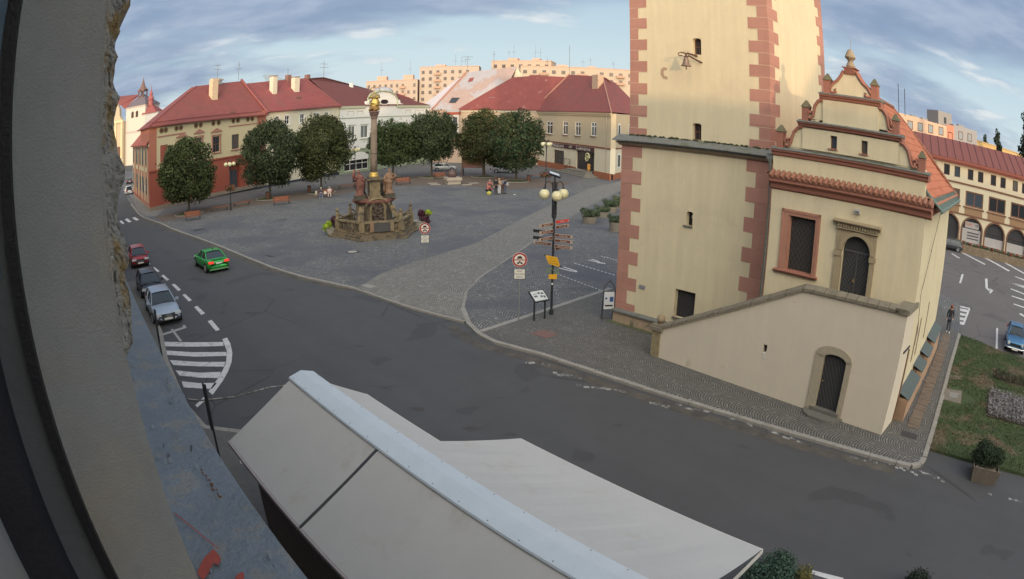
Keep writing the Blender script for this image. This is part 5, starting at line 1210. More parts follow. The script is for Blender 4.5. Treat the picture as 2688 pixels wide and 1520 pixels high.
# ---- M: low red-roofed house and the grey-roofed house behind the trees
Ma = math.atan2(-6.3,23); MF = Frame((4.9,132.7), Ma)
e_ = lambda x, y: (1100+x*.23355, 80+y*.23355)
hM = thing('long_red_roof_house', 'beige house with a long faded red roof behind the square trees, left of the confectioner', 'house', (*MF.p,0), Ma)
m0, m1 = -17.3, 1.2
part(hM, MB().box(m0,m1,0,9,0,11.5), 'wall', M('peach_render', (.44,.34,.25), .88, .05)); part(hM, MB().box(m0,m1,-.12,0,11.0,11.5).box(m0,m1,-.1,0,5,5.3), 'cornice', pale)
for x in (-15,-12,-9,-6,-3): window(hM, x, x+1.4, 6.6, 9.2, -.08, white_paint, glass_dark, 1, 0, .14, trans=[.7]); window(hM, x, x+1.4, .8, 3.6, -.08, white_paint, glass_dark, 1, 0, .14)
a = MF.hit(*e_(1010,530), 6); b = MF.hit(*e_(1340,508), 6); c = MF.hit(*e_(1690,515), 6)
mb = MB(); mb.poly([(m0-.3,-.4,11.55),(m1+.4,-.4,11.55),(m1+6,6,c[1]-.3),(b[0],6,b[1]),(a[0],6,a[1])]); mb.poly([(a[0],6,a[1]),(b[0],6,b[1]),(m1+6,6,c[1]-.3),(m1+4,12,11.5),(m0,12,11.5)]); mb.poly([(m0-.3,-.4,11.55),(a[0],6,a[1]),(m0,12,11.5)])
mb.box(m0-.3,m1+.4,-.5,-.38,11.4,11.6)
part(hM, mb, 'roof', M('faded_red_roof', (.19,.055,.052), .8, .22, .8, col2=(.27,.15,.13), c2sc=.8, c2lo=.62, c2hi=.70))
part(hM, MB().box(-11.2,-10.0,1.9,2.4,13.9,14.2), 'skylight', M('steel_hatch', (.2,.22,.25), .4)); part(hM, MB().box(-3.6,-1.4,6.0,7.2,17.5,19.4), 'chimney', M('brick_chimney', (.24,.10,.08), .9, .2))
hG = thing('grey_roof_house', 'narrow peach house with a steep patched grey roof and skylights', 'house', (*MF.p,0), Ma)
g0, g1 = -23.2, -17.35
part(hG, MB().box(g0,g1,.05,10,0,11.5), 'wall', M('peach_render2', (.46,.34,.27), .88, .05))
part(hG, MB().box(-19.6,-16.9,-.9,.0,5.2,11.2), 'bay', M('white_bay', (.55,.5,.46), .8)); part(hG, MB().box(-19.7,-16.8,-.95,-.0,10.4,11.0).box(-19.7,-16.8,-.95,0,4.8,5.3), 'bay_trim', redr)
window(hG, -19.3, -18.35, 5.9, 9.9, -.98, brown_frame, glass_dark, 1, 0, .08); window(hG, -18.1, -17.2, 5.9, 9.9, -.98, brown_frame, glass_dark, 1, 0, .08)
part(hG, MB().vprism([(-19.9,11.15),(-16.6,11.15),(-17.0,11.55),(-19.5,11.55)], -1.0, 0), 'bay_roof', M('zinc_roof', (.33,.34,.38), .5, .1))
a = MF.hit(*e_(540,470), 7); b = MF.hit(*e_(1100,412), 7); 
gm = M('patched_grey_roof', (.33,.31,.33), .6, .14, .7, col2=(.34,.25,.225), c2sc=.22, c2lo=.50, c2hi=.54)
e0, e1, r1_, r0_ = (g0,-.4,11.5), (-17.3,-.4,11.6), (b[0],7,b[1]), (a[0],7,a[1])
gb_ = MF.hit(*e_(1175,540), 7)
mb = MB(); mb.poly([e0,e1,(-7.6,5.8,18.6),r1_,r0_]); mb.poly([r0_, r1_, (b[0]+1,12,16), (a[0]-3,13,12)])
part(hG, mb, 'roof', gm); l0 = MF.hit(*e_(0,810), 0)
part(hG, MB().poly([(l0[0]+.5,1,l0[1]-.6),e0,r0_,(r0_[0]-3.5,9,r0_[2]-2.4)]), 'side_roof', M('pale_lilac_roof', (.42,.40,.44), .6, .1, .6)); 
part(hG, MB().tube([(e0[0],e0[1],e0[2]+.1),(r0_[0],r0_[1],r0_[2]+.1)], .20, 6), 'hip_ridge', M('pale_hip', (.32,.17,.13), .8))
part(hG, MB().poly([(r1_[0],r1_[1],r1_[2]),(b[0]-.9,7.1,18.4),(gb_[0],7.1,gb_[1])]), 'gable_wall', pale)
for q, mt in [([(370,755),(460,755),(410,812),(335,812)], glass),([(570,535),(620,528),(600,572),(548,578)], redroof2),([(770,528),(805,526),(760,580),(730,582)], glass),([(810,545),(845,545),(812,590),(778,590)], redroof2),([(885,518),(915,516),(875,570),(842,572)], glass)]:
    def on_plane(px, py):
        n_ = (Vector(e1)-Vector(e0)).cross(Vector(r0_)-Vector(e0)).normalized(); r_ = ray(*e_(px,py))
        ux, uy = MF.u, MF.n; d_ = Vector((r_[0]*ux[0]+r_[1]*ux[1], r_[0]*uy[0]+r_[1]*uy[1], r_[2])); o_ = Vector((*MF.inv(0,0), CAMH))
        t = (Vector(e0)+n_*.14-o_).dot(n_)/d_.dot(n_); return o_+d_*t
    part(hG, MB().poly([tuple(on_plane(*p)) for p in q]), 'skylight', mt)
antenna(hG, b[0]-5.2, 7, b[1]-1.4, 5.2, [(4.4,.4,0),(1.0,.5,0)]); antenna(hG, a[0]+.1, 7, a[1]-.6, 4.4, [(4.2,1.1,6),(3.6,.6,4)])

# ================================================================== FAR BUILDINGS
def block(name, label, x0, x1, Y0, z1, col, floors, cols, skew=0.0, win=(.10,.09,.08), boxes=(), depth=12, zb=0, group='apartment blocks on the rise behind the roofs', trim=None):
    ang = skew; t = thing(name, label, 'apartment block', (x0,Y0,0), ang, group)
    L = (x1-x0)/math.cos(ang); part(t, MB().box(0,L,0,depth,zb,z1), 'wall', M('panel_'+str(int(x0))+str(int(z1)), col, .9, .05, .6))
    fw = L/cols; fh = 2.85
    wb = MB(); n = 0
    for f in range(floors):
        for c in range(cols):
            if (c*7+f*3) % 5 == 4 and c % 3 == 1: continue
            xa = c*fw+fw*.28; za = z1-1.0-fh*(f+1)+.95; n += 1
            part(t, MB().box(xa,xa+fw*.40,-.08,.02,za,za+1.4), 'window', M('far_window', (.09,.075,.075), .35))
    for (bx0,bx1,h) in boxes: part(t, MB().box(bx0,bx1,3,8,z1,z1+h), 'lift_house', M('pinkish_block', (.50,.33,.26), .9, .05))
    for c in range(2, cols, 4):
        for f in range(floors): za = z1-1.0-fh*(f+1)+.4; part(t, MB().box(c*fw+.1,c*fw+fw*.9,-1.1,-.04,za,za+.95), 'balcony', M('balcony_panel', (.42,.27,.2), .9))
    part(t, MB().box(-.1,L+.1,-.1,depth,z1,z1+.25), 'parapet', M('pinkish_block', (.50,.33,.26), .9, .05))
    return t
pc = (.42,.335,.275)
b1 = block('apartment_block', 'low cream panel block on the skyline left of the tall one', -60, -38.9, 258, 25.6, pc, 3, 9, .05, boxes=((4,8,2.2),(15,19,2.4)))
b2 = block('apartment_block', 'tall cream panel block with red balconies behind the grey roof', -38.5, -14.5, 262, 31.0, (.42,.345,.29), 6, 8, -.02, boxes=((6,10,1.2),))
b3 = block('apartment_block', 'long cream panel block with pink lift houses behind the red roofs', -9.6, 14, 262, 33.2, (.43,.34,.265), 2, 7, -.22, boxes=((6,10,1.5),(16,19,1.4)))
b4_ = block('apartment_block', 'stepped cream panel block further right on the skyline beside the tower', 2.0, 46, 252, 30.4, (.43,.35,.275), 2, 12, -.09, boxes=((14,18,1.2),(26,29,1.0)))
for (bb, xs_) in ((b1,((5.5,2.3),(17.5,2.3))),(b2,((14,0),(16.5,0),(18,0))),(b3,((6,1.4),(8,1.5),(17,1.4),(19,1.4))),(b4_,((10,0),(24,0),(27,1.),(36,0)))):
    for (x, dz) in xs_:
        z1_ = [c for c in KIDS(bb) if c.name.startswith('parapet')][0].bound_box[6][2]
        antenna(bb, x, 5, z1_+dz, 3.5+(x*7 % 3), [(2.4,.7,4),(3.0,.4,0)])
# church at the end of the narrow street
cx, cy = -167.3, 230
cht = thing('church', 'white church with dark pyramid tower roof and slim lantern down the narrow street', 'church', (cx,cy,0), -.05)
whc = M('church_white', (.50,.46,.41), .88, .04); yel = M('church_yellow', (.43,.36,.26), .88, .05)
mb = MB(); mb.box(0,12.3,0,12,0,25.6); part(cht, mb, 'tower_wall', whc); part(cht, MB().box(-.1,12.4,-.15,0,14.2,15.0).box(-.2,12.5,-.2,12.2,25.3,25.9), 'cornice', M('grey_pink', (.42,.35,.32), .9))
part(cht, MB().add([(-.4,-.4,25.9),(12.7,-.4,25.9),(12.7,12.4,25.9),(-.4,12.4,25.9),(5.0,6,31.0),(6.8,6,31.0)],[(0,1,5,4),(1,2,5),(2,3,4,5),(3,0,4)]), 'tower_roof', M('slate_roof', (.13,.11,.13), .7, .1))
lt_ = MB(); lt_.box(4.2,4.7,4,4.5,29.5,33); lt_.box(7.2,7.7,4,4.5,29.5,33); lt_.box(4.2,4.7,7,7.5,29.5,33); lt_.box(7.2,7.7,7,7.5,29.5,33); lt_.box(5.8,6.1,4,4.3,29.5,33); lt_.box(4,7.9,3.8,7.7,32.3,33.0); lt_.box(4.2,7.7,4.2,7.5,28.5,30.0)
lt_.lathe([(2.5,33.0),(1.2,34.6),(.3,37.4),(.05,39.0)], 5.95, 5.7, 8); part(cht, lt_, 'lantern', M('lantern_brown', (.16,.10,.09), .8))
for x in (3.6,6.4):
    o = part(cht, MB().vprism([(x,20.9),(x+1.5,20.9)]+arch_pts(x,x+1.5,22.9,.8)[::-1], -.15, .02), 'belfry_window', M('belfry_dark', (.06,.04,.03), .8))
mb = MB(); mb.box(-16,0,-2,9,0,20.0); mb.vprism([(-16,20),(-.5,20),(-2.6,22.5),(-3.0,26),(-5,28.5),(-9,29.5),(-13,28.5),(-15,26),(-15.5,22.5)], -2, -.5)
part(cht, mb, 'nave_front', yel)
mb = MB(); mb.box(-16.2,.1,-2.6,-2,19.8,20.7); mb.box(-5.4,-4.4,-2.5,-2,4,19.8); mb.box(-1.4,-.4,-2.5,-2,4,19.8); part(cht, mb, 'pilasters', M('pale_yellow', (.6,.5,.32), .9))
part(cht, MB().poly([(-16,-1,29.0),(-3,-1,27.6),(5,5,31.2),(-14,8,33)]).poly([(-3,-1,27.6),(-.2,-1,25.4),(4,5,30.8),(2.0,5,31.4)]), 'nave_roof', redroof)
part(cht, MB().box(-3.9,-1.9,-2.15,-1.95,0,9.0), 'door', brown_frame); part(cht, MB().box(-8.5,-6.0,-2.15,-1.95,7,16), 'window', glass_dark)
# a white chapel-like link and the second spire
sp2 = thing('spire', 'small red onion spire rising behind the corner house roof', 'spire', (-153.6,232,0), 0)
mb = MB(); mb.lathe([(1.3,25.0),(1.2,27.5),(1.5,27.7),(1.4,28.6),(.7,29.2),(.9,30.3),(.4,31.2),(.15,32.4),(.05,34.6)], 0, 0, 10); part(sp2, mb, 'lantern', M('spire_red', (.30,.10,.10), .7))
part(sp2, MB().add([(-3.5,-3,21.5),(5.5,-3,21.5),(5.5,5,21.5),(-3.5,5,21.5),(0,0,26.2)],[(0,1,4),(1,2,4),(2,3,4),(3,0,4)]), 'roof', redroof2); part(sp2, MB().box(-2.5,6,-2.5,4,0,21.6), 'wall', M('pale_grey_wall', (.4,.4,.4), .9))

# ================================================================== THE ARCADE BUILDING ON THE RIGHT
Ea = math.radians(-36.488); EF = Frame((60.26,64.76), Ea)
hE = thing('arcade_building', 'long cream arcade building with brown windows and maroon seamed roof behind the car park', 'building', (*EF.p,0), Ea)
creamE = M('cream_arcade', (.56,.49,.36), .88, .05, 1); brownE = M('brown_trim_e', (.17,.085,.055), .8, .12, 2); tanE = M('tan_panel', (.27,.17,.10), .85, .12, 3)
E0, E1 = -14.0, 40.0
topw = []
for k in range(-4, 18): x = -3.78+k*4.15/2*1.0; 
xs_ = [-3.78,-1.98]; topw = []
for k in range(-2, 10):
    for x in (-3.78,-1.98): topw.append((x+4.12*k, x+4.12*k+.98, 8.62, 10.08))
midw = [(.12+4.16*k, 3.28+4.16*k, 4.97, 7.05) for k in range(-3, 9)]
arch = [(-.08+4.16*k, 3.42+4.16*k, 0, 3.5) for k in range(-3, 9)]
mb = MB(); mb.wall(E0,E1,-.2,10.4, topw+midw+[(a,b,0,3.45) for a,b,_,_ in arch], 0, .5)
for a,b,_,_ in arch: spandrel(mb, a, b, 1.85, 1.60, 3.45, .01, .45)
part(hE, mb, 'wall', creamE)
for (a,b,c,d) in topw: 
    if -12 < a < 16: window(hE, a, b, c, d, .10, M('maroon_frame_e', (.07,.035,.035), .6), glass_dark, 0, 0, .12)
for (a,b,c,d) in midw:
    if a > 16 or a < -10: continue
    f = window(hE, a, b, c, d, .10, brownE, glass_dark, 1, 0, .20); part(f, MB().box(a-.25,b+.25,-.12,.05,c-.24,c-.04), 'sill', brownE); part(f, MB().box(a,b,-.05,.0,3.85,c-.24), 'panel', tanE)
for i, (a,b,c,d) in enumerate(arch):
    if a > 16 or a < -10: continue
    ao = arch_pts(a-.22,b+.22,1.85,1.82,18); ai = arch_pts(a,b,1.85,1.60,18); mb = MB()
    for k in range(18): mb.vprism([ao[k],ao[k+1],ai[k+1],ai[k]], -.07, .02)
    mb.box(a-.22,a,-.07,.02,-.1,1.85); mb.box(b,b+.22,-.07,.02,-.1,1.85)
    o = part(hE, mb, 'arch_surround', brownE); part(o, MB().box(a,b,.35,.38,0,3.45), 'shop_window', M('arcade_glass', (.05,.05,.055), .2)); part(o, MB().box(a,b,.28,.35,1.95,2.05).box((a+b)/2-.04,(a+b)/2+.04,.28,.35,0,2.0), 'glazing_bar', M('bar_dark', (.05,.04,.04), .5))
    if i == 3: 
        part(o, MB().box(a+.1,b-.1,.25,.34,.1,1.95), 'poster', M('pale_poster', (.36,.34,.34), .7)); part(o, MB().box(a+.5,b-.5,.26,.335,2.08,2.9), 'sign_board', M('pale_poster', (.36,.34,.34), .7))
        lettering(o, 'EURO', .48, M('orange_letters', (.55,.15,.05), .6), (a+1.35,.22,2.55)); lettering(o, 'TIP', .44, M('dark_letters', (.06,.06,.08), .6), (a+2.55,.22,2.5))
        for z_ in (1.45,1.05,.65): part(o, MB().box(a+1.0,b-.5,.22,.25,z_-.08,z_+.08), 'print_line', M('dark_letters', (.06,.06,.08), .6))
    elif i > 3: part(o, MB().box(a+.05,b-.05,.24,.30,.1,1.35), 'blind', M('pale_poster', (.36,.34,.34), .7))
part(hE, MB().box(E0,E1,-.10,0,7.78,8.02).box(E0,E1,-.12,0,3.66,3.86), 'string_course', brownE)
part(hE, MB().box(E0,E1,-.55,0,10.35,10.62).box(E0,E1,-.75,0,10.62,11.0), 'eaves', M('eaves_maroon', (.20,.07,.055), .8, .1))
hz = lambda px, py, y: EF.hit(2350+px*.3435, 260+py*.3435, y)
t0, t1 = hz(140,255,7), hz(984,440,7)
sl = (t1[1]-t0[1])/(t1[0]-t0[0]); zr0 = t0[1]+sl*(E0-t0[0]); zr1 = t0[1]+sl*(E1-t0[0])
zr0 = zr1 = (t0[1]+t1[1])/2
mb = MB(); mb.poly([(E0,-.8,11.0),(E1,-.8,11.0),(E1,7,zr1),(E0,7,zr0)]); mb.poly([(E0,7,zr0),(E1,7,zr1),(E1,15,10.5),(E0,15,10.5)]); part(hE, mb, 'roof', M('maroon_metal', (.17,.06,.052), .6, .1, .8))
seams(hE, (E0,-.8,11.0), (E1,-.8,11.0), (E0,7,zr0), (E1,7,zr1), 40, M('seam_dark', (.09,.035,.035), .6), .05)
part(hE, MB().box(E0,E1,.5,14,0,10.4), 'body', creamE)
# office block behind
oB = thing('office_block', 'pink and grey flat-roofed block with square windows behind the arcade building', 'building', (80.0,110,0), 0)
L_b = 27.0
part(oB, MB().box(-6,17.5,0,10,8,18.7).box(-6,6,0.02,10,18.7,18.9), 'wall', M('pink_panel', (.50,.34,.25), .9, .06)); part(oB, MB().box(17.5,27,.3,10,8,19.6), 'grey_wing', M('grey_panel', (.27,.26,.27), .9, .08))
part(oB, MB().box(14.8,17.4,-.05,0,10,19.2), 'red_stair_panel', M('coral_panel', (.46,.20,.14), .9)); part(oB, MB().box(13.4,18.4,2,7,18.7,22.0), 'tower_block', M('grey_panel2', (.24,.23,.23), .9, .1)); part(oB, MB().box(15.5,16.3,1.9,2.05,19.4,20.8), 'vent', glass_dark)
part(oB, MB().box(5,7,3,4,18.7,19.4).box(8.6,10.4,3,4,18.7,19.4).box(22,24.2,3,4,19.6,20.2), 'roof_units', M('grey_panel2', (.24,.23,.23), .9, .1))
for (px,py) in [(115,198),(192,213),(271,228),(350,245),(505,280),(574,295),(420,285)]:
    r_ = ray(2350+px*.3435, 260+py*.3435); t = 110/r_[1]; x = r_[0]*t-80.0; z = CAMH+r_[2]*t
    window(oB, x-.85, x+.85, z-.95, z+.95, -.05 if x < 17.4 else .22, brown_frame, M('pale_glass', (.22,.24,.26), .3), 0, 0, .16)
yB = thing('low_block', 'low yellow-ochre block behind the arcade roof near the conifers', 'building', (107.5,112,0), 0); part(yB, MB().box(0,30,0,8,5,17.4), 'wall', M('ochre_panel', (.45,.31,.14), .9, .08)); part(yB, MB().box(-.1,30,-.1,8,17.4,17.7), 'parapet', M('ochre_trim', (.36,.26,.14), .9))
# low planter wall with geraniums in front of the arcade
wa = (51.5,57.9); wb_ = (66.0,46.4); WL = math.dist(wa, wb_); Wa = math.atan2(wb_[1]-wa[1], wb_[0]-wa[0])
pw = thing('planter_wall', 'low sandstone wall topped with red geraniums in front of the arcade', 'wall', (*wa,0), Wa)
mb = MB(); n = int(WL/.8)
for i in range(n):
    for j in range(3): mb.box(i*.8+(.4 if j % 2 else 0)+.01, i*.8+.78+(.4 if j % 2 else 0), rnd.uniform(-.02,.02), 1.0, -.05+j*.33, .27+j*.33)
part(pw, mb, 'wall', M('sandstone_blocks', (.20,.155,.11), .95, .35, 2, bump=.4))
def leafmass(centers, n, size, mats, name, root, seed=1, label=None, flat=1.0, kind=None, shell=.35):
    r_ = np.random.RandomState(seed); vs = []; fs = []; mi = []
    cs = np.array([c[:3] for c in centers], float); rr = np.array([c[3:6] if len(c) >= 6 else (c[3],)*3 for c in centers], float)
    vol = rr.prod(1)**(2/3); pk = r_.choice(len(cs), n, p=vol/vol.sum())
    d = r_.normal(size=(n,3)); d /= np.linalg.norm(d, axis=1)[:,None]
    rad = shell+(1-shell)*r_.rand(n)**.45; rad *= 1+.10*r_.normal(size=n)
    P = cs[pk]+d*rr[pk]*rad[:,None]
    nn = d+.75*r_.normal(size=(n,3)); nn /= np.linalg.norm(nn, axis=1)[:,None]
    a = np.cross(nn, r_.normal(size=(n,3))); a /= np.linalg.norm(a, axis=1)[:,None]; b = np.cross(nn, a)
    s_ = size*(.6+.8*r_.rand(n))[:,None]
    V = np.stack([P-a*s_, P-b*s_*.55, P+a*s_, P+b*s_*.55], 1).reshape(-1,3)
    F = np.arange(4*n).reshape(n,4)
    me = bpy.data.meshes.new(name); me.vertices.add(4*n); me.vertices.foreach_set('co', V.ravel()); me.loops.add(4*n); me.loops.foreach_set('vertex_index', F.ravel()); me.polygons.add(n)
    me.polygons.foreach_set('loop_start', np.arange(0,4*n,4)); me.polygons.foreach_set('loop_total', np.full(n,4))
    for m_ in mats: me.materials.append(m_)
    me.polygons.foreach_set('material_index', r_.randint(0, len(mats), n)); me.update(calc_edges=True); me.validate()
    o = bpy.data.objects.new(name, me); C.objects.link(o); o.parent = root
    if label: o['label'] = label
    if kind: o['kind'] = kind
    return o
ger = [(i*.55+rnd.uniform(-.1,.1), .25+rnd.uniform(-.1,.3), 1.02+rnd.uniform(0,.1), .38, .32, .22) for i in range(int(WL/.55))]
gl = [M('geranium_green', (.05,.075,.03), .9, .3), M('geranium_dark', (.03,.05,.02), .9, .3)]
leafmass(ger, 2600, .08, gl, 'foliage', pw, 3); leafmass([(c[0],c[1]-.08,c[2]+.10,c[3]*.9,c[4]*.9,c[5]) for c in ger[::2]], 700, .06, [M('geranium_red', (.50,.05,.035), .8)], 'blossoms', pw, 4)
# ================================================================== TREES AND PLANTS
leafA = M('leaf_dark', (.032,.047,.024), .8, .35, .6, spec=.2); leafB = M('leaf_mid', (.048,.068,.031), .8, .35, .6, spec=.2); leafC = M('leaf_light', (.068,.088,.038), .8, .3, .6, spec=.2); leafD = M('leaf_rust', (.085,.062,.03), .8, .3, 1)
bark = M('bark', (.085,.07,.055), .95, .3, 3, bump=.6)
def square_tree(x, y, top, bot, wdt, seed, label, rust=0):
    t = thing('tree', label, 'tree', (x,y,0), 0, 'round-headed trees along the square')
    r_ = random.Random(seed); bot -= .35; h = top-bot; R_ = wdt/2*1.10; cz = (top+bot)/2
    cs = [(0,0,cz,R_*.88,R_*.88,h*.46)]
    for i in range(40):
        a = r_.uniform(0,2*PI); b_ = math.asin(r_.uniform(-.85,1)); q = R_*r_.uniform(.55,.74)
        s_ = r_.uniform(.26,.36)*R_; cs.append((q*math.cos(a)*math.cos(b_), q*math.sin(a)*math.cos(b_), cz+h*.42*math.sin(b_), s_, s_, s_*.85))
    for i in range(16):
        a = r_.uniform(0,2*PI); b_ = math.asin(r_.uniform(-.7,1)); q = R_*r_.uniform(.86,1.02); s_ = r_.uniform(.07,.14)*R_
        cs.append((q*math.cos(a)*math.cos(b_), q*math.sin(a)*math.cos(b_), cz+h*.5*math.sin(b_), s_, s_, s_))
    vt = [(1,1,1),(1.1,1.0,.85),(.9,1.05,1.05),(1.15,1.08,.9),(.95,.92,.95),(1.2,1.0,.85),(1.05,1.08,.9)][seed % 7]
    tint = lambda nm, c: M(nm+str(seed % 7), tuple(a*b for a, b in zip(c, vt)), .8, .35, .6, spec=.2)
    a_, b_, c_ = tint('leaf_dark', (.032,.047,.024)), tint('leaf_mid', (.048,.068,.031)), tint('leaf_light', (.068,.088,.038))
    mats = [a_, a_, b_, b_, c_]+([leafD] if rust else [])
    leafmass(cs, 26000, .15, mats, 'crown', t, seed, shell=.45)
    mb = MB(); mb.tube([(0,0,-.05),(.03,0,bot*.6),(0,.05,bot+1.0),(.05,0,cz)], [.24,.19,.17,.07], 8)
    for i in range(6):
        a = i*1.05+seed; mb.tube([(0,0,bot+.4+i*.2),(math.cos(a)*R_*.35,math.sin(a)*R_*.35,cz),(math.cos(a)*R_*.6,math.sin(a)*R_*.6,cz+h*.22)], [.10,.06,.02], 5)
    part(t, mb, 'trunk', bark)
    return t
TR = [(-39.84,69.85,9.4,1.5,8.0,'first round-headed tree, nearest the brick-red corner house'),(-32.4,80.9,10.3,1.6,8.8,'round-headed tree behind the bench and bin before the cream windows'),(-26.4,85.9,10.9,1.7,8.5,'round-headed tree standing behind the two seated people'),
      (-19.4,103.5,9.9,1.9,8.2,'round-headed tree just right of the gilded column'),(-13.3,105.2,11.4,2.0,8.0,'tall round-headed tree between the empty bench and the stone ball'),(-4.8,105.9,10.9,1.8,8.6,'broad rust-tinged tree behind the group of people'),(.35,99.0,11.0,1.7,8.5,'broad tree nearest the confectioner house')]
mulch = M('moss_circle', (.06,.075,.03), .95, .4, 2, bump=.6)
for i, (x,y,tp,bt,wd,lb) in enumerate(TR):
    square_tree(x, y, tp, bt, wd, 10+i, lb, rust=(i >= 5))
    g_ = MB(); g_.lathe([(1.9,.055),(1.85,.10),(.3,.16),(0,.16)], x, y, 22); tag(g_.make('grass_circle', mulch), kind='structure')
    kb = MB()
    for k in range(22): a = 2*PI*k/22; kb.obox((x+2.0*math.cos(a), y+2.0*math.sin(a), .08), (.52,.14,.10), a+PI/2)
    tag(kb.make('tree_kerb', kerbm), kind='structure')
def conifer(x, y, h, w_, seed, label):
    t = thing('conifer', label, 'tree', (x,y,0), 0, 'conifers behind the arcade building')
    r_ = random.Random(seed); cs = []
    for i in range(26):
        q = i/26; rr = w_/2*(1-q)**.5; a = r_.uniform(0,6.28); z = 3+(h-3)*q
        cs.append((rr*.5*math.cos(a), rr*.5*math.sin(a), z, rr*.62+.15, rr*.62+.15, h/26*1.1))
    leafmass(cs, 5200, .30, [M('needle_dark', (.022,.034,.026), .9, .3, 1), M('needle_mid', (.035,.05,.035), .9, .3, 1)], 'crown', t, seed, shell=.3)
    part(t, MB().tube([(0,0,0),(0,0,h*.95)], [.35,.05], 6), 'trunk', bark)
def at(px, py, Y): r_ = ray(px,py); k = Y/r_[1]; return (r_[0]*k, Y, CAMH+r_[2]*k)
a_ = at(2688,305,75); conifer(a_[0]+.2, 75, a_[2]+.8, 8.0, 41, 'large dark conifer at the right edge behind the arcade roof')
a_ = at(2618,345,105); conifer(a_[0], 105, a_[2]+.5, 5.5, 42, 'small pointed conifer against the sky behind the arcade roof')
a_ = at(2570,348,112); conifer(a_[0]-.5, 118, a_[2]+.5, 6.0, 43, 'low bushy conifer left of the pointed one')
a_ = at(2588,352,120); conifer(a_[0]+1.5, 122, a_[2], 5.0, 44, 'thin conifer top between the bushy and pointed ones')
shrubm = [M('juniper_dark', (.045,.07,.042), .85, .3, 2), M('juniper_mid', (.07,.10,.055), .85, .3, 2), M('juniper_pale', (.10,.12,.06), .85, .3, 2)]
tubm = M('washed_concrete', (.24,.21,.17), .95, .4, 12, bump=.6)
def planter(x, y, r, h, label, mats=shrubm, n=1400, sh=1.0, group='round shrub tubs on the square', size=.075, cs=None, seedv=5):
    t = thing('shrub_tub', label, 'planter', (x,y,.05), 0, group)
    part(t, MB().lathe([(r*.86,0),(r,h*.75),(r*1.03,h),(r*.9,h),(r*.88,h-.05)], 0, 0, 18), 'tub', tubm)
    part(t, MB().lathe([(r*.9,h-.07),(.0,h-.03)], 0, 0, 16), 'soil', M('soil', (.04,.03,.022), .95))
    q = cs or [(0,0,h+.22*sh,r*.9,r*.9,.4*sh)]+[(r*.9*math.cos(k*1.3), r*.9*math.sin(k*1.3), h+.25*sh+.12*(k % 3), r*.55, r*.55, .3*sh) for k in range(7)]
    leafmass(q, n, size, mats, 'foliage', t, seedv, shell=.2)
    return t
planter(7.25,61.2,.72,.62,'shrub tub nearest the signpost on the light path edge', seedv=5); planter(8.95,65.0,.62,.55,'second shrub tub along the light path, half behind the first', sh=.7, seedv=6, n=900)
planter(10.4,68.8,.72,.6,'third shrub tub along the light path with spreading juniper', seedv=7); planter(12.0,72.6,.7,.6,'fourth tub along the light path with yellowish shrub', [shrubm[1], shrubm[2], M('yellow_shrub', (.16,.16,.06), .85)], seedv=8)
planter(13.4,76.3,.6,.6,'fifth shrub tub along the light path, dark and partly behind the tower', seedv=9); planter(9.15,56.9,.66,.85,'tall shrub tub standing alone beside the tower corner', seedv=10, n=1000, sh=.8)
# stone bowls with purple and lime foliage at the monument
bowl_m = M('bowl_stone', (.34,.32,.27), .9, .2, 4)
for (x,y,lb,sg) in ((-15.6,53.9,'stone bowl with lime and purple foliage left of the monument',1),(-8.35,57.2,'stone bowl with purple and lime foliage right of the monument',-1)):
    t = thing('flower_bowl', lb, 'flower pot', (x,y,.05), 0, 'flower bowls beside the monument')
    part(t, MB().lathe([(.42,0),(.5,.1),(.62,.55),(.68,.62),(.55,.6)], 0, 0, 16), 'bowl', bowl_m)
    leafmass([(.55*sg*0+.42,.1,.95,.55,.5,.55),(.2,.1,1.25,.4,.4,.35),(.6,0,.5,.4,.4,.4)] , 900, .085, [M('purple_leaf', (.075,.022,.035), .8, .3, 3)], 'purple_foliage', t, 3)
    leafmass([(-.45,-.1,.65,.42,.4,.45),(-.25,-.1,.95,.3,.3,.3)] if sg > 0 else [(.75,.3,1.3,.35,.3,.25)], 600, .085, [M('lime_leaf', (.28,.38,.04), .8, .3, 3)], 'lime_foliage', t, 4)
# planter box and shrubs by the lawn, and at the terrace
woodb = M('weathered_wood', (.185,.155,.125), .9, .3, 4, bump=.4)
t = thing('wooden_planter', 'square wooden planter with a dense dark shrub at the lawn corner', 'planter', (16.45,12.98,-.05), -.72)
mb = MB()
for i in range(9): 
    x = -.6+i*.15
    for sy in (-1,1): mb.add([(x*.84,sy*.50,0),((x+.13)*.84,sy*.50,0),(x+.13,sy*.62,.62),(x,sy*.62,.62),(x*.84,sy*.46,0),((x+.13)*.84,sy*.46,0),(x+.13,sy*.58,.62),(x,sy*.58,.62)],[(0,1,2,3),(7,6,5,4),(0,3,7,4),(1,5,6,2),(3,2,6,7)])
    for sxx in (-1,1): mb.add([(sxx*.50,x*.84,0),(sxx*.50,(x+.13)*.84,0),(sxx*.62,x+.13,.62),(sxx*.62,x,.62),(sxx*.46,x*.84,0),(sxx*.46,(x+.13)*.84,0),(sxx*.58,x+.13,.62),(sxx*.58,x,.62)],[(0,1,2,3),(7,6,5,4),(3,2,6,7)])
mb.box(-.5,.5,-.5,.5,0,.55); part(t, mb, 'box', woodb)
leafmass([(0,0,.85,.68,.60,.42),(-.30,.1,1.1,.42,.42,.30),(.38,-.1,.95,.42,.38,.30),(-.5,0,.75,.38,.38,.28)], 7500, .035, [M('box_dark',(.018,.03,.018),.85,.3,3), M('box_mid',(.035,.055,.028),.85,.3,3)], 'foliage', t, 8, shell=.15)
p0_ = G(2040,1478,.9)
t = thing('juniper_shrub', 'blue-green juniper beside a yellow-tipped shrub at the awning corner', 'shrub', (p0_[0],p0_[1],0), 0)
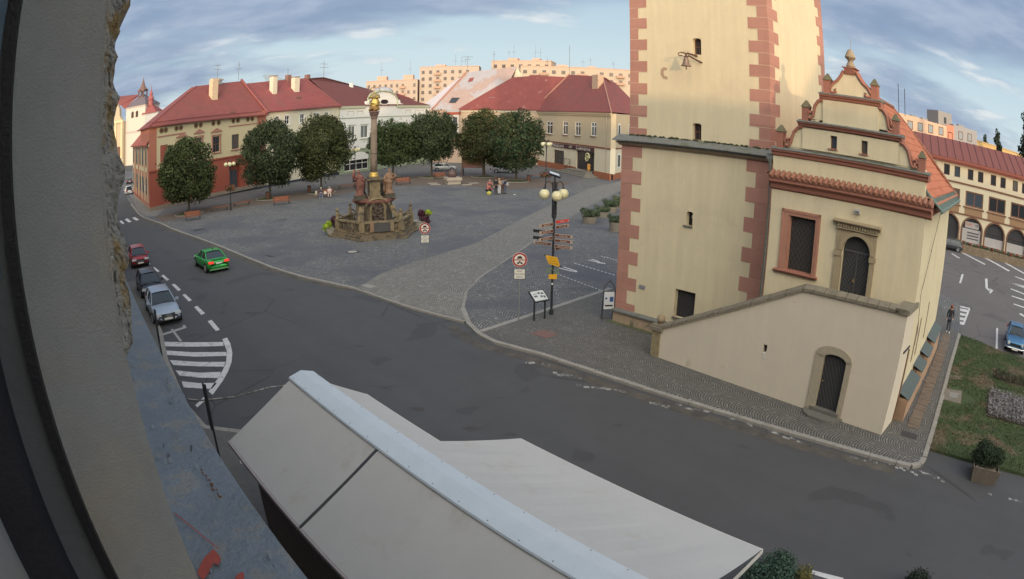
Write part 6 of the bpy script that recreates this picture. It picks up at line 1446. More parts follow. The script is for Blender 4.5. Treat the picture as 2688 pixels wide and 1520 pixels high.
leafmass([(0,0,.55,.72,.62,.5),(-.42,.1,.5,.4,.35,.35),(.15,-.35,.4,.5,.5,.4),(.2,.2,.75,.4,.4,.3)], 9000, .028, [M('blue_juniper',(.05,.10,.075),.85,.35,4), M('blue_juniper_dark',(.025,.05,.04),.85,.35,4), M('blue_juniper_pale',(.075,.13,.085),.85,.3,4)], 'blue_foliage', t, 12, shell=.2)
leafmass([(.78,-.22,.42,.30,.30,.36),(.70,-.5,.3,.25,.25,.25)], 2400, .024, [M('gold_tips',(.20,.17,.035),.85,.35,4), M('gold_dark',(.08,.08,.03),.85,.35,4)], 'yellow_foliage', t, 13, shell=.2)
part(t, MB().tube([(0,0,0),(.05,0,.4),(-.1,.1,.7)], [.05,.04,.02], 6).tube([(.7,-.3,0),(.75,-.3,.4)], .03, 5), 'stem', bark)
p1_ = G(2395,1519,.3); t = thing('low_shrub', 'small dark shrub at the bottom edge right of the juniper', 'shrub', (p1_[0]+.1,p1_[1]-.15,0), 0)
leafmass([(0,0,.3,.45,.4,.3)], 1800, .03, [M('box_dark',(.018,.03,.018),.85,.3,3)], 'foliage', t, 5)
# lavender bed and the bare hedge on the lawn
t = thing('lavender_bed', 'square bed of grey-purple lavender rows on the lawn', 'flower bed', (22.9,16.9,.07), -.78)
lv = []
for r__ in range(9):
    for k in range(16): lv.append((-1.9+k*.26+rnd.uniform(-.03,.03), -1.55+r__*.38, .16, .16, .13, .20))
leafmass(lv, 7500, .04, [M('lavender_grey',(.30,.29,.31),.9,.3,3), M('lavender_purple',(.27,.245,.30),.9,.3,3), M('lavender_green',(.17,.18,.16),.9,.3,3)], 'lavender_rows', t, 21, shell=.1)
part(t, MB().box(-2.05,2.2,-1.7,1.7,-.02,.04), 'soil_bed', M('soil', (.04,.03,.022), .95))
t = thing('low_hedge', 'dark thin low hedge behind the lavender bed', 'hedge', (25.6,19.6,.07), -.75)
leafmass([(-1.6+k*.45,rnd.uniform(-.1,.1),.3,.35,.3,.3) for k in range(10)], 2600, .035, [M('hedge_dark',(.03,.032,.026),.9,.3,3), M('hedge_brown',(.055,.045,.035),.9,.3,3)], 'foliage', t, 22, shell=.1)

# ================================================================== STREET FURNITURE
globe_m = M('opal_globe', (.62,.57,.36), .35, .04, 2, spec=.5)
def lamp(x, y, label, z=5.66, baskets=False, rot=0.0, n=4):
    t = thing('street_lamp', label, 'street lamp', (x,y,.05), rot, 'globe street lamps')
    mb = MB(); mb.tube([(0,0,0),(0,0,1.0),(0,0,1.05),(0,0,z-.2)], [.10,.10,.065,.055], 8); mb.lathe([(.13,0),(.13,.15),(.10,.25)], 0, 0, 10); part(t, mb, 'pole', black_metal)
    for k in range(n):
        a = 2*PI*k/n+.5; c, s_ = math.cos(a), math.sin(a)
        ar = part(t, MB().tube([(.05*c,.05*s_,z-.9),(.08*c,.08*s_,z+.2),(.22*c,.22*s_,z+.52),(.42*c,.42*s_,z+.5),(.52*c,.52*s_,z+.27)], .024, 6), 'arm', black_metal)
        part(ar, MB().ball((.52*c,.52*s_,z-.02), .26, 16, 10), 'globe', globe_m, smooth=True)
    if baskets:
        leafmass([(.42*c,.42*s_,2.75,.35,.35,.4) for c, s_ in ((1,0),(-1,0),(0,1),(0,-1))], 700, .08, [leafB, leafC, M('basket_flower',(.35,.08,.07),.8)], 'flower_basket', t, 31)
    return t
lamp(-34.1,71.2,'globe lamp with flower baskets before the brick-red arches', baskets=True); lamp(-21.98,88.2,'globe lamp just left of the column before the white house')
lamp(-8.3,107.6,'globe lamp with a notice beside the brown board'); lamp(3.95,80.4,'globe lamp behind the signpost with hanging flowers', z=6.6, baskets=True)
L3 = G(1447,825,.05)
t = thing('signpost_lamp', 'tall black signpost lamp with three cream globes, solar head and brown signs', 'signpost', (L3[0],L3[1],.05), 0)
mb = MB(); mb.tube([(0,0,0),(0,0,5.6)], .062, 10); mb.tube([(0,0,5.5),(0,0,7.0)], .035, 8); mb.tube([(-.09,0,5.02),(-.09,0,6.75)], .035, 8); mb.tube([(.09,0,5.02),(.09,0,6.4)], .035, 8); mb.tube([(0,.08,5.02),(0,.08,6.4)], .03, 8); mb.tube([(0,0,4.95),(0,0,5.1)], .12, 10); mb.lathe([(.11,0),(.11,.25),(.07,.3)],0,0,12)
part(t, mb, 'pole', black_metal)
for (gx_,gy_,gz) in ((-.50,.05,6.12),(.09,-.30,6.08),(.44,.22,6.14)):
    d_ = math.hypot(gx_,gy_); c, s_ = gx_/d_, gy_/d_
    ar = part(t, MB().tube([(.07*c,.07*s_,5.5),(.07*c,.07*s_,6.45),(.16*c,.16*s_,6.68),(d_*.62*c,d_*.62*s_,6.78),(d_*.93*c,d_*.93*s_,6.64),(gx_,gy_,6.42)], .026, 8).lathe([(.03,6.48),(.08,6.42),(.09,6.36)], gx_, gy_, 10), 'arm', black_metal)
    part(ar, MB().ball((gx_,gy_,gz), .265, 24, 16), 'globe', globe_m, smooth=True)
hd = part(t, MB().obox((-.04,0,7.12), (.62,.42,.08), rz=.15, rx=.30, ry=.30), 'solar_head', M('head_black', (.02,.022,.028), .3)); part(hd, MB().obox((-.025,-.012,7.166), (.50,.28,.01), rz=.15, rx=.30, ry=.30), 'solar_panel', M('panel_white', (.50,.55,.60), .3))
brd = M('board_brown', (.125,.045,.03), .6, .05); brd_w = M('board_rim', (.50,.40,.33), .6, .05); redb = M('board_red', (.58,.045,.03), .5, .03); yelb = M('board_yellow', (.60,.32,.02), .5, .05); grn = M('board_green', (.13,.17,.12), .6)
def board(z, head, side, L=.95, h=.155, mat=brd, text='', off=0.0, rim=brd_w, back=False):
    a = math.radians(head); 
    c = Vector((math.cos(a), math.sin(a), 0))*side; nrm = Vector((c.y, -c.x, 0))
    if nrm.y > 0: nrm = -nrm
    x0_ = .09; cx_ = (x0_+L/2); rz_ = math.atan2(nrm.x, -nrm.y)
    ctr = c*cx_+nrm*(.05+off)
    o = MB(); o.obox((ctr.x,ctr.y,z), (L,.022,h), rz_)
    bb = part(t, o, 'direction_board', rim if not back else black_metal)
    if back: return
    q = MB(); q.obox((ctr.x+nrm.x*.012,ctr.y+nrm.y*.012,z), (L-.035,.006,h-.035), rz_); part(bb, q, 'board_face', mat)
    if text:
        pos = ctr+nrm*.017
        lettering(bb, text, h*.62, M('board_letters', (.60,.52,.46), .6), (pos.x, pos.y, z), rot=(PI/2,0,rz_), sx=.95, ext=.001)
        e_x = ctr - c*(L/2-.10)*0 + c*((L/2-.075)) + nrm*.016
        part(bb, MB().obox((e_x.x,e_x.y,z), (.075,.006,.075), rz_), 'arrow_mark', M('board_letters', (.60,.52,.46), .6))
board(4.66,43,-1,text='Rýdlova vila'); board(4.32,43,-1,text='Farní Z. L. vila'); board(3.98,43,-1,text='Zámek Justice', L=.98); board(3.62,-27,-1,text='Infocentrum WC', L=.98)
board(4.74,43,1,mat=redb,text='Hvězdárna', rim=M('rim_red', (.60,.12,.10), .5)); board(4.48,43,1,text='Sady a hradby'); board(4.11,-27,1,text='Hankův dům'); board(3.85,-27,1,text='Knihovna'); board(3.56,-27,1,text='Městské muzeum'); board(3.40,43,1,text='', L=.55)
board(4.22,-27,-1,back=True,L=1.0); board(3.88,-27,-1,back=True,L=1.0)
mb = MB(); mb.vprism([(-.40,3.10),(.22,2.98),(.36,2.55),(.30,2.50),(-.22,2.66)], -.10, -.07); yb = part(t, mb, 'yellow_sign', yelb)
part(yb, MB().vprism([(-.48,3.10),(-.38,3.13),(-.36,3.02)], -.11, -.065).vprism([(.44,2.52),(.33,2.49),(.34,2.60)], -.11, -.065), 'arrow_tip', black_metal)
for z_, tx in ((2.93,'Safari 3 km'),(2.80,'Les Království'),(2.68,'Braunův Betlém')): lettering(yb, tx, .085, M('sign_black', (.03,.02,.01), .6), (.0,-.106,z_), rot=(PI/2,.17,0), ext=.001)
mb = MB(); mb.box(-.30,-.02,-.10,-.08,2.36,2.46); mb.box(.02,.32,-.10,-.08,2.28,2.38); mb.box(-.34,-.06,-.10,-.08,2.20,2.30); mb.box(.04,.36,-.10,-.08,2.14,2.22); part(t, mb, 'green_trail_sign', grn)
part(t, MB().box(-.20,.22,-.11,-.08,1.88,2.12), 'small_yellow_sign', yelb); part(t, MB().tube([(0,-.07,1.62),(0,-.09,1.62)], .05, 12), 'trail_badge', M('badge_white', (.6,.62,.6), .6))
# prohibition signs
sgn_red = M('sign_red', (.30,.03,.03), .5, .03); sgn_w = M('sign_white', (.62,.60,.55), .5, .03); sgn_k = M('sign_black', (.03,.02,.01), .6); galv = M('galvanised_post', (.19,.20,.20), .5, .1, 4)
def nosign(px, py, zc, label):
    b = G(px, py, .05); t = thing('traffic_sign', label, 'road sign', (b[0],b[1],.05), math.atan2(b[0], b[1])*-1, 'no-vehicle signs at the ends of the light path')
    part(t, MB().tube([(0,0,0),(0,0,zc+.35)], .03, 8), 'post', galv)
    d = part(t, MB().tube([(0,-.035,zc),(0,-.055,zc)], .36, 32), 'disc', M('sign_rim', (.62,.52,.48), .5, .03))
    part(d, MB().tube([(0,-.056,zc),(0,-.060,zc)], .345, 32), 'red_ring', sgn_red); part(d, MB().tube([(0,-.061,zc),(0,-.064,zc)], .265, 32), 'white_field', sgn_w)
    part(d, MB().box(-.27,.27,-.07,-.063,zc-.025,zc+.02), 'red_bar', sgn_red)
    part(d, MB().box(-.12,.12,-.072,-.064,zc+.06,zc+.12).box(-.09,.09,-.072,-.064,zc+.12,zc+.18).box(-.12,-.08,-.072,-.064,zc+.04,zc+.07).box(.08,.12,-.072,-.064,zc+.04,zc+.07), 'car_symbol', sgn_k)
    part(d, MB().tube([(-.08,-.066,zc-.16),(-.08,-.072,zc-.16)], .05, 12).tube([(.09,-.066,zc-.16),(.09,-.072,zc-.16)], .05, 12).vprism([(-.09,zc-.15),(.09,zc-.14),(.03,zc-.07),(-.02,zc-.05)], -.072, -.065), 'motorcycle_symbol', sgn_k)
    p_ = part(t, MB().box(-.25,.25,-.055,-.035,zc-.95,zc-.44), 'plate', sgn_w)
    fr = MB(); 
    for (a,b_,c,d_) in ((-.27,.27,zc-.46,zc-.44),(-.27,.27,zc-.95,zc-.93),(-.27,-.255,zc-.95,zc-.44),(.255,.27,zc-.95,zc-.44)): fr.box(a,b_,-.058,-.054,c,d_)
    part(p_, fr, 'plate_rim', sgn_k)
    for z_, tx in ((zc-.56,'MIMO'),(zc-.70,'POVOLENÍ'),(zc-.84,'MĚSTA')): lettering(p_, tx, .115, sgn_k, (0,-.06,z_), rot=(PI/2,0,0), ext=.001, sx=.85)
nosign(1361.5,846,3.13,'round red-rimmed no-vehicles sign nearest the camera, left of the signpost'); nosign(1116.5,708,2.74,'round red-rimmed no-vehicles sign in front of the monument')
b = G(423,547,.05); t = thing('crossing_sign', 'blue square pedestrian crossing sign by the brick-red corner', 'road sign', (b[0],b[1],.05), .5)
part(t, MB().tube([(0,0,0),(0,0,2.5)], .04, 6), 'post', galv); o = part(t, MB().box(-.5,.5,-.06,-.03,1.7,2.8), 'panel', M('sign_blue', (.03,.06,.14), .5)); part(o, MB().vprism([(-.36,1.9),(.36,1.9),(0,2.62)], -.07,-.058), 'white_triangle', sgn_w); part(o, MB().vprism([(-.12,1.95),(-.03,2.2),(-.05,2.4),(.05,2.4),(.04,2.2),(.13,1.95),(.07,1.95),(0,2.12),(-.06,1.95)], -.08,-.068), 'walking_figure', sgn_k)
# information lectern
b = Vector((1.15,30.72,.05)); t = thing('info_lectern', 'black two-legged information lectern with a tilted printed panel', 'information board', (1.38,30.95,.05), .62)
for x in (-.33,.33): part(t, MB().box(x-.035,x+.035,-.02,.04,0,1.02), 'leg', black_metal)
o = part(t, MB().obox((0,.10,1.20), (.90,.72,.05), rx=.62), 'panel_frame', black_metal); part(o, MB().obox((0,.085,1.228), (.78,.60,.02), rx=.62), 'printed_sheet', M('printed_white', (.50,.53,.56), .5))
pb = MB()
for (x,y_,w_,h_) in ((-.2,.12,.22,.03),(-.22,-.03,.2,.10),(.1,-.08,.12,.12),(.24,.1,.13,.12),(.26,-.12,.12,.14),(.05,.14,.14,.1)):
    pb.obox((x, .078+y_*math.cos(.62), 1.242+y_*math.sin(.62)), (w_,h_,.006), rx=.62)
part(o, pb, 'pictures', M('picture_grey', (.10,.11,.13), .5))
# wrought-iron poster stand
t = thing('poster_stand', 'dark wrought-iron arched stand holding a white and blue poster', 'poster stand', (4.80,30.92,.05), .10)
mb = MB(); pth = [(-.30,0,0),(-.30,0,1.55),(-.24,0,1.78),(-.12,0,1.93),(0,0,2.08),(.12,0,1.93),(.24,0,1.78),(.30,0,1.55),(.30,0,0)]; mb.tube(pth, .022, 6); mb.tube([(-.28,.35,0),(-.28,.02,1.5)], .018, 5); mb.tube([(.28,.35,0),(.28,.02,1.5)], .018, 5); mb.tube([(0,0,1.95),(0,0,2.16)], .012, 5)
for z_ in (.12,.58,1.52): mb.tube([(-.3,0,z_),(.3,0,z_)], .016, 5)
part(t, mb, 'iron_frame', M('wrought_iron', (.045,.035,.035), .6)); o = part(t, MB().box(-.26,.26,-.03,-.005,.62,1.50), 'poster', M('poster_white', (.50,.52,.56), .6)); part(o, MB().box(.03,.22,-.036,-.03,1.0,1.25).box(-.2,-.1,-.036,-.03,1.12,1.22), 'blue_field', M('poster_blue', (.03,.07,.2), .6)); part(o, MB().box(-.2,.2,-.036,-.03,.76,.84), 'poster_text', sgn_k)
t = None
# benches, bins
slat = M('bench_slat', (.23,.075,.04), .7, .15, 4); bfr = M('bench_iron', (.05,.05,.055), .6)
def bench(x, y, rz, label, back=True, L=1.9):
    t = thing('bench', label, 'bench', (x,y,.05), rz, 'slatted red-brown benches on the square')
    part(t, MB().box(-L/2,L/2,-.20,-.04,.43,.47).box(-L/2,L/2,-.01,.13,.43,.47).box(-L/2,L/2,.16,.28,.43,.47), 'seat', slat)
    if back: part(t, MB().obox((0,.33,.62), (L,.03,.13), rx=-.2).obox((0,.37,.78), (L,.03,.13), rx=-.2).obox((0,.41,.93), (L,.03,.12), rx=-.2), 'backrest', slat)
    for s_ in (-1,1): part(t, MB().box(s_*(L/2-.12)-.03,s_*(L/2-.12)+.03,-.20,.30,.38,.43).box(s_*(L/2-.12)-.03,s_*(L/2-.12)+.03,-.18,-.12,0,.4).box(s_*(L/2-.12)-.03,s_*(L/2-.12)+.03,.22,.30,0,.42 if not back else .95), 'leg', bfr)
    return t
def benchpx(xa, ya, xb, yb, label, back=True):
    a = G(xa,ya,.05); b = G(xb,yb,.05); ln = math.dist(a[:2],b[:2]); return bench((a[0]+b[0])/2, (a[1]+b[1])/2+.1, math.atan2(b[1]-a[1], b[0]-a[0])*.75, label, back, max(1.9, min(2.4, ln)))
benchpx(485,582,526,575,'bench with a back at the foot of the first tree'); benchpx(555,557,597,550,'low backless bench left of the flower-basket lamp',False); benchpx(614,544,656,536,'low backless bench right of the flower-basket lamp',False)
benchpx(719,541,760,535,'bench with a back beside the second tree and bin'); sb_ = benchpx(834,520,874,517,'bench with the two seated people on it'); benchpx(1039,487,1079,483,'bench with a back right of the monument statues'); benchpx(1142,472,1172,468,'bench with a back left of the stone ball')
benchpx(884,497,935,492,'low bench behind the left statue, near the lamp',False); benchpx(1395,468,1420,466,'low bench beside the bin under the last tree',False)
def bin_(px, py, label):
    b = G(px,py,.05); t = thing('litter_bin', label, 'litter bin', (b[0],b[1],.05), 0, 'brown slatted litter bins')
    part(t, MB().lathe([(.24,.08),(.27,.12),(.27,.95),(.22,.98)],0,0,12), 'body', M('bin_brown', (.11,.05,.035), .7, .2, 4)); part(t, MB().lathe([(.29,.98),(.29,1.06),(.14,1.08),(.12,1.02)],0,0,12), 'rim', black_metal)
bin_(703,524,'litter bin beside the second tree'); bin_(812,507,'litter bin beside the third tree'); bin_(1387,477,'litter bin under the tree by the confectioner house')
# brown display board
b = G(1240,463,.05); t = thing('display_board', 'brown wooden display board on posts near the fifth tree', 'notice board', (b[0],b[1],.05), 0)
for x in (-1.7,1.7): part(t, MB().box(x-.08,x+.08,-.08,.08,0,3.2), 'post', M('post_brown', (.09,.06,.045), .8))
part(t, MB().box(-1.6,1.6,-.05,.05,1.7,3.1), 'board', M('board_red_brown', (.17,.09,.06), .8, .2, 2)); part(t, MB().box(-1.7,1.7,-.07,.07,1.45,1.65), 'rail', M('rail_red', (.18,.05,.04), .8))
# stone ball fountain
t = thing('ball_fountain', 'dark granite ball on a pale square stone basin', 'fountain', (-8.85,94.6,.05), .35)
part(t, MB().box(-.95,.95,-.95,.95,0,.55), 'basin', M('pale_granite', (.36,.31,.26), .85, .2, 4)); part(t, MB().box(-1.12,1.12,-1.12,1.12,.55,.98), 'basin_rim', M('pale_granite', (.36,.31,.26), .85, .2, 4)); part(t, MB().ball((-.1,0,1.40), .72, 20, 14), 'ball', M('dark_granite', (.10,.065,.06), .25, .3, 8), smooth=True)
for (x,y_) in ((-2.4,-1.2),(2.2,-1.6),(3.0,.8),(-3.0,.6)): tag(MB().box(-.7,.7,-.5,.5,0,.02).make('paving_plate', M('pale_granite', (.36,.31,.26), .85), loc=(-8.85+x,94.6+y_,.066), rz=.3), kind='structure')

# ================================================================== THE MONUMENT
MX, MY = -11.88, 54.4
mo = thing('plague_column', 'baroque stone column with a gilded Madonna, two statues and a balustrade', 'monument', (MX,MY,.05), 0)
sst = M('weathered_sandstone', (.16,.125,.085), .95, .35, 2.2, bump=.6, col2=(.075,.065,.055), c2sc=1.5, c2lo=.46, c2hi=.62); ssl = M('paler_sandstone', (.21,.165,.10), .95, .3, 2.2, bump=.5, col2=(.10,.085,.065), c2sc=1.6, c2lo=.5, c2hi=.66)
redst = M('red_sandstone', (.19,.085,.07), .95, .35, 3, bump=.6); ochst = M('ochre_sandstone', (.24,.15,.10), .95, .35, 3, bump=.6); gold = M('gilding', (.60,.41,.12), .45, .3, 6, metal=.6, bump=.4, bsc=12); cap_red = M('capital_stone', (.19,.12,.105), .95, .3, 4)
th0 = math.atan2(-.909,.416)
def hexa(R_, cut=0): return [(R_*math.cos(th0+PI/6+k*PI/3), R_*math.sin(th0+PI/6+k*PI/3)) for k in range(6)]
def concave(R_, d=.22, m_=6):
    h_ = hexa(R_); out = []
    for k in range(6):
        a, b = h_[k], h_[(k+1)%6]; L = math.dist(a,b); nx_, ny_ = (a[0]+b[0])/2, (a[1]+b[1])/2; nl = math.hypot(nx_,ny_)
        for i in range(m_): t_ = i/m_; q = d*math.sin(PI*t_)**1.3; out.append((a[0]+(b[0]-a[0])*t_-nx_/nl*q, a[1]+(b[1]-a[1])*t_-ny_/nl*q))
    return out
mb = MB(); mb.prism(concave(4.15), 0, .15); mb.prism(concave(3.85), .15, .32); mb.prism(concave(3.6), .32, .48); part(mo, mb, 'steps', sst)
bs = part(mo, MB().prism(concave(3.42,.18), .48, .62), 'balustrade_base', ssl)
hx = hexa(3.28)
rail = MB()
for k in range(6):
    a, b = hx[k], hx[(k+1)%6]; rail.obox(((a[0]+b[0])/2,(a[1]+b[1])/2,1.42), (math.dist(a,b),.34,.14), math.atan2(b[1]-a[1],b[0]-a[0]))
part(mo, rail, 'balustrade_rail', ssl)
bal_prof = [(.09,.62),(.09,.68),(.05,.72),(.12,.86),(.13,.95),(.05,1.12),(.04,1.2),(.09,1.28),(.09,1.35)]
for k in range(6):
    a, b = hx[k], hx[(k+1)%6]; L = math.dist(a,b)
    part(mo, MB().obox((a[0],a[1],1.05), (.44,.44,.86), math.atan2(a[1],a[0])), 'corner_post', ssl)
    front_ = (k == 5)
    for i in range(7):
        t_ = (i+1)/8
        if front_ and 2 <= i <= 4: continue
        part(mo, MB().lathe(bal_prof, a[0]+(b[0]-a[0])*t_, a[1]+(b[1]-a[1])*t_, 8), 'baluster', sst)
    if front_:
        c = ((a[0]+b[0])/2,(a[1]+b[1])/2); an_ = math.atan2(b[1]-a[1],b[0]-a[0])
        part(mo, MB().obox((c[0],c[1],1.02), (1.45,.30,.82), an_), 'inscription_panel', M('slate_panel', (.075,.07,.072), .8, .2, 5))
        for s_ in (-1,1): q = (c[0]+s_*.86*math.cos(an_), c[1]+s_*.86*math.sin(an_)); part(mo, MB().obox((q[0],q[1],1.05), (.32,.40,.86), an_), 'gate_post', ochst if s_ < 0 else ssl)
# putti / vases on the corner posts
for k in range(6):
    a = hx[k]
    mb = MB(); mb.lathe([(.20,1.49),(.22,1.55),(.13,1.62),(.17,1.85),(.16,2.0),(.07,2.08),(.07,2.12)], a[0], a[1], 10); mb.ball((a[0],a[1],2.26), .155, 10, 8)
    ia = math.atan2(-a[1],-a[0]); mb.tube([(a[0],a[1],1.95),(a[0]+.45*math.cos(ia+.5),a[1]+.45*math.sin(ia+.5),1.72),(a[0]+.75*math.cos(ia+.3),a[1]+.75*math.sin(ia+.3),1.52)], [.09,.08,.06], 6)
    part(mo, mb, 'putto', sst if k % 2 else ssl, smooth=True)
# body of the monument
hb = lambda R_, cutr=.0: concave(R_, .12)
mb = MB(); mb.prism(concave(1.95,.10), .6, .95); mb.prism(concave(1.62,.14), .95, 2.72); part(mo, mb, 'base_block', sst)
mb = MB(); mb.prism(concave(1.80,.10), 2.72, 2.86); mb.prism(concave(1.98,.08), 2.86, 2.98); mb.prism(concave(1.85,.08), 2.98, 3.06); part(mo, mb, 'cornice', redst)
fdir = Vector((math.cos(th0), math.sin(th0), 0)); fper = Vector((-fdir.y, fdir.x, 0)); fa = math.atan2(fper.y, fper.x)
def fpt(u_, d_, z_): v = fdir*d_+fper*u_; return (v.x, v.y, z_)
apo = 1.62*math.cos(PI/6)
mb = MB()
for sg in (-1,1): mb.tube([fpt(sg*.62,apo+.05,1.0), fpt(sg*.62,apo+.08,2.3)], .12, 6)
mb.tube([fpt(.62*math.cos(t_), apo+.08, 2.3+.62*math.sin(t_)) for t_ in [PI*i/10 for i in range(11)]], .12, 6)
mb.tube([fpt(1.0*math.cos(t_), apo+.12, 2.62+.55*math.sin(t_)) for t_ in [PI*i/10 for i in range(11)]], .10, 6)
part(mo, mb, 'niche_frame', ssl)
mb = MB()
for i in range(26): mb.ball(fpt(rnd.uniform(-.42,.42), apo-.02, rnd.uniform(1.25,2.6)), rnd.uniform(.12,.22), 7, 5)
part(mo, mb, 'relief', M('dark_relief', (.085,.065,.055), .95, .3, 5, bump=.6))
mb = MB()
for sg in (-1,1):
    for j in range(3): mb.tube([fpt(sg*(1.15+j*.14),apo-.25,2.5), fpt(sg*(1.35+j*.15),apo+.05,1.9), fpt(sg*(1.45+j*.15),apo+.35,1.35), fpt(sg*(1.2+j*.15),apo+.45,1.1)], .10, 6)
part(mo, mb, 'scrolls', ssl)
mb = MB(); mb.box(-.62,.62,-.62,.62,3.02,3.25); mb.box(-.47,.47,-.47,.47,3.25,4.58); o = part(mo, mb, 'pedestal', ssl); o.rotation_euler = (0,0,fa)
mb = MB(); mb.box(-.60,.60,-.60,.60,4.56,4.64); mb.box(-.70,.70,-.70,.70,4.64,4.76); mb.box(-.5,.5,-.5,.5,4.76,4.92); o = part(mo, mb, 'pedestal_cap', sst); o.rotation_euler = (0,0,fa)
part(mo, MB().lathe([(.42,4.9),(.44,5.0),(.36,5.06),(.40,5.14),(.36,5.22),(.30,5.3)], 0, 0, 20), 'gilded_ring', gold, smooth=True)
part(mo, MB().lathe([(.29,5.28),(.30,6.5),(.285,8.2),(.255,9.95)], 0, 0, 20), 'column_shaft', M('column_stone', (.23,.175,.135), .95, .3, 2, bump=.5, col2=(.12,.095,.075), c2sc=1.4), smooth=True)
part(mo, MB().tube([(0,0,6.9),(0,0,6.95)], .31, 16), 'iron_band', black_metal)
part(mo, MB().lathe([(.26,9.9),(.31,9.98),(.28,10.05),(.33,10.2),(.45,10.38),(.36,10.42),(.48,10.5),(.46,10.6)], 0, 0, 12), 'capital', cap_red)
def statue(name, mat, cx_, cy_, z0, h, seed, lean=0.0, arms=True, wide=1.0):
    r_ = random.Random(seed); NS, NR = 26, 16; vs = []; 
    for j in range(NS+1):
        q = j/NS; base = (.31+.05*math.sin(q*9+seed))*wide if q < .55 else (.31*wide if q < .74 else .30*wide*(1-(q-.74)*3.0) if q < .84 else .0)
        if q >= .84: base = max(.05, .125*math.sin(min(1,(q-.84)/.16)*PI*.9+.35))
        for k in range(NR):
            a = 2*PI*k/NR; f = 1+.20*math.sin(a*6+q*5+seed)*max(.1,.85-q)+.34*mn.noise(Vector((math.cos(a)*2, math.sin(a)*2, q*9+seed)))
            sway = lean*math.sin(q*PI*1.3)
            vs.append((cx_+sway+base*f*math.cos(a), cy_+base*f*.85*math.sin(a), z0+h*q))
    mb = MB(); mb.add(vs, [(j*NR+k, j*NR+(k+1)%NR, (j+1)*NR+(k+1)%NR, (j+1)*NR+k) for j in range(NS) for k in range(NR)]+[tuple(range(NS*NR,(NS+1)*NR))])
    if arms:
        s_ = z0+h*.74
        mb.tube([(cx_+.2*wide,cy_,s_),(cx_+.42*wide,cy_-.15,s_-h*.16),(cx_+.2*wide,cy_-.36,s_-h*.13)], [.10,.085,.06], 7); mb.tube([(cx_-.2*wide,cy_,s_),(cx_-.40*wide,cy_-.1,s_-h*.15),(cx_-.1*wide,cy_-.36,s_-h*.08)], [.10,.085,.06], 7)
    return part(mo, mb, name, mat, smooth=True)
for (u_, mt, pm_, sd_) in ((-1.35, redst, redst, 3), (1.30, ochst, sst, 9)):
    p = fpt(u_, .35, 0)
    o = MB(); o.box(-.50,.50,-.46,.46,3.04,3.16); o.box(-.42,.42,-.40,.40,3.16,3.45); oo = part(mo, o, 'statue_plinth', sst); oo.location = (p[0],p[1],0); oo.rotation_euler = (0,0,fa)
    statue('statue', mt, p[0], p[1], 3.42, 2.15, sd_, .07 if u_ < 0 else -.07, wide=1.22)
    if u_ < 0: mb = MB(); mb.tube([(p[0]-.45,p[1]-.1,4.6),(p[0]-.52,p[1]-.1,5.1),(p[0]-.40,p[1],5.6)], [.13,.16,.10], 7); mb.ball((p[0]-.15,p[1]-.25,5.0), .2, 8, 6); part(mo, mb, 'statue_child', redst, smooth=True)
    else:
        mb = MB(); mb.tube([(p[0]+.3,p[1]-.1,5.1),(p[0]+.62,p[1]-.2,4.95),(p[0]+.42,p[1]-.4,4.7)], [.11,.09,.07], 7)
        mb.tube([(p[0]-.30,p[1]-.25,5.0),(p[0]-.46,p[1]-.3,4.5),(p[0]-.36,p[1]-.3,3.9),(p[0]-.42,p[1]-.25,3.5)], [.09,.12,.13,.10], 7)
        part(mo, mb, 'statue_drapery', ochst, smooth=True)
    q = fpt(u_*.62, -.9, 0); statue('rear_statue', M('grey_stone_statue', (.10,.09,.085), .95, .3), q[0], q[1], 3.05, 1.6, sd_+4, 0, False, .9)
mb = MB(); mb.ball((0,0,10.85), .40, 14, 9, (1,1,.72))
for k in range(10): a = k*.63; mb.ball((.36*math.cos(a),.36*math.sin(a),10.78+.08*math.sin(k*2.1)), .14, 7, 5)
part(mo, mb, 'cloud_base', M('cloud_stone', (.30,.17,.06), .7, .4, 6, metal=.3), smooth=True)
statue('madonna', gold, 0, 0, 10.95, 1.42, 6, .06, True, 1.12)
part(mo, MB().lathe([(.43,11.75),(.46,11.95),(.36,12.12),(.12,12.2)], 0, .08, 12), 'mantle', M('old_gilding', (.30,.23,.12), .7, .3, 6), smooth=False)
mb = MB(); mb.tube([(.42*math.cos(t_),.12,12.45+.30*math.sin(t_)) for t_ in [2*PI*i/24 for i in range(25)]], .018, 5)
for k in range(9): t_ = PI*k/8; mb.ball((.44*math.cos(t_),.12,12.45+.32*math.sin(t_)), .045, 6, 4)
part(mo, mb, 'star_halo', M('old_gilding', (.30,.23,.12), .7, .3, 6))
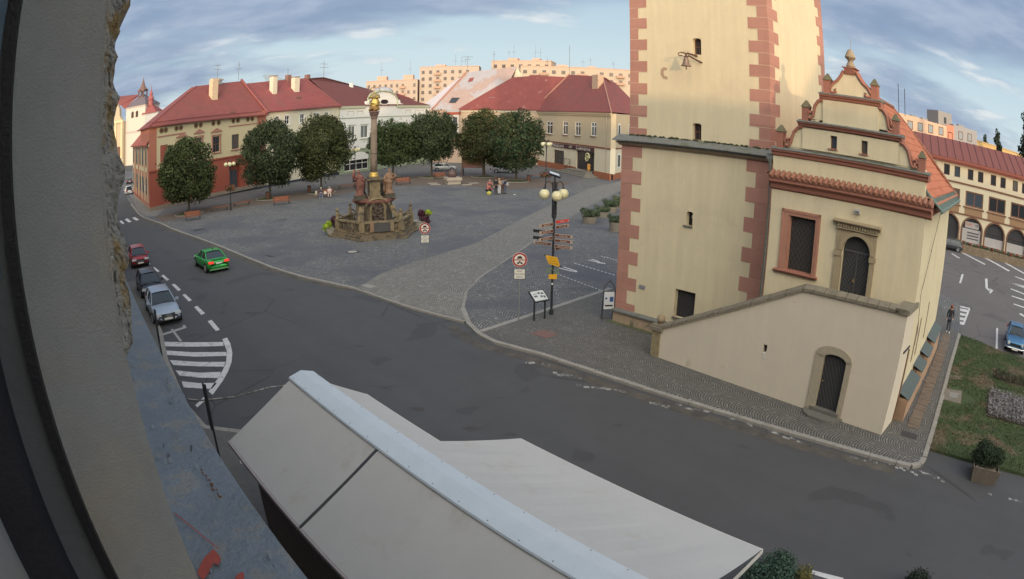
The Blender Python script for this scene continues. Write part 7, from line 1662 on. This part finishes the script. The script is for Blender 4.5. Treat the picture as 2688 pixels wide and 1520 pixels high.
# ================================================================== CARS
tyre_m = M('tyre', (.018,.018,.02), .85, .1); rim_m = M('alloy', (.42,.43,.45), .35, .1, metal=.6); chrome = M('chrome', (.5,.5,.52), .25, .05, metal=.8)
plate_m = M('number_plate', (.6,.6,.58), .5); lens_w = M('headlight_lens', (.50,.53,.55), .15, .3, 12); lens_r = M('tail_lens', (.45,.03,.02), .2, .1); lens_lit = M('lit_tail', (.6,.05,.03), .3, .1, emit=(1,.05,.04,.55))
trim_k = M('black_plastic', (.022,.022,.024), .6, .1)
def paint_m(name, col): return M(name, col, .28, .03, 1, metal=.35, spec=.6)
def car(name, label, x, y, hx, hy, paintm, L=4.5, W=1.80, H=1.43, style='sedan', lit=False, rimm=rim_m, z=-.05, belt=.92, detail=True, glassm=None):
    t = thing(name, label, 'car', (x,y,z), math.atan2(hy,hx)-PI/2)
    G_ = glassm or M('car_glass', (.03,.04,.05), .08, .1, spec=.6)
    hw = W/2
    # body loft along y: (y, half width, bottom z, shoulder z, top z)
    hood = {'sedan':.78,'wagon':.80,'hatch':.84,'vintage':.72,'suv':.9}[style]
    st = [(-L/2,.80,.42,.62,.70),(-L/2+.06,.90,.26,.80,belt-.02),(-L/2+.35,.97,.20,.86,belt+.04),(-L/4-.1,1.0,.18,.88,belt),(0,1.0,.17,.86,belt-.02),(L/4-.05,1.0,.18,.82,belt-.04),(L/2-.75,.98,.19,.74,belt-.08),(L/2-.30,.93,.22,.66,hood),(L/2-.06,.82,.28,.56,hood-.12),(L/2,.70,.40,.50,.60)]
    if style == 'vintage': st = [(-L/2,.70,.40,.55,.62),(-L/2+.08,.88,.28,.72,.84),(-L/2+.4,.96,.22,.80,.92),(-L/4,1,.20,.82,.92),(0,1,.2,.82,.90),(L/4,1,.2,.80,.88),(L/2-.7,.98,.22,.76,.86),(L/2-.25,.94,.26,.72,.84),(L/2-.05,.84,.34,.66,.76),(L/2,.70,.42,.58,.64)]
    vs = []; NC = 13
    for (yy, w_, zb, zs_, zt) in st:
        w = hw*w_
        ring = [(-w*.80,zb),(-w*.97,zb+.10),(-w*1.0,(zb+zs_)/2),(-w*.97,zs_),(-w*.88,zs_+(zt-zs_)*.75),(-w*.60,zt),(0,zt+.03),(w*.60,zt),(w*.88,zs_+(zt-zs_)*.75),(w*.97,zs_),(w*1.0,(zb+zs_)/2),(w*.97,zb+.10),(w*.80,zb)]
        vs += [(a,yy,b) for a,b in ring]
    fs = [(i*NC+k,(i+1)*NC+k,(i+1)*NC+k+1,i*NC+k+1) for i in range(len(st)-1) for k in range(NC-1)]
    fs += [(i*NC+NC-1,(i+1)*NC+NC-1,(i+1)*NC,i*NC) for i in range(len(st)-1)]+[tuple(range(NC))[::-1], tuple(range((len(st)-1)*NC, len(st)*NC))]
    mb = MB(); mb.add(vs, [f[::-1] for f in fs]); body = part(t, mb, 'body', paintm, smooth=True)
    s_ = body.modifiers.new('s','SUBSURF'); s_.levels = 1; s_.render_levels = 1
    # greenhouse
    gh = {'sedan':(-1.55,-.75,.30,1.05),'wagon':(-L/2+.22,-L/2+.66,-.02,.82),'hatch':(-L/2+.20,-L/2+.60,.30,1.10),'suv':(-L/2+.15,-L/2+.45,.35,1.1),'vintage':(-1.50,-.95,.25,.80)}[style]
    yb0, yr0, yr1, yb1 = gh; bt = belt-.03; wb = hw*.86; wr = hw*.66
    def frus(dx=0, dz=0, dy=0): return [(-wb-dx,yb0-dy,bt),(wb+dx,yb0-dy,bt),(wb+dx,yb1+dy,bt),(-wb-dx,yb1+dy,bt),(-wr-dx,yr0-dy,H-.07+dz),(wr+dx,yr0-dy,H-.07+dz),(wr+dx,yr1+dy,H-.07+dz),(-wr-dx,yr1+dy,H-.07+dz)]
    part(t, MB().add(frus(), [(0,1,5,4),(1,2,6,5),(2,3,7,6),(3,0,4,7),(4,5,6,7)]), 'windows', G_)
    # roof skin, curved
    rs_ = MB(); nx, ny = 8, 6; v2 = []
    for i in range(nx+1):
        for j in range(ny+1):
            a = -1+2*i/nx; b = j/ny; v2.append((a*(wr+.03), (yr0-.06)+(yr1-yr0+.10)*b, H-.07+.07*(1-a*a)**.7*(.55+.45*math.sin(PI*b))))
    rs_.add(v2, [(i*(ny+1)+j,(i+1)*(ny+1)+j,(i+1)*(ny+1)+j+1,i*(ny+1)+j+1) for i in range(nx) for j in range(ny)]); part(t, rs_, 'roof', paintm, smooth=True)
    pl_ = MB(); f_ = frus(.008,.0,.008)
    for a, b, r_ in ((0,4,.05),(1,5,.05),(2,6,.035),(3,7,.035)): pl_.tube([f_[a],f_[b]], r_, 5)
    for a, b in ((4,7),(5,6)): pl_.tube([f_[a],f_[b]], .035, 5)
    ym = -.15
    for sx_ in (-1,1): pl_.tube([(sx_*(wb+.005),ym,bt),(sx_*(wr+.01),ym+.02,H-.07)], .03, 5)
    if style in ('wagon','suv'):
        for sx_ in (-1,1): pl_.tube([(sx_*(wb+.005),yb0+.95,bt),(sx_*(wr+.01),yb0+.85,H-.07)], .04, 5)
    part(t, pl_, 'pillars', paintm)
    R_ = .325 if style != 'vintage' else .30
    for sx_ in (-1,1):
        for yy in (L/2-.82, -L/2+.80):
            part(t, MB().tube([(sx_*(hw-.02),yy,R_),(sx_*(hw+.004),yy,R_)], R_+.055, 20), 'wheel_arch', trim_k)
            w_ = part(t, MB().tube([(sx_*(hw-.20),yy,R_),(sx_*(hw+.012),yy,R_)], R_, 20), 'wheel', tyre_m)
            rm_ = MB(); rm_.tube([(sx_*(hw+.010),yy,R_),(sx_*(hw+.018),yy,R_)], R_*.30, 12)
            for k in range(5):
                a = 2*PI*k/5; rm_.tube([(sx_*(hw+.016),yy,R_),(sx_*(hw+.018),yy+R_*.66*math.cos(a),R_+R_*.66*math.sin(a))], .03, 4)
            rm_.tube([(sx_*(hw+.016),yy+R_*.68*math.cos(2*PI*k/16),R_+R_*.68*math.sin(2*PI*k/16)) for k in range(17)], .02, 4)
            part(w_, rm_, 'rim', rimm)
        part(t, MB().obox((sx_*(hw+.05),yb1-.30,belt+.05), (.20,.12,.13)), 'mirror', paintm if style != 'vintage' else chrome)
        if detail:
            part(t, MB().box(sx_*hw*.985-.006,sx_*hw*.985+.006,-L/2+.9,L/2-1.0,.25,.33), 'side_skirt', trim_k)
            for yy in (.05,-.62): part(t, MB().box(sx_*hw*.985-.012,sx_*hw*.985+.012,yy-.20,yy-.04,belt-.16,belt-.13), 'door_handle', paintm)
    # front and rear faces
    yf = L/2
    if style == 'vintage':
        for sx_ in (-1,1): part(t, MB().tube([(sx_*.58,yf-.14,.66),(sx_*.58,yf+.0,.66)], .105, 14), 'headlight', lens_w)
        part(t, MB().box(-.44,.44,yf-.06,yf+.01,.50,.66), 'grille', trim_k); part(t, MB().tube([(-.80,yf-.12,.40),(-.6,yf+.06,.40),(.6,yf+.06,.40),(.80,yf-.12,.40)], .05, 6), 'bumper', chrome)
        part(t, MB().box(-.26,.26,yf+.10,yf+.12,.30,.42), 'number_plate', plate_m)
    else:
        for sx_ in (-1,1):
            part(t, MB().obox((sx_*hw*.66,yf-.13,hood-.15), (.42,.20,.14), rz=-sx_*.38), 'headlight', lens_w)
            part(t, MB().obox((sx_*hw*.68,yf-.02,.34), (.30,.10,.09), rz=-sx_*.30), 'fog_grille', trim_k)
        g_ = part(t, MB().box(-.40,.40,yf-.10,yf+.025,.36,hood-.12), 'grille', trim_k)
        for z_ in (.45,.52,.59): part(g_, MB().box(-.37,.37,yf+.02,yf+.032,z_,z_+.012), 'bar', chrome)
        part(t, MB().box(-.26,.26,yf+.028,yf+.04,.38,.49), 'number_plate', plate_m)
        if style == 'wagon':
            part(g_, MB().tube([(-.42,yf+.0,.36),(-.45,yf-.02,hood-.14),(.45,yf-.02,hood-.14),(.42,yf+.0,.36),(-.42,yf,.36)], .018, 5), 'grille_rim', chrome)
            for k in range(4): part(g_, MB().tube([(-.14+.085*k+.055*math.cos(a),yf+.04,hood-.22+.055*math.sin(a)) for a in [2*PI*i/12 for i in range(13)]], .008, 4), 'ring', chrome)
    yr = -L/2
    for sx_ in (-1,1): part(t, MB().obox((sx_*hw*.68,yr+.075,belt-.13), (.42,.16,.15), rz=sx_*.22), 'taillight', lens_lit if lit else lens_r)
    part(t, MB().box(-.26,.26,yr-.025,yr+.03,belt-.26,belt-.15), 'number_plate', plate_m)
    if style == 'sedan':
        part(t, MB().box(-.72,.72,yr+.02,yr+.18,.24,.36).box(-.80,.80,yr+.05,yr+.16,.22,.28), 'bumper_trim', M('pale_green_trim', (.12,.28,.12), .5)); part(t, MB().obox((0,-.72,H+.06), (.04,.12,.09)), 'antenna_fin', trim_k)
        part(t, MB().obox((0,yr+.16,belt+.045), (1.15,.12,.03)), 'boot_lip', paintm)
    wp = MB()
    if detail and style != 'sedan':
        for x0_ in (-.45,.15): wp.tube([(x0_,yb1+.02,bt+.05),(x0_+.5,yb1-.10,bt+.13)], .012, 4)
        part(t, wp, 'wipers', trim_k)
    return t
hd_ = (.66,-.755)
silver = paint_m('silver_paint', (.36,.42,.50)); blackp = paint_m('black_paint', (.03,.034,.045)); redp_ = paint_m('red_paint', (.36,.03,.035)); greenp = paint_m('green_paint', (.035,.36,.07)); bluep = paint_m('vintage_blue', (.06,.17,.33)); whitep = paint_m('white_car_paint', (.6,.6,.6)); greyp = paint_m('dark_grey_paint', (.05,.055,.065))
car('parked_car', 'silver estate car parked facing the camera behind the hatched marking', -19.85, 30.25, *hd_, silver, 4.7, 1.83, 1.45, 'wagon')
car('parked_car', 'black hatchback parked close behind the silver estate car', -23.75, 34.75, *hd_, blackp, 4.0, 1.72, 1.48, 'hatch')
car('parked_car', 'dark red hatchback half hidden by the broken plaster edge', -30.5, 43.2, *hd_, redp_, 4.0, 1.70, 1.46, 'hatch')
car('moving_car', 'bright green saloon driving away up the street with brake lights on', -22.15, 41.9, -.70, .71, greenp, 4.5, 1.86, 1.42, 'sedan', lit=True, rimm=M('grey_rim', (.30,.33,.30), .4, metal=.5))
car('parked_car', 'small blue vintage saloon at the edge of the lawn', 31.15, 25.3, -.72, -.69, bluep, 4.0, 1.62, 1.40, 'vintage', z=-.04)
car('parked_car', 'dark car just showing past the far end of the chapel', 51.5, 58.0, -.80, .60, greyp, 4.3, 1.8, 1.45, 'hatch', z=-.04, detail=False)
car('parked_car', 'dark blue car peeping out from behind the tower corner', 11.6, 45.6, -.68, -.72, paint_m('navy_paint', (.03,.05,.09)), 4.2, 1.7, 1.45, 'hatch', z=.05, detail=False)
car('parked_car', 'white car half hidden behind the trees on the back street', -12.5, 117.0, .9, .2, whitep, 4.3, 1.75, 1.45, 'hatch', z=.06, detail=False)
car('parked_car', 'silver car showing low between the last tree trunks', -1.5, 113.5, .9, -.3, paint_m('pale_silver', (.5,.52,.55)), 4.3, 1.75, 1.45, 'hatch', z=.06, detail=False)
car('parked_car', 'white van-like car with its tail towards us in the narrow street', -73.5, 102.0, -.65, .76, whitep, 4.2, 1.75, 1.7, 'suv', detail=False)
car('parked_car', 'dark car further down the narrow street near the church', -92.0, 128.0, -.65, .76, greyp, 4.3, 1.8, 1.45, 'hatch', detail=False)

# ================================================================== PEOPLE
skin = M('skin', (.42,.25,.18), .6, .05); 
def skinmesh(root, verts, edges, name, mat, label=None):
    """one continuous skinned surface along a skeleton"""
    me = bpy.data.meshes.new(name); me.from_pydata([v[:3] for v in verts], edges, []); me.materials.append(mat); me.update()
    o = bpy.data.objects.new(name, me); C.objects.link(o); o.parent = root
    md = o.modifiers.new('skin', 'SKIN'); md.use_smooth_shade = True
    if not me.skin_vertices: pass
    lay = me.skin_vertices[0].data
    for i, v in enumerate(verts): lay[i].radius = (v[3], v[4] if len(v) > 4 else v[3])
    lay[0].use_root = True
    s = o.modifiers.new('sub', 'SUBSURF'); s.levels = 1; s.render_levels = 1
    if label: o['label'] = label
    return o
def person(x, y, rz, label, P, top, bottom, hair, shoes, z=.05, group=None, long_coat=False, hairlen=0, sleeves=True):
    """P: joints in metres: pelvis, chest, neck, head, l/r shoulder, elbow, hand, hip, knee, ankle, toe (x right, y front, z up)"""
    t = thing('person', label, 'person', (x,y,z), rz, group)
    g = lambda k: Vector(P[k])
    pel, ch_, nk, hd = g('pelvis'), g('chest'), g('neck'), g('head')
    V = [(*pel,.105,.085),(*pel.lerp(ch_,.5),.115,.085),(*ch_,.135,.09),(*nk,.055),(*nk.lerp(hd,.5),.07,.075),(*hd,.088,.10),(*(hd+(hd-nk).normalized()*.085),.06,.07)]
    E = [(0,1),(1,2),(2,3),(3,4),(4,5),(5,6)]
    fwd = Vector(P.get('face', (0,1,0)))
    for s_ in 'lr':
        i = len(V); V += [(*g(s_+'sh'),.055),(*g(s_+'el'),.042),(*g(s_+'ha'),.028)]; E += [(2,i),(i,i+1),(i+1,i+2)]
        d = (g(s_+'ha')-g(s_+'el')).normalized(); sd_ = d.cross(Vector((0,0,1))); sd_ = sd_.normalized() if sd_.length > .1 else Vector((0,1,0)); up_ = sd_.cross(d)
        k = len(V); V.append((*(g(s_+'ha')+d*.07),.030,.018)); E.append((i+2,k))
        for f in range(4): q = k+1+f*2; base = g(s_+'ha')+d*.10+sd_*(.032-.021*f); V += [(*base,.009),(*(base+d*(.055-.006*abs(f-1.2))+up_*.012),.007)]; E += [(k,q),(q,q+1)]
        q = len(V); V.append((*(g(s_+'ha')+d*.065+sd_*.05),.009)); E.append((i+2,q))
        i = len(V); V += [(*g(s_+'hip'),.085),(*g(s_+'kn'),.058),(*g(s_+'an'),.038),(*g(s_+'to'),.032)]; E += [(0,i),(i,i+1),(i+1,i+2),(i+2,i+3)]
    skinmesh(t, V, E, 'body', skin)
    V = [(*pel.lerp(ch_,-.05),.145,.115),(*pel.lerp(ch_,.5),.15,.12),(*ch_,.175,.125),(*nk.lerp(ch_,.45),.10,.09)]; E = [(0,1),(1,2),(2,3)]
    for s_ in 'lr': i = len(V); V += [(*g(s_+'sh'),.078),(*g(s_+'el'),.060),(*g(s_+'el').lerp(g(s_+'ha'),.88 if sleeves else .1),.045)]; E += [(2,i),(i,i+1),(i+1,i+2)]
    if long_coat: i = len(V); V += [(*pel.lerp(g('lkn').lerp(g('rkn'),.5),.75),.19,.14)]; E += [(0,i)]
    skinmesh(t, V, E, 'coat' if long_coat else 'top', top)
    V = [(*pel,.150,.12)]; E = []
    for s_ in 'lr': i = len(V); V += [(*g(s_+'hip'),.105),(*g(s_+'kn'),.075),(*g(s_+'an'),.055)]; E += [(0,i),(i,i+1),(i+1,i+2)]
    skinmesh(t, V, E, 'trousers', bottom)
    for s_ in 'lr':
        a, b_ = g(s_+'an'), g(s_+'to'); part(t, MB().tube([tuple(a+(a-b_)*.25-Vector((0,0,.03))), tuple(a-Vector((0,0,.03))), tuple(b_)], [.045,.055,.04], 8), 'shoe', shoes, smooth=True)
    upd = (hd-nk).normalized(); hb_ = MB(); c = hd+upd*.035-fwd*.025; hb_.ball(tuple(c), .112, 12, 9, (1,1.05,1.02))
    if hairlen: hb_.tube([tuple(c-fwd*.03), tuple(c-fwd*.09-upd*hairlen*.5), tuple(c-fwd*.10-upd*hairlen)], [.10,.10,.07], 8)
    part(t, hb_, 'hair', hair, smooth=True)
    fc = MB(); fp = hd+fwd*.085; fc.ball(tuple(fp-upd*.01), .02, 6, 5); part(t, fc, 'nose', skin, smooth=True)
    sd2 = fwd.cross(upd).normalized(); ey = MB(); 
    for q in (-1,1): part(t, MB().ball(tuple(hd+fwd*.078+sd2*.033*q+upd*.018), .010, 6, 4), 'eye', M('eye_dark', (.02,.015,.012), .4))
    part(t, MB().ball(tuple(hd+fwd*.080-upd*.045), .017, 6, 4, (1.3,.6,.4)), 'mouth', M('lip', (.35,.12,.10), .6))
    if group == 'people gathered on the square': t.scale = (1.18,1.18,1.2)
    return t
def stand(h=1.72, step=.0, arm=.10, turn=0, bend=0.0, face=(0,1,0)):
    k = h/1.72; b = bend
    P = dict(pelvis=(0,0,.95*k), chest=(0,.35*b,(1.32-.18*b)*k), neck=(0,.46*b,(1.49-.22*b)*k), head=(0,.03+.56*b,(1.60-.26*b)*k), lsh=(-.18,.33*b,(1.40-.2*b)*k), rsh=(.18,.33*b,(1.40-.2*b)*k),
        lel=(-.25,.28*b+.02,(1.13-.15*b)*k), rel=(.25,.28*b+.02,(1.13-.15*b)*k), lha=(-.24+arm*.8,.12+.4*b+arm,(.90+arm*1.2-.15*b)*k), rha=(.24,.10+.4*b,(.88-.15*b)*k),
        lhip=(-.09,0,.90*k), rhip=(.09,0,.90*k), lkn=(-.10,.03+step*.5,.50*k), rkn=(.10,.03-step*.3,.50*k), lan=(-.10,step*.6,.09*k), ran=(.10,-step*.6,.09*k), lto=(-.11,step*.6+.15,.035), rto=(.11,-step*.6+.15,.035), face=face)
    return P
def sit():
    return dict(pelvis=(0,0,.58), chest=(0,-.06,.96), neck=(0,-.05,1.12), head=(0,-.01,1.24), lsh=(-.18,-.06,1.04), rsh=(.18,-.06,1.04), lel=(-.24,.02,.80), rel=(.24,.02,.80), lha=(-.12,.25,.68), rha=(.12,.27,.68),
        lhip=(-.10,.05,.54), rhip=(.10,.05,.54), lkn=(-.15,.45,.52), rkn=(.15,.45,.52), lan=(-.16,.55,.09), ran=(.16,.52,.09), lto=(-.17,.70,.04), rto=(.17,.67,.04))
def crouch():
    return dict(pelvis=(0,0,.42), chest=(0,.25,.74), neck=(0,.36,.86), head=(0,.44,.94), lsh=(-.18,.25,.80), rsh=(.18,.25,.80), lel=(-.22,.42,.58), rel=(.22,.42,.58), lha=(-.12,.60,.42), rha=(.12,.62,.40),
        lhip=(-.10,.03,.40), rhip=(.10,.03,.40), lkn=(-.16,.42,.50), rkn=(.16,.42,.50), lan=(-.15,.15,.09), ran=(.15,.15,.09), lto=(-.16,.32,.04), rto=(.16,.32,.04))
CL = lambda n, c: M('cloth_'+n, c, .85, .12, 6)
sbx, sby, _ = sb_.location; sa = sb_.rotation_euler.z; cs_, sn_ = math.cos(sa), math.sin(sa)
person(sbx-.58*cs_, sby-.58*sn_-.02, sa+PI, 'seated person in dark jacket, jeans and pale cap on the left of the bench', sit(), CL('dark_jacket', (.05,.055,.07)), CL('jeans', (.07,.12,.24)), CL('pale_cap', (.42,.38,.32)), CL('white_shoe', (.5,.5,.5)), group='two people seated on the bench')
person(sbx+.55*cs_, sby+.55*sn_-.02, sa+PI, 'seated grey-haired person in pale pink shirt and beige trousers on the right of the bench', sit(), CL('pink_shirt', (.55,.42,.40)), CL('beige', (.46,.38,.31)), CL('grey_hair', (.35,.33,.31)), CL('dark_shoe', (.05,.05,.05)), group='two people seated on the bench')
tag(MB().obox((0,0,.12), (.36,.22,.24), .3).ball((0,0,.26), .12, 8, 6, (1.3,.8,.5)).make('handbag', CL('pale_bag', (.55,.50,.44)), loc=(sbx-.02,sby-.05,.53)), 'pale bag on the bench between the two seated people', 'bag')
tag(MB().ball((0,0,.30), .2, 8, 6, (.8,.9,1.4)).obox((0,0,.1),(.2,.2,.2)).make('backpack', CL('cream_bag', (.42,.40,.34)), loc=(sbx-1.25,sby-.15,.42)), 'cream rucksack beside the person in the dark jacket', 'bag')
gp = 'people gathered on the square'
dk_ = CL('black', (.025,.025,.03)); bl = CL('blond_hair', (.42,.30,.16)); br_ = CL('brown_hair', (.09,.05,.03)); shd = CL('dark_shoe', (.05,.05,.05))
person(-3.35,82.3,-1.2,'crouching person in pink top bending over the yellow bag', crouch(), CL('coral_top', (.48,.14,.13)), dk_, br_, shd, group=gp)
person(-3.0,83.1,PI,'person with pale hair standing behind the crouching one', stand(1.60,bend=.5), CL('coral_shirt', (.5,.20,.17)), CL('grey_trousers', (.12,.12,.13)), CL('ash_hair', (.34,.31,.25)), shd, group=gp)
person(-2.2,81.7,PI+.5,'tall person in dark coat and dark trousers at the front of the group', stand(1.78,.05), dk_, dk_, br_, shd, group=gp)
person(-1.80,82.0,PI-.3,'blond person in white trousers beside the dark-coated one', stand(1.70,.04,arm=.16), CL('tan_top', (.40,.27,.18)), CL('white_trousers', (.60,.60,.60)), bl, shd, group=gp, hairlen=.22)
pk = person(-1.05,82.5,1.2,'person in dark jacket carrying a black and white backpack', stand(1.72,.06), CL('navy', (.035,.045,.075)), CL('denim_grey', (.09,.11,.15)), CL('dark_hair', (.04,.03,.025)), shd, group=gp)
tag(MB().ball((0,0,0), .22, 10, 8, (.8,.6,1.15)).obox((.0,.02,.0),(.16,.30,.26)).make('backpack', CL('bw_pack', (.32,.32,.33)), loc=(-.78,82.38,1.30)), 'black and white backpack worn by the person at the right of the group', 'bag')
person(-1.35,83.0,PI+.2,'person in grey top at the back of the group', stand(1.66), CL('grey_top', (.22,.23,.26)), CL('brown_trousers', (.16,.08,.06)), CL('auburn', (.16,.06,.03)), shd, group=gp)
tag(MB().ball((0,0,.22), .28, 10, 8, (1.1,.8,.95)).tube([(-.1,0,.42),(0,0,.55),(.1,0,.42)], .02, 5).make('bag', CL('yellow_bag', (.40,.37,.08)), loc=(-3.05,81.35,.05)), 'bright yellow bag standing on the paving by the crouching person', 'bag')
tag(MB().ball((0,0,.05), .1, 8, 5, (1.6,1,.5)).make('pigeon', CL('pigeon_white', (.6,.6,.6)), loc=(.15,81.6,.05)), 'small white bird on the paving right of the group', 'bird')
person(26.25,28.25,PI*.75,'woman with long red hair and dark knee-length coat walking behind the chapel', stand(1.72,.10,arm=.05), CL('woman_coat', (.035,.035,.04)), CL('dark_jeans', (.07,.08,.11)), CL('red_hair', (.22,.07,.04)), CL('white_shoe', (.5,.5,.5)), long_coat=True, hairlen=.30)

# ================================================================== THINGS BY THE CAMERA HOUSE
def fence_panel(x, y, rz, h, label):
    t = thing('banner_post', label, 'post', (x,y,.05), rz, 'dark posts along the near pavement')
    part(t, MB().tube([(0,0,0),(0,0,h)], .035, 6), 'post', black_metal)
    part(t, MB().box(-.02,.34,-.02,.02,h-1.5,h-.05), 'furled_banner', M('banner_dark', (.035,.037,.042), .7)); return t
fence_panel(-8.3,14.35,2.3,3.25,'tall dark post with a narrow furled banner beside the awning'); fence_panel(-14.6,21.6,2.3,3.0,'slim dark post with two pale stripes below the silver car')
wp = G(652,1246,.05); tag(MB().obox((0,0,.45), (.35,.05,.5), .5, -.3).make('menu_card', M('menu_white', (.5,.5,.5), .7), loc=(wp[0],wp[1],.3)), 'small white card poking out under the awning edge', 'card')
t = thing('terrace_chair', 'grey chair in the gloom below the awning eave', 'chair', (*H(-8.2,3.1),.14), U0)
part(t, MB().box(-.22,.22,-.22,.22,.42,.46), 'seat', M('chair_grey', (.12,.12,.13), .6)); part(t, MB().box(-.22,.22,.18,.22,.46,.92), 'backrest', M('chair_grey', (.12,.12,.13), .6))
for a in (-.19,.19):
    for b_ in (-.19,.19): part(t, MB().tube([(a,b_,0),(a,b_,.42)], .015, 5), 'leg', black_metal)

# ------------------------------------------------------------------ separate pieces become parts of their own
def split_pieces(o, newname):
    me = o.data; n = len(me.vertices); par = list(range(n))
    def f(a):
        while par[a] != a: par[a] = par[par[a]]; a = par[a]
        return a
    for p in me.polygons:
        v = list(p.vertices)
        for q in v[1:]: par[f(q)] = f(v[0])
    comps = {}
    for p in me.polygons: comps.setdefault(f(p.vertices[0]), []).append(p)
    if len(comps) < 2: o.name = newname; return
    sm = me.polygons[0].use_smooth
    for i, ps in enumerate(comps.values()):
        idx = sorted({v for p in ps for v in p.vertices}); mp = {v: k for k, v in enumerate(idx)}
        m2 = bpy.data.meshes.new(newname); m2.from_pydata([me.vertices[v].co[:] for v in idx], [], [[mp[v] for v in p.vertices] for p in ps])
        for mm in me.materials: m2.materials.append(mm)
        if sm: m2.polygons.foreach_set('use_smooth', [True]*len(m2.polygons))
        c = bpy.data.objects.new(newname, m2); C.objects.link(c); c.parent = o.parent; c.location = o.location; c.rotation_euler = o.rotation_euler
    for ch in KIDS(o): ch.parent = c
    bpy.data.objects.remove(o)
SPL = {'hip_ridges':'hip_ridge','bay_trim':'bay_trim','cornice':'cornice','roof_edges':'roof_edge','rail':'rail','yellow_sign':'yellow_sign','plinth_recess':'plinth_recess','corner_pilaster':'corner_pilaster','panel_frames':'panel_frame','sill':'sill','pale_strips':'pale_strip','roof_units':'roof_unit','lightning_rods':'lightning_rod','pilasters':'pilaster','scrolls':'scroll','arrow_tip':'arrow_tip','green_trail_sign':'trail_sign','pictures':'picture','wipers':'wiper','string_course':'string_course','side_bracket':'bracket','red_paint_mark':'red_paint_mark','front_bar':'front_bar','valance_bar':'valance_bar','flashing':'flashing','gate_post':'gate_post'}
for o in [o for o in list(C.objects) if o.type == 'MESH' and o.parent and o.name.split('.')[0] in SPL]:
    split_pieces(o, SPL[o.name.split('.')[0]])
